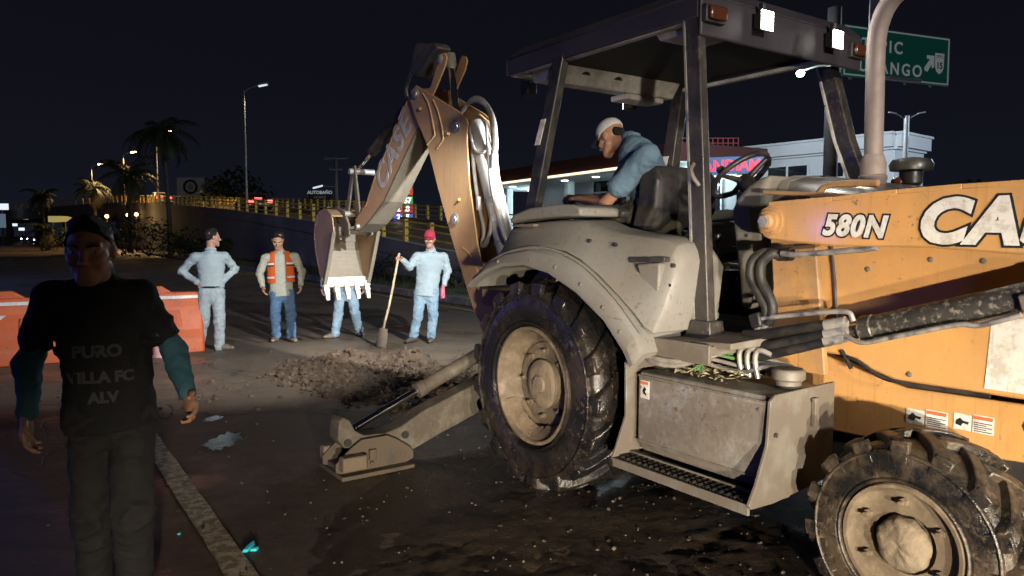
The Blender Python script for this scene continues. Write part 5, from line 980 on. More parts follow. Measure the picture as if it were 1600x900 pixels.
# dry leaves and a green tie lodged on the tank top
mb = MB(); leafm = mat('dry_leaf', (.34, .29, .17), .7, var=.35, var_scale=30)
for k in range(150):
    x, y = random.uniform(.93, 1.40), -random.uniform(.66, .97); z = .868 + random.random() * .045; a, b, c = random.uniform(0, 6.28), random.uniform(-.6, .6), random.uniform(-.6, .6); L_, W_ = random.uniform(.012, .030), random.uniform(.006, .012)
    R_ = Euler((b, c, a)).to_matrix(); mb.add([R_ @ Vector(q) + Vector((x, y, z)) for q in ((-L_, 0, 0), (0, -W_, .003), (L_, 0, 0), (0, W_, .003))], [(0, 1, 2, 3)])
lv = part(mb, 'leaf_litter', leafm, smooth=0, fix=False); lv['kind'] = 'stuff'
mb = MB(); 
for k in range(3): mb.tube(smooth_path([(1.28 + .01 * k, -.80, 1.00 - .02 * k), (1.24, -.86 - .02 * k, .985), (1.22 - .015 * k, -.90, .94), (1.16 + .03 * k, -.94, .90)], 4), .006, 6)
part(mb, 'green_tie', mat('green_ribbon', (.05, .15, .03), .6), smooth=60)
# ---- stabilisers
stabm = mat('shaded_dusty_stabiliser_paint', (.125, .112, .088), .5, spl=1.0, scr=.5, dirt=(.052, .038, .026), dirt_amt=.55, dirt_scale=6, dirt_sharp=.15, var=.2, var_scale=20, bump=.2, bump_scale=60)  # darkened against the other grey steel, painting in the weaker light there
for s in (-1, 1):
    X = -.95; Y = lambda v: s * v
    mb = MB(); mb.prism([(Y(.40), .70), (Y(.40), .46), (Y(.90), .265), (Y(1.20), .165), (Y(1.42), .085), (Y(1.50), .12), (Y(1.62), .165), (Y(1.76), .165), (Y(1.90), .18), (Y(1.945), .24), (Y(1.935), .36), (Y(1.905), .385), (Y(1.86), .36), (Y(1.825), .285), (Y(1.76), .245), (Y(1.62), .235), (Y(1.50), .262), (Y(1.33), .345), (Y(.95), .47)], X - .075, X + .075, 'yz')
    sa = part(mb, 'stabiliser_leg', stabm, bevel=.010)
    for q in ((1.88, .215), (1.47, .205)):
        mb = MB(); mb.cyl((X + .07, Y(q[0]), q[1]), (X + .085, Y(q[0]), q[1]), .026, seg=14); mb.cyl((X + .083, Y(q[0]), q[1]), (X + .087, Y(q[0]), q[1]), .014, seg=12); mb.build('stabiliser_pin', darkin, sa)
    r0, r1, r2 = Vector((X, Y(1.80), .285)), Vector((X, Y(1.34), .475)), Vector((X, Y(.50), .815))
    mb = MB(); d = (r2 - r1).normalized(); mb.lathe([(.03, 0), (.056, .003), (.056, .06), (.050, .065), (.050, .80), (.056, .81), (.03, .9)], r1, d, 20); sc_ = mb.build('stabiliser_cylinder', stabm, sa, smooth=40)
    mb = MB(); mb.cyl(r0, r1 + d * .02, .025, seg=16); mb.build('stabiliser_rod', chrome, sa)
    # foot pad: two cheek plates, base and rubber block
    padp = [(Y(1.98), .045), (Y(1.98), .10), (Y(1.93), .145), (Y(1.86), .20), (Y(1.80), .235), (Y(1.62), .235), (Y(1.55), .20), (Y(1.46), .135), (Y(1.43), .10), (Y(1.43), .05), (Y(1.52), .02), (Y(1.90), .015)]
    mb = MB()
    for x in (X - .125, X + .105): mb.prism(padp, x, x + .02, 'yz')
    mb.bb((X - .20, min(Y(1.97), Y(1.46)), .006), (X + .20, max(Y(1.97), Y(1.46)), .034)); mb.bb((X - .104, min(Y(1.95), Y(1.5)), .034), (X + .104, max(Y(1.95), Y(1.5)), .07))
    pdm = mat('muddy_pad_steel', (.055, .047, .037), .5, dirt=(.095, .066, .041), dirt_amt=.6, dirt_scale=7, bump=.4, bump_scale=40)
    pd = mb.build('stabiliser_pad', pdm, sa, bevel=.005)
    for xa, xb in ((X + .125, X + .21), (X - .21, X - .126)):
        mb = MB(); mb.bb((xa, min(Y(1.965), Y(1.80)), .06), (xb, max(Y(1.965), Y(1.80)), .155)); mb.build('rubber_block', mat('muddy_rubber_block', (.16, .13, .095), .7, dirt=MUD, dirt_amt=.5, bump=.4), sa, bevel=.012)
    mb = MB(); mb.bb((X + .125, min(Y(1.76), Y(1.715)), .095), (X + .155, max(Y(1.76), Y(1.715)), .165)); mb.cyl((X + .15, Y(1.74), .075), (X + .125, Y(1.74), .075), .012, seg=8); mb.build('pad_latch', pdm, sa, bevel=.006)
# ---- backhoe: swing frame, boom, dipper, bucket
mb = MB(); mb.bb((-1.55, -.42, .40), (-1.22, .42, .56)); mb.bb((-1.55, -.42, .98), (-1.22, .42, 1.12)); mb.bb((-1.42, -.12, .56), (-1.25, .12, .98)); mb.prism([(-1.9, .55), (-1.5, .48), (-1.45, 1.2), (-1.6, 1.25), (-1.95, .85)], -.13, .13)
part(mb, 'swing_frame', orange_worn, bevel=.012)
YB = .15
bo = mys([(650, 133), (642, 142), (641, 158), (648, 182), (667, 226), (684, 294), (704, 368), (733, 465), (741, 488), (748, 499)], -YB) + [(-1.90, .62), (-1.72, .60), (-1.62, .72)] + mys([(765, 470), (763, 460), (746, 382), (733, 284), (729, 212), (731, 194), (728, 184), (714, 172), (675, 148)], -YB)
def off_plate(poly, s, y0, y1): mb = MB(); mb.prism(poly, s * y0, s * y1); return mb
bm_ = off_plate(bo, -1, .135, .15); boom = part(bm_, 'boom', boomp, bevel=.006)
mb = off_plate(bo, 1, .135, .15); mb.build('boom_plate', orange_worn, boom, bevel=.006)
# closed back web between the plates
lft = mys([(648, 182), (667, 226), (684, 294), (704, 368), (733, 465), (745, 497)], -YB)
mb = MB()
for (a, b) in zip(lft[:-1], lft[1:]): mb.loft([[(a[0] + .015, -.134, a[1]), (a[0] + .04, -.134, a[1] + .02), (a[0] + .04, .134, a[1] + .02), (a[0] + .015, .134, a[1])], [(b[0] + .015, -.134, b[1]), (b[0] + .04, -.134, b[1] + .02), (b[0] + .04, .134, b[1] + .02), (b[0] + .015, .134, b[1])]])
mb.build('boom_back_web', orange_worn, boom)
# raised rib lines and pins on the near plate
for pts in ([(661, 146), (669, 160), (674, 178), (679, 205), (679, 212), (668, 226)], [(677, 156), (684, 172), (690, 195), (693, 214), (692, 220), (683, 232)]):
    mb = MB(); mb.tube(smooth_path([(x, -.151, z) for x, z in mys(pts, -.151)], 4), .010, 6); mb.build('boom_rib', boomp, boom, smooth=60)
mb = MB(); mb.tube(smooth_path([(x, -.151, z) for x, z in mys([(723, 387), (732, 395), (741, 410), (747, 425), (752, 440)], -.151)], 4), .010, 6); mb.build('boom_rib', boomp, boom, smooth=60)
for (px, py), r in (((713, 197), .062), ((711, 343), .058), ((650, 147), .055), ((657, 170), .022), ((701, 209), .020), ((718, 312), .018)):
    x, z = my(px, py, -.15); mb = MB(); mb.lathe([(r, 0), (r, .010), (r * .72, .012), (r * .66, .022), (0, .024)], (x, -.149, z), (0, -1, 0), 20); mb.build('boom_pin', steel if r > .05 else orange, boom, smooth=40)
# boom cylinder between the plates, and its plumbing
ca, cb_ = Vector((my(748, 205, 0)[0], 0, my(748, 205, 0)[1])), Vector((my(800, 425, 0)[0], 0, my(800, 425, 0)[1])); d = (cb_ - ca).normalized(); Lc = (cb_ - ca).length
mb = MB(); mb.lathe([(.04, -.10), (.07, -.09), (.085, -.05), (.092, .0), (.092, Lc), (.06, Lc + .02)], ca, d, 24); bc = part(mb, 'boom_cylinder', silver, smooth=40)
mb = MB(); mb.cyl(cb_, cb_ + d * .35, .04, seg=16); mb.build('rod', chrome, bc)
nrm = Vector((d.z, 0, -d.x)); nrm = nrm if nrm.x > 0 else -nrm
def cp(t, o, y): return ca + d * (Lc * t) + nrm * o + Vector((0, y, 0))
mb = MB(); mb.tube(smooth_path([cp(-.02, .02, -.10), cp(.10, .02, -.115), cp(.17, .04, -.11), cp(.20, .09, -.09), cp(.19, .13, -.05)], 5), .013, 8); mb.build('cylinder_pipe', steel, bc, smooth=60)
mb = MB(); mb.tube(smooth_path([cp(.02, .22, -.06), cp(.30, .14, -.08), cp(.52, .10, -.09), cp(.78, .12, -.09), cp(.86, .18, -.08), cp(.90, .34, -.06)], 5), .014, 8); mb.build('cylinder_pipe', steel, bc, smooth=60)
for t in (.18, .50, .80):
    mb = MB(); ring = [cp(t, 0, 0) + (nrm * math.cos(2 * math.pi * k / 20) + Vector((0, 1, 0)) * math.sin(2 * math.pi * k / 20)) * .097 for k in range(21)]; mb.tube(ring, .007, 6, cap=False); mb.build('pipe_clamp', steel, bc)
mb = MB(); q = cp(.62, 0, 0); secs = []
for t in (.54, .66):
    secs.append([cp(t, math.cos(a_) * .0935, -math.sin(a_) * .0935) for a_ in [rad(20 + 12 * k) for k in range(6)]] + [cp(t, math.cos(a_) * .0915, -math.sin(a_) * .0915) for a_ in [rad(80 - 12 * k) for k in range(6)]])
mb.loft(secs); mb.build('cylinder_decal', decw, bc)
# hoses arching over the boom top
for k, (o, y0) in enumerate(((0, -.06), (.03, .0), (.06, .06))):
    P_ = [my(720, 178, y0), my(730, 163, y0), my(742, 157 - 2 * k, y0), my(757, 163 - 2 * k, y0), my(767 + 2 * k, 185, y0), my(771 + 2 * k, 220, y0), my(770 + 2 * k, 246, y0)]
    mb = MB(); mb.tube(smooth_path([(x, y0, z) for x, z in P_], 6), .020, 10); hs = part(mb, 'boom_hose', hoseg, smooth=60)
    x, z = P_[-1]; mb = MB(); mb.cyl((x, y0, z + .03), (x - .01, y0, z - .09), .026, seg=12); mb.build('ferrule', steel, hs)
for k, y0 in enumerate((-.09, -.05, .02)):
    P_ = [my(737, 215, y0), my(741, 270, y0), my(748, 320, y0), my(756, 360 + 6 * k, y0), my(752 + 4 * k, 385, y0), my(765 + 4 * k, 365, y0), my(768 + 4 * k, 335, y0)]
    mb = MB(); mb.tube(smooth_path([(x, y0, z) for x, z in P_], 6), .018, 10); hs = part(mb, 'boom_hose', hoseg, smooth=60)
    x, z = P_[2]; mb = MB(); mb.cyl((x - .005, y0, z + .07), (x + .005, y0, z - .05), .028, seg=8); mb.build('ferrule', steel, hs)
# inner brace plates between the boom plates near its head
x0, z0 = my(760, 200, .1); mb = MB(); mb.prism(mys([(738, 190), (752, 178), (768, 192), (775, 215), (783, 290), (800, 400), (784, 430), (765, 300), (752, 240)], .13), .10, .13); part(mb, 'boom_head_plate', orange_worn, bevel=.006)
# dipper
YD = .12
dp = mys([(672, 137), (687, 88), (690, 82), (696, 83), (698, 90), (695, 104), (679, 143), (668, 165), (656, 196), (653, 201), (601, 314), (575, 349), (560, 362), (552, 360), (556, 345), (572, 322), (587, 275), (628, 182), (636, 158), (650, 140)], -YD)
mb = off_plate(dp, -1, .105, .12); dip = part(mb, 'dipper', boomp, bevel=.006)
mb = off_plate(dp, 1, .105, .12); mb.build('dipper_plate', orange_worn, dip, bevel=.006)
# underside and top webs of the dipper box
for nm, pts in (('dipper_under_web', [(660, 200), (653, 203), (601, 315), (575, 350), (560, 363)]), ('dipper_top_web', [(636, 160), (628, 182), (587, 275), (572, 322), (556, 345)])):
    q = mys(pts, -YD); mb = MB()
    for (a, b) in zip(q[:-1], q[1:]): mb.loft([[(a[0], -.124, a[1]), (a[0] - .01, -.124, a[1] + .015), (a[0] - .01, .124, a[1] + .015), (a[0], .124, a[1])], [(b[0], -.124, b[1]), (b[0] - .01, -.124, b[1] + .015), (b[0] - .01, .124, b[1] + .015), (b[0], .124, b[1])]])
    mb.build(nm, bucketm if 'under' in nm else orange_worn, dip)
for (px, py), r in (((688, 92), .045), ((651, 148), .05)):
    x, z = my(px, py, -.12); mb = MB(); mb.lathe([(r, 0), (r, .012), (r * .6, .02), (0, .022)], (x, -.119, z), (0, -1, 0), 18); mb.build('dipper_pin', steel, dip, smooth=40)
# dipper cylinder rod between the ears, barrel down inside the boom
a, b = my(704, 94, 0), my(712, 168, 0); A_, B_ = Vector((a[0], 0, a[1])), Vector((b[0], 0, b[1])); d = (B_ - A_).normalized()
mb = MB(); mb.lathe([(.05, -.06), (.055, 0), (.055, .05), (.032, .10), (.032, .62)], A_, d, 16); dc = part(mb, 'dipper_cylinder', greym, smooth=40)
mb = MB(); mb.cyl(A_ + d * .09, B_ + d * .5, .0345, seg=16); mb.build('rod', chrome, dc)
mb = MB(); mb.cyl(B_ + d * .42, B_ + d * 1.6, .07, seg=18); mb.build('barrel', silver, dc)
# dark hose guard at the top
q = mys([(660, 68), (657, 78), (653, 100), (648, 110), (662, 122), (676, 104), (682, 92), (695, 76), (690, 68), (676, 70)], -.02); mb = MB(); mb.prism(q, -.10, .06); part(mb, 'hose_guard', mat('dark_guard_rubber', (.035, .036, .03), .55, dirt=MUD, dirt_amt=.3), bevel=.02)
for k in range(3):
    y0 = -.08 + .07 * k; P_ = mys([(668, 75), (652, 95), (640, 118), (634, 140), (637, 160), (645, 170)], y0); mb = MB(); mb.tube(smooth_path([(x, y0, z) for x, z in P_], 5), .022, 10); part(mb, 'dipper_hose', hose, smooth=60)
# bucket cylinder along the dipper's back and the curl linkage
a, b = my(642, 160, 0), my(556, 268, 0); A_, B_ = Vector((a[0] + .05, 0, a[1])), Vector((b[0], 0, b[1])); d = (B_ - A_).normalized(); Ln = (B_ - A_).length
mb = MB(); mb.lathe([(.03, 0), (.06, .01), (.06, Ln * .62), (.066, Ln * .625), (.066, Ln * .68), (.03, Ln * .685)], A_, d, 18); bcyl = part(mb, 'bucket_cylinder', blackp, smooth=40)
mb = MB(); mb.cyl(A_ + d * (Ln * .66), B_, .03, seg=16); mb.build('rod', chrome, bcyl)
for yy in (-.105, .105):
    for (p_, q_) in (((554, 266), (563, 352)), ((551, 272), (543, 332))):
        a, b = my(*p_, yy), my(*q_, yy); mb = MB(); A2, B2 = Vector((a[0], yy, a[1])), Vector((b[0], yy, b[1])); dd = (B2 - A2).normalized(); nn = Vector((dd.z, 0, -dd.x)) * .045
        mb.loft([[A2 - dd * .05 - nn + Vector((0, -.012, 0)), A2 - dd * .05 + nn + Vector((0, -.012, 0)), A2 - dd * .05 + nn + Vector((0, .012, 0)), A2 - dd * .05 - nn + Vector((0, .012, 0))], [B2 + dd * .05 - nn + Vector((0, -.012, 0)), B2 + dd * .05 + nn + Vector((0, -.012, 0)), B2 + dd * .05 + nn + Vector((0, .012, 0)), B2 + dd * .05 - nn + Vector((0, .012, 0))]])
        part(mb, 'curl_link', bucketm, bevel=.010)
for p_ in ((553, 268), (563, 354), (545, 334), (545, 362)):
    x, z = my(*p_, -.1); mb = MB(); mb.cyl((x, -.16, z), (x, .16, z), .035, seg=14); part(mb, 'link_pin', steel, smooth=40)
x, z = my(590, 250, -.121); x1, z1 = my(622, 205, -.121)
for nm, m_, off, yy in (('lettering', mat('worn_white_lettering', (.50, .48, .46), .6, dirt=(.25, .15, .10), dirt_amt=.35, dirt_scale=9, dirt_sharp=.15), .012, -.1225),):
    a, b = my(595, 300, -.12), my(640, 197, -.12); ang = math.atan2(b[1] - a[1], b[0] - a[0]); lt = text(nm, 'CASE', .40, m_, dip, offset=off, extrude=.0008, loc=(a[0] + .02, yy, a[1] - .02), rot=(math.pi / 2, -ang, 0), sx=1.0, shear=.1, space=1.1)
# bucket: shell swept across, side plates, lip, teeth
bprof = [(-5.07, 1.62), (-5.13, 1.80), (-5.35, 1.875), (-5.60, 1.82), (-5.73, 1.62), (-5.71, 1.38), (-5.60, 1.13), (-5.47, .93)]
def sm2(p, n=5): return [(v.x, v.z) for v in smooth_path([(a, 0, b) for a, b in p], n)]
outer = sm2(bprof[1:]); W = .305
inner = [(x + .022 * (1 if x < -5.3 else .4), z - (.02 if z > 1.6 else -.004)) for x, z in outer]
mb = MB()
for (a, b, c, d_) in zip(outer[:-1], outer[1:], inner[1:], inner[:-1]): mb.loft([[(q[0], -W, q[1]) for q in (a, b, c, d_)], [(q[0], W, q[1]) for q in (a, b, c, d_)]])
bk_ = part(mb, 'digging_bucket', bucketo, smooth=40)
mb = MB()
for (c, d_) in zip(inner[:-1], inner[1:]): mb.loft([[(c[0] + .003, -W + .024, c[1]), (d_[0] + .003, -W + .024, d_[1]), (d_[0] + .006, -W + .024, d_[1] - .003), (c[0] + .006, -W + .024, c[1] - .003)], [(c[0] + .003, W - .024, c[1]), (d_[0] + .003, W - .024, d_[1]), (d_[0] + .006, W - .024, d_[1] - .003), (c[0] + .006, W - .024, c[1] - .003)]])
mb.build('bucket_lining', bucketm, bk_, smooth=40)
side = [(-5.07, 1.60), (-5.11, 1.76)] + outer[1:-1] + [(-5.47, .94), (-5.40, .94), (-5.31, 1.10), (-5.17, 1.38)]
for s in (-1, 1):
    mb = MB(); mb.prism(side, s * (W - .022), s * (W - .0015)); mb.build('bucket_side_plate', bucketo, bk_, bevel=.003)
    mb = MB(); e = [(-5.07, 1.60), (-5.17, 1.38), (-5.31, 1.10), (-5.40, .93)]
    for a, b in zip(e[:-1], e[1:]): mb.loft([[(a[0] - .05, s * (W - .035), a[1]), (a[0] + .012, s * (W - .035), a[1]), (a[0] + .012, s * (W + .012), a[1]), (a[0] - .05, s * (W + .012), a[1])], [(b[0] - .05, s * (W - .035), b[1]), (b[0] + .012, s * (W - .035), b[1]), (b[0] + .012, s * (W + .012), b[1]), (b[0] - .05, s * (W + .012), b[1])]])
    mb.build('side_cutter', bucketm, bk_, bevel=.003)
for s in (-1, 1):
    mb = MB(); mb.prism([(-4.93, 1.56), (-4.95, 1.68), (-5.10, 1.86), (-5.35, 1.91), (-5.36, 1.80), (-5.15, 1.62), (-5.05, 1.52)], s * .13, s * .16); mb.build('bucket_ear', bucketm, bk_, bevel=.006)
mb = MB(); mb.prism([(-5.50, 1.00), (-5.46, 1.02), (-5.41, .90), (-5.45, .88)], -W - .01, W + .01); mb.build('cutting_lip', toothm, bk_, bevel=.004)
for k in range(5):
    y = -W + .03 + k * (2 * W - .06) / 4; mb = MB()
    mb.loft([[(-5.485, y - .036, .97), (-5.485, y + .036, .97), (-5.405, y + .036, .97), (-5.405, y - .036, .97)], [(-5.465, y - .034, .88), (-5.465, y + .034, .88), (-5.385, y + .034, .88), (-5.385, y - .034, .88)], [(-5.42, y - .028, .80), (-5.42, y + .028, .80), (-5.355, y + .028, .80), (-5.355, y - .028, .80)], [(-5.372, y - .022, .735), (-5.372, y + .022, .735), (-5.342, y + .022, .735), (-5.342, y - .022, .735)]])
    for zz in (.90, .85): mb.box((-5.42, y, zz), (.10, .078, .016), (0, -.3, 0))
    mb.build('tooth', toothm, bk_, bevel=.006)
# ================================================================ people (one continuous body each, clothes as children)
def V3(a): return np.array(a, dtype=float)
def nrmz(a): a = V3(a); return a / (np.linalg.norm(a) + 1e-9)
class SDF:
    def __init__(s): s.p = []
    def cone(s, a, b, ra, rb=None, k=.03, flat=None): s.p.append(('c', V3(a), V3(b), ra, ra if rb is None else rb, k, flat)); return s
    def ell(s, c, basis, r, k=.02, clip=None): s.p.append(('e', V3(c), np.array(basis, float), V3(r), k, clip)); return s
    def mesh(s, h, wrinkle=None, clip=None):
        lo, hi = V3((1e9,) * 3), V3((-1e9,) * 3)
        boxes = []
        for q in s.p:
            if q[0] == 'c': r = max(q[3], q[4]) * 1.02; l, u = np.minimum(q[1], q[2]) - r, np.maximum(q[1], q[2]) + r
            else: r = float(q[3].max()); l, u = q[1] - r, q[1] + r
            boxes.append((l, u)); lo, hi = np.minimum(lo, l), np.maximum(hi, u)
        lo -= 4 * h; hi += 4 * h; n = np.ceil((hi - lo) / h).astype(int) + 1
        ax = [lo[i] + h * np.arange(n[i]) for i in range(3)]; V = np.full(tuple(n), .5)
        for q, (l, u) in zip(s.p, boxes):
            k = q[5] if q[0] == 'c' else q[4]; m = k + 3 * h
            i0 = np.maximum(0, np.floor((l - m - lo) / h).astype(int)); i1 = np.minimum(n, np.ceil((u + m - lo) / h).astype(int) + 1)
            X, Y, Z = np.meshgrid(ax[0][i0[0]:i1[0]], ax[1][i0[1]:i1[1]], ax[2][i0[2]:i1[2]], indexing='ij'); P = np.stack((X, Y, Z), -1)
            if q[0] == 'c':
                a, b, ra, rb, _, fl = q[1:]; d = b - a; L2_ = max(1e-9, d @ d); w_ = P - a
                t = np.clip((w_ @ d) / L2_, 0, 1); w_ = w_ - t[..., None] * d
                if fl is not None: nn, f_ = fl; w_ = w_ + (w_ @ nn)[..., None] * nn * (1 / f_ - 1)
                D = np.sqrt((w_ * w_).sum(-1)) - (ra + (rb - ra) * t)
            else:
                c, B, r, _, cl = q[1:]; w_ = (P - c) @ B.T; D = (np.sqrt(((w_ / r) ** 2).sum(-1)) - 1) * r.min()
                if cl is not None: D = np.maximum(D, cl[1] - (P - c) @ V3(cl[0]))
            sl = (slice(i0[0], i1[0]), slice(i0[1], i1[1]), slice(i0[2], i1[2])); A = V[sl]
            hh = np.clip(.5 + .5 * (A - D) / k, 0, 1); V[sl] = A + (D - A) * hh - k * hh * (1 - hh)
        if wrinkle is not None:
            X, Y, Z = np.meshgrid(*ax, indexing='ij'); V = V + wrinkle(X, Y, Z)
        if clip is not None:
            X, Y, Z = np.meshgrid(*ax, indexing='ij'); n_ = V3(clip[0]); V = np.maximum(V, clip[1] - (X * n_[0] + Y * n_[1] + Z * n_[2]))
        return surface_nets(V, lo, h)
def surface_nets(V, lo, h):
    S = V < 0; n = np.array(V.shape); acc = np.zeros(tuple(n - 1) + (3,)); cnt = np.zeros(tuple(n - 1))
    def sl(o): return tuple(slice(o[i], n[i] - 1 + o[i]) for i in range(3))
    cor = [(i, j, k) for i in (0, 1) for j in (0, 1) for k in (0, 1)]
    for a in cor:
        for ax in range(3):
            if a[ax]: continue
            b = list(a); b[ax] = 1; va, vb = V[sl(a)], V[sl(b)]; x = (va < 0) != (vb < 0)
            t = np.where(x, va / np.where(x, va - vb, 1), 0)
            for i in range(3): acc[..., i] += np.where(x, a[i] + (t if i == ax else 0), 0)
            cnt += x
    m = cnt > 0; idx = -np.ones(tuple(n - 1), int); idx[m] = np.arange(m.sum()); ii = np.argwhere(m)
    verts = lo + h * (ii + acc[m] / cnt[m][:, None]); faces = []
    for ax in range(3):
        o1, o2 = [(1, 2), (2, 0), (0, 1)][ax]
        a = S[tuple(slice(0, n[i] - 1) if i == ax else slice(1, n[i] - 1) for i in range(3))]; b = S[tuple(slice(1, n[i]) if i == ax else slice(1, n[i] - 1) for i in range(3))]
        for sgn in (True, False):
            q = np.argwhere((a != b) & (a == sgn))
            if not len(q): continue
            base = q.copy(); base[:, o1] += 1; base[:, o2] += 1
            def g(d1, d2): w_ = base.copy(); w_[:, o1] -= d1; w_[:, o2] -= d2; return idx[w_[:, 0], w_[:, 1], w_[:, 2]]
            F_ = np.stack((g(0, 0), g(1, 0), g(1, 1), g(0, 1)), 1); F_ = F_ if sgn else F_[:, ::-1]; faces.append(F_)
    return verts, np.concatenate(faces)
def sdf_obj(sd, name, m, parent, h, wrinkle=None, clip=None):
    v, f = sd.mesh(h, wrinkle, clip); me = bpy.data.meshes.new(name); me.from_pydata(v.tolist(), [], f.tolist()); me.validate(); me.shade_smooth(); me.materials.append(m)
    o = bpy.data.objects.new(name, me); COL.objects.link(o); o.parent = parent; return o
_lat = np.random.RandomState(3).rand(24, 24, 24)
def vnoise(x, y, z):
    o = 0; xi, yi, zi = np.floor(x).astype(int), np.floor(y).astype(int), np.floor(z).astype(int); fx, fy, fz = x - xi, y - yi, z - zi
    fx, fy, fz = [t * t * (3 - 2 * t) for t in (fx, fy, fz)]
    for a in (0, 1):
        for b in (0, 1):
            for c in (0, 1): o = o + _lat[(xi + a) % 24, (yi + b) % 24, (zi + c) % 24] * (fx if a else 1 - fx) * (fy if b else 1 - fy) * (fz if c else 1 - fz)
    return o
def folds(seed, amp, spots=(), base=.35):
    """cloth creases: ridged noise in two sizes, slanted, strongest round the joints"""
    r = random.Random(seed); o = [r.uniform(0, 20) for _ in range(6)]
    def f(X, Y, Z):
        a = X + .45 * Z; b = Z - .45 * X
        n1 = 1 - np.abs(2 * vnoise(a * 9 + o[0], Y * 9 + o[1], b * 15 + o[2]) - 1); n2 = 1 - np.abs(2 * vnoise((X - .4 * Z) * 20 + o[3], Y * 20 + o[4], (Z + .4 * X) * 30 + o[5]) - 1)
        wt = base
        for (c, rd) in spots: wt = wt + np.exp(-((X - c[0]) ** 2 + (Y - c[1]) ** 2 + (Z - c[2]) ** 2) / rd ** 2)
        return -amp * (1.2 * (n1 ** 2 - .35) + .7 * (n2 ** 2 - .35)) * np.minimum(wt, 1.25)
    return f
def hand(sd, w, d, n, th, curl=.35, sc_=1.0, rf=.0098):
    """w wrist, d along the fingers, n out of the palm side the fingers curl to, th towards the thumb"""
    w, d, n = V3(w), nrmz(d), nrmz(n); n = nrmz(n - d * (n @ d)); th = nrmz(V3(th) - d * (V3(th) @ d) - n * (V3(th) @ n))
    sd.cone(w, w + d * .075 * sc_, .030 * sc_, .037 * sc_, .012, (n, .55)); sd.cone(w + d * .05 * sc_ - th * .018 * sc_, w + d * .078 * sc_ + th * .015 * sc_, .022 * sc_, .022 * sc_, .01, (n, .8))
    for i, L_ in enumerate((.070, .080, .075, .058)):
        k0 = w + d * (.090 - .006 * abs(i - 1)) * sc_ + th * (.028 - .019 * i) * sc_; a = curl * (1 + .08 * i); p = k0; ang = a * .6
        for j, fr in enumerate((.45, .32, .25)):
            e = p + (d * math.cos(ang) + n * math.sin(ang)) * L_ * fr * sc_; sd.cone(p, e, rf * (1 - .08 * j) * sc_, rf * (.95 - .1 * j) * sc_, .004); p = e; ang += a
    t0 = w + d * .022 * sc_ + th * .026 * sc_; t1 = t0 + nrmz(d * .75 + th * .8 + n * .25 * (1 + curl)) * .038 * sc_; t2 = t1 + nrmz(d + th * .25 + n * .5 * (1 + curl)) * .030 * sc_
    sd.cone(t0, t1, .0145 * sc_, .012 * sc_, .008).cone(t1, t2, .0115 * sc_, .010 * sc_, .004)
def head_sdf(sd, c, f, up, sc_=1.0):
    f = nrmz(f); up = nrmz(V3(up) - f * (V3(up) @ f)); s = np.cross(f, up); B = np.array([s, f, up]); c = V3(c)
    def p(a, b, d): return c + (s * a + f * b + up * d) * sc_
    sd.ell(p(0, -.012, .030), B, V3((.075, .096, .090)) * sc_, .02); sd.ell(p(0, .030, -.028), B, V3((.060, .064, .078)) * sc_, .02)
    for q in (-1, 1):
        sd.cone(p(q * .050, .005, -.060), p(q * .018, .070, -.096), .022 * sc_, .022 * sc_, .02); sd.ell(p(q * .077, -.006, -.008), B, V3((.011, .021, .033)) * sc_, .006)
        sd.cone(p(q * .014, .083, .022), p(q * .046, .070, .024), .013 * sc_, .011 * sc_, .012); sd.cone(p(q * .040, .068, -.030), p(q * .050, .045, -.020), .022 * sc_, .02 * sc_, .02)
    sd.cone(p(0, .088, .012), p(0, .112, -.030), .0095 * sc_, .014 * sc_, .008); sd.cone(p(-.011, .100, -.036), p(.011, .100, -.036), .0105 * sc_, .0105 * sc_, .006)
    sd.cone(p(-.018, .083, -.062), p(.018, .083, -.062), .0105 * sc_, .0105 * sc_, .012); sd.cone(p(-.014, .082, -.076), p(.014, .082, -.076), .011 * sc_, .011 * sc_, .012); sd.cone(p(-.012, .075, -.103), p(.012, .075, -.103), .020 * sc_, .020 * sc_, .015)
    return s, f, up, p, B
skin_m = [mat('skin_a', (.36, .20, .13), .5, var=.1, var_scale=30, spec=.4), mat('skin_b', (.28, .15, .095), .5, var=.1, var_scale=30, spec=.4)]
hair_m = mat('dark_hair', (.010, .0075, .0065), .6, spec=.2, var=.4, var_scale=80, bump=.8, bump_scale=160)
eye_m = mat('dark_eye', (.02, .012, .01), .15)
shoe_m = mat('worn_shoe', (.16, .135, .105), .7, dirt=MUD, dirt_amt=.4, dirt_scale=12, bump=.3); shoed_m = mat('dark_shoe', (.07, .06, .05), .6, dirt=MUD, dirt_amt=.5, dirt_scale=12, bump=.3)
def cloth(name, col, **k): return mat(name, col, .85, var=.16, var_scale=10, bump=.7, bump_scale=30, spec=.2, dirt=tuple(x * .62 for x in col), dirt_amt=.35, dirt_scale=5, dirt_sharp=.5, **k)
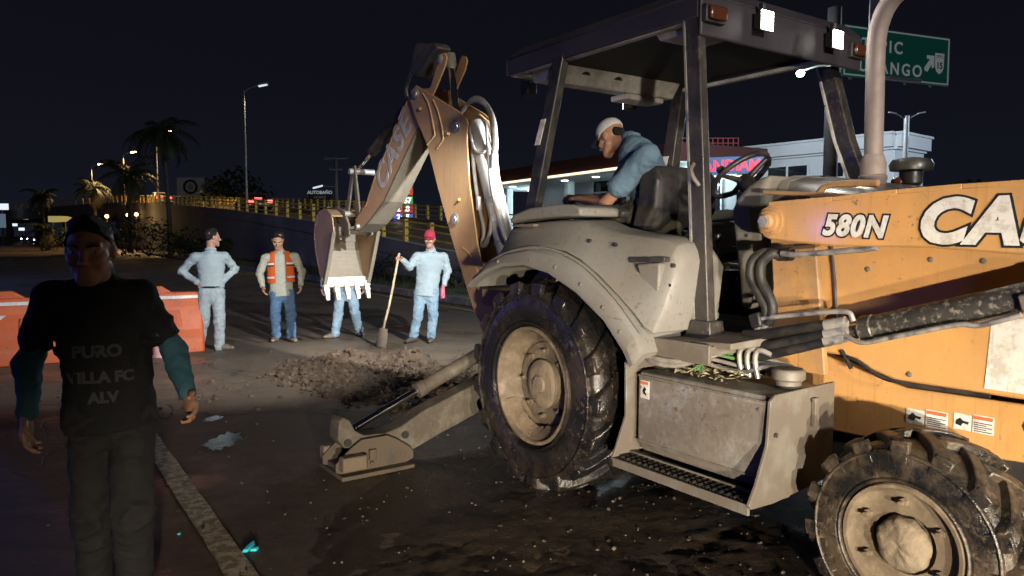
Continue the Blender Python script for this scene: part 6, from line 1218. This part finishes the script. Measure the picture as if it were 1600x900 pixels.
def person(J, loc, rz, label, shirt, trousers, shoes, skin, face, up=(0, 0, 1), h=.009, long_sleeve=True, hair='short', cap=None, group=None, seed=1, hands=None, beard=False, girth=1.0, tuck=False, undersleeve=None, toes=None, collar=True, fold=.011):
    root = thing('person', label, 'person', loc, rz, group)
    J = {k: V3(v) for k, v in J.items()}; g = girth; J['head'] = J['head'] - V3((0, 0, .014))
    lat = nrmz(J['sr'] - J['sl']); spine = nrmz(J['neck'] - J['pel']); dep = nrmz(np.cross(lat, spine)); lat = nrmz(np.cross(spine, dep)); fl = (dep, .66)
    che = J['pel'] * .38 + J['neck'] * .62; waist = J['pel'] * .72 + J['neck'] * .28
    # body under the clothes, with head, neck and hands, in one surface
    sd = SDF(); s_, f_, u_, hp, B = head_sdf(sd, J['head'], face, up)
    sd.cone(J['neck'] + spine * -.03, J['head'] - u_ * .055 - f_ * .012, .058, .054, .02)
    sd.cone(J['pel'], che, .10, .11, .03, fl).cone(che, J['neck'] - spine * .06, .11, .05, .03, fl).cone(J['sl'], J['sr'], .04, .04, .03)
    for a in 'lr':
        sd.cone(J['s' + a], J['e' + a], .042, .040, .02).cone(J['e' + a], J['w' + a], .042, .028, .02).cone(J['h' + a], J['k' + a], .06, .045, .02).cone(J['k' + a], J['a' + a], .045, .036, .02)
    sd.cone(J['hl'], J['hr'], .07, .07, .03)
    for a in 'lr':
        q = (hands or {}).get(a)
        d = nrmz(J['w' + a] - J['e' + a])
        if q: hand(sd, J['w' + a], q.get('d', d), q['n'], q['t'], q.get('curl', .4), 1.0, .0105 if h > .008 else .0095)
        else: hand(sd, J['w' + a], d, -lat * (1 if a == 'r' else -1) , nrmz(V3(face)), .45, 1.0, .0105 if h > .008 else .0095)
    body = sdf_obj(sd, 'body', skin, root, h * .85)
    # eyes, brows
    for q in (-1, 1):
        mb = MB(); c_ = hp(q * .031, .079, .004); mb.lathe([(0, -.006), (.0075, -.004), (.0085, 0), (.0075, .003), (0, .004)], Vector(c_), Vector(f_), 10); mb.build('eye', eye_m, root, smooth=60)
        mb = MB(); mb.tube([Vector(hp(q * .014, .100, .024)), Vector(hp(q * .032, .094, .030)), Vector(hp(q * .050, .080, .025))], [.004, .0055, .003], 6); mb.build('eyebrow', hair_m, root, smooth=60)
    if beard:
        sb = SDF(); sb.cone(hp(-.048, .018, -.066), hp(-.014, .072, -.098), .0235, .0225, .02).cone(hp(.048, .018, -.066), hp(.014, .072, -.098), .0235, .0225, .02).cone(hp(-.020, .090, -.047), hp(.020, .090, -.047), .006, .006, .01); sdf_obj(sb, 'beard', hair_m, root, h * .6)
    # hair or cap
    if hair and cap: 
        hs = SDF(); hs.ell(hp(0, -.078, -.008), B, (.060, .030, .045), .012); sdf_obj(hs, 'hair', hair_m, root, h * .7)
    elif hair:
        hs = SDF(); hs.ell(hp(0, -.012, .031), B, (.0775, .0985, .0925), .012, (nrmz(u_ * .66 - f_ * .75), -.022)); sdf_obj(hs, 'hair', hair_m, root, h * .6, folds(seed + 5, .0085, base=1.0))
    if cap:
        cs = SDF(); cs.ell(hp(0, -.008, .042), B, (.086, .108, .092), .01, (nrmz(u_ + f_ * .12), -.016)); co_ = sdf_obj(cs, 'cap', cap[0], root, h * .7)
        vz = MB(); nv = 11; top_, bot_ = [], []
        for k in range(nv):
            a = rad(180 * k / (nv - 1)); x = math.cos(a)
            edge = hp(.080 * x, .055 + .115 * math.sin(a) ** .8, .040 - .035 * x * x + cap[2] * math.sin(a)); inn = hp(.084 * x, .030 + .060 * math.sin(a), .046 - .02 * x * x)
            top_ += [inn, edge]
        vz.add([tuple(q) for q in top_] + [tuple(q - u_ * .006) for q in top_], [(2 * k, 2 * k + 1, 2 * k + 3, 2 * k + 2) for k in range(nv - 1)] + [(2 * nv + 2 * k + 2, 2 * nv + 2 * k + 3, 2 * nv + 2 * k + 1, 2 * nv + 2 * k) for k in range(nv - 1)] + [(2 * k + 1, 2 * nv + 2 * k + 1, 2 * nv + 2 * k + 3, 2 * k + 3) for k in range(nv - 1)])
        vz.build('visor', cap[1], root, smooth=60)
    # shirt
    sh = SDF(); hem = -.02 if tuck else .10
    sh.cone(J['pel'] - spine * (hem + .06), waist, .174 * g, .152 * g, .04, fl); sh.cone(waist, che, .150 * g, .165 * g, .04, fl).cone(che, J['neck'] - spine * .085, .162 * g, .095, .05, fl)
    sh.cone(J['sl'] + (J['sr'] - J['sl']) * .08, J['sl'] + (J['sr'] - J['sl']) * .92, .062, .062, .04).cone(J['neck'] - spine * .055, J['neck'] + spine * .005, .072, .060, .02)
    spots = [(J['el'], .13), (J['er'], .13), (waist, .14), (J['sl'] - spine * .08, .07), (J['sr'] - spine * .08, .07)]
    for a in 'lr':
        S_, E_, W_ = J['s' + a], J['e' + a], J['w' + a]
        if long_sleeve: sh.cone(S_, E_, .057 * g, .049 * g, .03).cone(E_, W_ + (E_ - W_) * .03, .049 * g, .036, .02).cone(W_ + (E_ - W_) * .14, W_ + (E_ - W_) * .02, .037, .038, .006)
        else: sh.cone(S_, S_ + (E_ - S_) * .62, .059 * g, .056 * g, .03)
    sdf_obj(sh, 'shirt', shirt, root, h, folds(seed, fold, spots, .5), (spine, float((J['pel'] - spine * hem) @ spine)))
    if collar:
        ck = SDF(); fw_ = dep if dep @ nrmz((face[0], face[1], 0)) > 0 else -dep
        nb = J['neck'] + spine * .006
        for k in range(14):
            a0_, a1_ = 2 * math.pi * k / 14, 2 * math.pi * (k + 1) / 14
            q0_, q1_ = [nb + (lat * math.cos(a_) + fw_ * math.sin(a_)) * .064 - spine * (.030 * max(0, math.sin(a_))) for a_ in (a0_, a1_)]
            ck.cone(q0_, q1_, .013, .013, .006)
        for s2 in (-1, 1): ck.cone(nb + fw_ * .062 + lat * s2 * .018 - spine * .03, nb + fw_ * .088 + lat * s2 * .050 - spine * .062, .014, .007, .008)
        sdf_obj(ck, 'collar', shirt, root, h * .75)
    if undersleeve is not None:
        us = SDF()
        for a in 'lr': us.cone(J['s' + a], J['e' + a], .030, .044, .02).cone(J['e' + a], J['w' + a], .045, .034, .02)
        us.cone(J['sl'], J['sr'], .035, .035, .03).cone(J['neck'] - spine * .06, J['neck'] + spine * .025, .066, .060, .02); sdf_obj(us, 'undershirt', undersleeve, root, h, folds(seed + 9, .009, spots, .4))
    if tuck:
        mb = MB(); wc = J['pel'] + spine * .035; mb.tube([Vector(wc + lat * .150 * g * math.cos(2 * math.pi * k / 28) + dep * .104 * g * math.sin(2 * math.pi * k / 28)) for k in range(29)], .014, 6, cap=False); mb.build('belt', hair_m, root, smooth=60)
    # trousers
    tr = SDF(); tr.cone(J['pel'] + spine * .06, J['pel'] - spine * .04, .132 * g, .138 * g, .03, fl).cone(J['hl'], J['hr'], .084, .084, .03)
    spots = []
    for a in 'lr':
        H_, K_, A_ = J['h' + a], J['k' + a], J['a' + a]; tr.cone(H_, K_, .086 * g, .068, .03).cone(K_, A_ + (A_ - K_) * .06, .069, .060, .02); spots += [(K_, .13), (A_, .14), (H_, .12)]
    sdf_obj(tr, 'trousers', trousers, root, h, folds(seed + 2, fold * 1.1, spots, .45))
    for a in 'lr':
        A_ = J['a' + a]; t_ = V3((toes or {}).get(a, (0, -1, 0))); t_ = nrmz((t_[0], t_[1], 0)); fs_ = SDF(); z0 = A_[2] - .075
        b_ = V3((A_[0], A_[1], 0)) + V3((0, 0, max(.038, z0 + .0))); fs_.cone(A_ - V3((0, 0, .01)), b_ + V3((0, 0, .02)) - t_ * .01, .046, .044, .02).cone(b_ - t_ * .035, b_ + t_ * .10, .040, .042, .02, (V3((0, 0, 1)), .9)).cone(b_ + t_ * .08, b_ + t_ * .165 - V3((0, 0, .008)), .044, .034, .02, (V3((0, 0, 1)), .8)); sdf_obj(fs_, 'shoe', shoes, root, h * .9)
    return root
def px_pose(px0, py0, Y, d):
    """joints given as (px, py, depth offset) -> the figure's own frame: u right, v away, w up"""
    base = gnd(px0, py0) if Y is None else at(px0, py0, Y); base = Vector((base.x, base.y, 0)); rz = -math.atan2(base.x, base.y); dist = math.hypot(base.x, base.y); out = {}
    R = Matrix.Rotation(-rz, 3, 'Z')
    for k, (px, py, dv) in d.items():
        r_ = R @ ray(px, py); t = (dist + dv) / r_.y; out[k] = (r_.x * t, dv, CAM_H + r_.z * t)
    return base, rz, out
denim_l = cloth('pale_denim', (.33, .40, .43)); denim_l2 = cloth('washed_denim_trousers', (.33, .39, .42)); jean = cloth('blue_jeans', (.085, .155, .27)); greyshirt = cloth('grey_green_shirt', (.37, .38, .33)); jean_l = cloth('light_blue_jeans', (.24, .34, .42)); denim_m = cloth('blue_denim_shirt', (.24, .33, .39))
# 1: back turned, hands on hips
b, rz, J = px_pose(328, 547, None, dict(head=(331, 369, .02), neck=(329, 390, .0), pel=(330, 452, 0), sl=(303, 402, .02), sr=(352, 401, .02), el=(284, 424, .10), er=(367, 420, .12), wl=(308, 441, -.02), wr=(347, 440, -.02), hl=(321, 457, 0), hr=(340, 457, 0), kl=(318, 500, .08), kr=(343, 501, -.04), al=(312, 535, .22), ar=(343, 539, -.02)))
person(J, b, rz, 'man in pale denim shirt and trousers, back turned, hands on hips beside the barrier', denim_l, denim_l2, shoe_m, skin_m[0], (.90, .35, -.05), seed=11, hands={'l': dict(d=(.5, -.3, -.5), n=(.5, .6, 0), t=(-.3, -.3, .8), curl=.6), 'r': dict(d=(-.5, -.3, -.5), n=(-.5, .6, 0), t=(.3, -.3, .8), curl=.6)}, toes={'l': (-.3, 1, 0), 'r': (.9, -.35, 0)}, tuck=True)
# 2: orange safety vest, looking down
b, rz, J = px_pose(442, 533, None, dict(head=(434, 373, -.04), neck=(437, 392, .03), pel=(440, 452, 0), sl=(461, 401, 0), sr=(414, 403, 0), el=(471, 424, .04), er=(406, 428, .04), wl=(470, 444, -.03), wr=(410, 447, -.03), hl=(449, 458, 0), hr=(431, 458, 0), kl=(455, 492, -.04), kr=(430, 492, -.02), al=(455, 524, -.05), ar=(431, 521, .06)))
p2 = person(J, b, rz, 'man in orange safety vest and grey shirt looking down at the trench', greyshirt, jean, shoe_m, skin_m[0], (-.06, -.82, -.58), up=(0, -.6, .8), seed=22, toes={'l': (.35, -1, 0), 'r': (-.25, -1, 0)})
# his vest: two front panels and a back, open down the middle, with reflective bands
vest_m = cloth('orange_safety_vest', (.62, .115, .025)); refl_m = mat('reflective_band', (.62, .63, .62), .35, var=.05); dark_b = mat('dark_band', (.02, .02, .02), .6)
def vest(root, J):
    J = {k: V3(v) for k, v in J.items()}; spine = nrmz(J['neck'] - J['pel']); lat = nrmz(J['sl'] - J['sr']); dep = nrmz(np.cross(lat, spine)); dep = dep if dep[1] < 0 else -dep
    c0 = J['pel'] + spine * .10; Ht = np.linalg.norm(J['neck'] - c0)
    def sec(t, a): rx = (.195 - .01 * t) * (1 if t < .85 else 1 - (t - .85) * 2.2); ry = .148 - .02 * t; q = c0 + spine * Ht * t; return q + lat * rx * math.cos(a) + dep * ry * math.sin(a)
    for nm, a0, a1 in (('vest_panel', 2, 66), ('vest_panel', 114, 178), ('vest_back', 182, 358)):
        mb = MB(); nA, nT = 12, 12; gout, gin = [], []
        for j in range(nT):
            t = j / (nT - 1) * .98
            for i in range(nA):
                lo_, hi_ = a0, a1
                if t > .5 and nm == 'vest_panel': (lo_, hi_) = (a0 + (t - .5) * 40, a1) if a0 < 90 else (a0, a1 - (t - .5) * 40)
                a = rad(lo_ + (hi_ - lo_) * i / (nA - 1)); q = sec(t, a); gout.append(q); gin.append(q - (q - (c0 + spine * Ht * t)) * .05)
        n_ = len(gout); F_ = []
        for j in range(nT - 1):
            for i in range(nA - 1): F_ += [(j * nA + i, j * nA + i + 1, (j + 1) * nA + i + 1, (j + 1) * nA + i), (n_ + j * nA + i, n_ + (j + 1) * nA + i, n_ + (j + 1) * nA + i + 1, n_ + j * nA + i + 1)]
        mb.add(gout + gin, F_); pn = mb.build(nm, vest_m, root, smooth=60, fix=False)
        for t0, t1, m_ in ((.56, .62, refl_m), (.51, .56, dark_b), (.14, .19, refl_m)):
            mb = MB(); rows = []
            for t in (t0, t1): rows.append([sec(t, rad(a0 + (a1 - a0) * (.04 + .92 * i / 11))) * 1.0 + (sec(t, rad(a0 + (a1 - a0) * i / 11)) - (c0 + spine * Ht * t)) * .03 for i in range(12)])
            mb.add(rows[0] + rows[1], [(i, i + 1, 12 + i + 1, 12 + i) for i in range(11)]); mb.build('vest_band', m_, pn, smooth=60, fix=False)
vest(p2, J)
# 3: mostly behind the bucket
b, rz, J = px_pose(540, 527, None, dict(head=(541, 362, -.02), neck=(541, 384, .03), pel=(541, 452, 0), sl=(563, 394, 0), sr=(518, 394, 0), el=(571, 422, .05), er=(508, 424, .05), wl=(569, 446, -.04), wr=(504, 447, -.05), hl=(550, 457, 0), hr=(532, 457, 0), kl=(555, 490, -.05), kr=(528, 490, -.02), al=(561, 517, .12), ar=(524, 520, -.02)))
person(J, b, rz, 'man in blue jeans standing behind the raised digging bucket', denim_m, jean_l, shoe_m, skin_m[1], (0, -.9, -.4), seed=33, toes={'l': (.3, -1, 0), 'r': (-.9, -.45, 0)})
# 4: red cap, shovel in one hand, pink bottle in the other
b, rz, J = px_pose(660, 534, None, dict(head=(671, 371, -.02), neck=(673, 390, .03), pel=(667, 452, 0), sl=(694, 401, .02), sr=(651, 401, -.02), el=(699, 424, .04), er=(640, 418, -.06), wl=(694, 445, -.04), wr=(629, 406, -.20), hl=(676, 457, 0), hr=(657, 457, 0), kl=(676, 491, -.04), kr=(653, 491, -.03), al=(674, 523, -.02), ar=(647, 522, 0)))
p4 = person(J, b, rz, 'man in blue denim shirt and red cap leaning a hand on a shovel', denim_l, jean_l, shoed_m, skin_m[0], (-.10, -.97, -.2), seed=44, cap=(cloth('red_cap', (.36, .035, .06)), cloth('red_cap_visor', (.30, .03, .05)), .0), hands={'r': dict(d=(-.55, -.25, .2), n=(-.1, -.6, -.3), t=(-.1, -.1, 1), curl=1.15), 'l': dict(d=(-.15, -.2, -1), n=(-.6, 0, 0), t=(0, -1, 0), curl=1.0)}, toes={'l': (-.15, -1, 0), 'r': (-.6, -.8, 0)}, beard=True, girth=1.06)
R4 = Matrix.Rotation(rz, 3, 'Z'); wr4 = b + R4 @ Vector(J['wr']); wl4 = b + R4 @ Vector(J['wl'])
# 5: walking past the camera, dark shirt over teal sleeves
b, rz, J = px_pose(165, 1008, 2.8, dict(head=(141, 384, -.06), neck=(152, 436, 0), pel=(172, 628, 0), sl=(222, 462, 0), sr=(76, 466, 0), el=(272, 548, .04), er=(45, 566, .06), wl=(292, 612, -.10), wr=(42, 646, .04), hl=(205, 650, 0), hr=(140, 650, 0), kl=(206, 800, -.12), kr=(146, 806, .08), al=(214, 965, .10), ar=(150, 985, .30)))
blackt = cloth('black_tee', (.012, .012, .013)); teal = cloth('teal_undershirt', (.035, .095, .125)); dgrey = cloth('dark_grey_trousers', (.020, .019, .019))
p5 = person(J, b, rz, 'man walking towards the road in black printed tee over teal sleeves', blackt, dgrey, shoed_m, skin_m[1], (-.25, -.95, -.15), seed=55, h=.0075, long_sleeve=False, undersleeve=teal, collar=False, toes={'l': (.1, -1, 0), 'r': (0, -1, 0)}, girth=.95, hands={'l': dict(n=(-.7, -.3, 0), t=(-.2, -1, 0), curl=.5), 'r': dict(n=(.7, -.2, 0), t=(.2, -1, 0), curl=.5)})
print_m = mat('faded_grey_print', (.032, .032, .034), .8, var=.2)
che = (V3(J['pel']) * .38 + V3(J['neck']) * .62); fr = -.131
spn = V3(J['neck']) - V3(J['pel']); tilt = math.atan2(spn[1], spn[2]); 
for body, sz, zz, xx in (('PURO', .062, 560, 152), ('VILLA FC', .056, 600, 158), ('ALV', .056, 632, 162)):
    r_ = Matrix.Rotation(-rz, 3, 'Z') @ ray(xx, zz); t = (math.hypot(b.x, b.y) + fr - .006) / r_.y
    tp_ = text('shirt_print', body, sz, print_m, p5, offset=.003, extrude=0.0, loc=(r_.x * t, fr - .10, CAM_H + r_.z * t), rot=(math.pi / 2 , 0, 0), align='CENTER', sx=1.0)
    sw_ = tp_.modifiers.new('lay', 'SHRINKWRAP'); sw_.target = [c for c in p5.children if c.name.startswith('shirt') and 'print' not in c.name][0]; sw_.wrap_method = 'PROJECT'; sw_.use_project_z = True; sw_.use_negative_direction = True; sw_.use_positive_direction = False; sw_.offset = .003
# 6: the operator, twisted round on the seat to face the backhoe
def om(px, py, y): x, z = my(px, py, y); return (x, y, z)
ob = Vector((-.05, -.05, 1.60))
J = dict(head=om(954, 211, -.10), neck=om(985, 219, -.08), pel=(.09, -.06, 1.70), sl=om(1012, 243, -.31), sr=om(996, 238, .14), el=om(944, 320, -.38), er=om(955, 314, .14), wl=om(905, 311, -.34), wr=om(903, 309, -.02), hl=(-.02, -.15, 1.68), hr=(-.02, .05, 1.68), kl=(-.44, -.17, 1.66), kr=(-.44, .08, 1.66), al=(-.50, -.17, 1.20), ar=(-.50, .08, 1.20))
J = {k: tuple(Vector(v) - ob) for k, v in J.items()}
opshirt = cloth('slate_blue_polo', (.115, .185, .25)); capw = cloth('white_mesh_cap', (.52, .50, .47)); navy = cloth('navy_visor', (.025, .035, .06))
p6 = person(J, mw(*ob), TH, 'operator in blue polo and white cap bent over the backhoe levers', opshirt, cloth('olive_trousers', (.06, .055, .04)), shoed_m, skin_m[1], (-.82, -.12, -.45), up=(-.5, 0, .85), seed=66, h=.0075, long_sleeve=False, cap=(capw, navy, -.015), hands={'l': dict(d=(-.9, .1, .05), n=(-.2, .3, -.9), t=(0, .9, .3), curl=.8), 'r': dict(d=(-.9, -.1, .05), n=(-.2, -.3, -.9), t=(0, -.9, .3), curl=.8)}, toes={'l': (-1, 0, 0), 'r': (-1, 0, 0)}, girth=1.34, fold=.009)
# ---------------- what they hold
shv = thing('shovel', 'long handled shovel standing on the road in the capped man\'s hand', 'shovel', tuple(gnd(592, 543)))
gb = gnd(592, 543); hd = wr4 + Vector((-.06, -.05, .0)) - gb; tip = Vector((0, 0, .012)); neck_ = Vector((.055, .10, .28)); topv = hd + (hd - neck_).normalized() * .10
wood = mat('pale_wood_handle', (.46, .33, .21), .55, var=.2, var_scale=30, stretch=(1, 1, .2)); blm = mat('worn_blade_steel', (.22, .165, .12), .45, .3, dirt=(.15, .115, .08), dirt_amt=.5, dirt_scale=10)
mb = MB(); mb.tube(smooth_path([neck_, neck_ * .6 + hd * .4 + Vector((.012, 0, 0)), hd, topv], 5), .017, 10); mb.build('handle', wood, shv, smooth=60)
dn = (neck_ - tip).normalized(); sd_ = Vector((.80, -.60, 0)).normalized(); out_ = dn.cross(sd_); mb = MB(); rows = []
for j in range(9):
    t = j / 8; wd = .105 * (1 if t < .86 else .78) * (.86 + .14 * min(1, t * 6)); c = tip + dn * (.0 + .26 * t)
    rows.append([c + sd_ * (wd * s) + out_ * (.030 * (1 - s * s) - .03 * (1 - t)) * -1 for s in (-1, -.6, -.2, .2, .6, 1)])
vv = [q for r in rows for q in r]; mb.add(vv + [q + out_ * .004 for q in vv], [(j * 6 + i, j * 6 + i + 1, (j + 1) * 6 + i + 1, (j + 1) * 6 + i) for j in range(8) for i in range(5)] + [(54 + j * 6 + i, 54 + (j + 1) * 6 + i, 54 + (j + 1) * 6 + i + 1, 54 + j * 6 + i + 1) for j in range(8) for i in range(5)])
mb.build('blade', blm, shv, smooth=60, fix=False)
mb = MB(); mb.tube([tip + dn * .20, neck_, neck_ + (hd - neck_).normalized() * .10], [.010, .020, .020], 10); mb.build('socket', blm, shv, smooth=60)
pk = mat('pink_plastic', (.55, .11, .16), .35); bt = thing('water_bottle', 'pink water bottle held in the capped man\'s lowered hand', 'bottle', tuple(wl4 + Vector((-.015, -.07, -.19))))
mb = MB(); mb.lathe([(.030, 0), (.034, .012), (.034, .10), (.030, .115), (.033, .13), (.030, .15), (.016, .165)], (0, 0, 0), (0, 0, 1), 18); mb.build('bottle_body', pk, bt, smooth=45)
mb = MB(); mb.lathe([(.019, .163), (.019, .19), (.01, .195)], (0, 0, 0), (0, 0, 1), 14); mb.build('lid', pk, bt, smooth=45)
# ================================================================ barriers and litter
plo = mat('orange_plastic', (.58, .10, .022), .42, spl=.7, scr=.5, dirt=(.36, .11, .045), dirt_amt=.45, dirt_scale=2.5, dirt_sharp=.4, var=.08, bump=.05); plw = mat('white_reflective_tape', (.65, .63, .6), .4)
def barrier(p0, p1, label):
    d = p1 - p0; L_ = d.length; t = thing('barrier', label, 'barrier', tuple(p0), math.atan2(d.y, d.x), 'orange plastic barriers'); H_ = .80
    pr = [(-.22, 0), (-.22, .14), (-.20, .20), (-.12, .30), (-.085, .60), (-.08, H_), (.08, H_), (.085, .60), (.12, .30), (.20, .20), (.22, .14), (.22, 0)]
    secs = [[(x, y * k, z if z < H_ else H_ - dz) for y, z in pr] for x, k, dz in ((0.0, .80, .03), (.03, 1, 0), (L_ - .03, 1, 0), (L_, .80, .03))]
    mb = MB(); mb.loft(secs); mb.build('shell', plo, t, bevel=.018, smooth=45, seg=3)
    for s in (-1, 1):
        mb = MB(); mb.loft([[(.04, s * .082, .715), (.04, s * .088, .715), (.04, s * .088, .755), (.04, s * .082, .755)], [(L_ - .04, s * .082, .715), (L_ - .04, s * .088, .715), (L_ - .04, s * .088, .755), (L_ - .04, s * .082, .755)]]); mb.build('reflective_tape', plw, t)
        mb = MB(); mb.add([(L_ * .46, s * .110, .40), (L_ * .62, s * .098, .60), (L_ * .56, s * .098, .60), (L_ * .44, s * .106, .46)], [(0, 1, 2, 3)]); mb.build('reflective_patch', plw, t, smooth=0)
        for u in (.25, .75): mb = MB(); mb.prism([(L_ * u - .10, .34), (L_ * u + .10, .34), (L_ * u + .07, .56), (L_ * u - .07, .56)], s * .100, s * .118); mb.build('moulded_panel', plo, t, bevel=.012)
    mb = MB(); mb.prism([(L_ * .50, H_ - .02), (L_ * .50, H_ + .085), (L_ * .66, H_ + .085), (L_ * .76, H_ - .02)], -.05, .05); lg = mb.build('lifting_lug', plo, t, bevel=.015); mb = MB(); mb.cyl((L_ * .57, -.052, H_ + .04), (L_ * .57, .052, H_ + .04), .022, seg=12); mb.build('lug_hole', darkin, t)
    return t
dirb = (gnd(318, 545) - gnd(20, 566)).normalized()
b1 = gnd(318, 546); barrier(b1 - dirb * 1.45, b1, 'orange plastic barrier behind the man with hands on hips')
b0 = b1 - dirb * 1.55 + Vector((0, -.10, 0)); barrier(b0 - dirb * 1.55, b0, 'orange plastic barrier with white tape behind the walking man\'s arm')
q = gnd(249, 558); st = thing('marker_stub', 'short pale pink plastic cylinder standing by the barrier foot', 'marker', tuple(q)); ppm = mat('pale_pink_plastic', (.62, .36, .31), .5)
mb = MB(); mb.lathe([(.085, 0), (.085, .02), (.074, .03), (.070, .22), (.062, .24), (.03, .245)], (0, 0, 0), (0, 0, 1), 20); mb.build('tube', ppm, st, smooth=45); mb = MB(); mb.cyl((0, 0, .244), (0, 0, .262), .02, seg=10); mb.build('plug', darkin, st)
# cyan litter by the lane line
cy_m = mat('glowing_cyan_plastic', (.03, .50, .55), .35, emit=(.05, .75, .85), emit_s=.14)  # emission makes the scraps glow though they are no lamps
def scrap(px, py, pts, label, hgt=.012):
    c = gnd(px, py); mb = MB(); n = len(pts); mb.add([(x, y, .004) for x, y in pts] + [(x * .85, y * .85, .004 + hgt * (1 + .8 * math.sin(9 * x))) for x, y in pts], [tuple(range(n))[::-1], tuple(range(n, 2 * n))] + [(i, (i + 1) % n, n + (i + 1) % n, n + i) for i in range(n)])
    o = mb.build('plastic_scrap', cy_m, smooth=0); o.location = c; tag(o, label, 'litter', 'cyan plastic scraps on the road')
scrap(388, 858, [(-.012, -.05), (.012, -.045), (.022, .03), (.004, .075), (-.008, .02)], 'long cyan plastic scrap on the road by the lane line'); scrap(397, 861, [(-.014, -.014), (.016, -.01), (.018, .016), (-.01, .016)], 'short cyan scrap beside the long one'); scrap(280, 836, [(-.006, -.008), (.007, -.006), (.005, .01), (-.004, .008)], 'tiny cyan speck left of the lane line', .006)
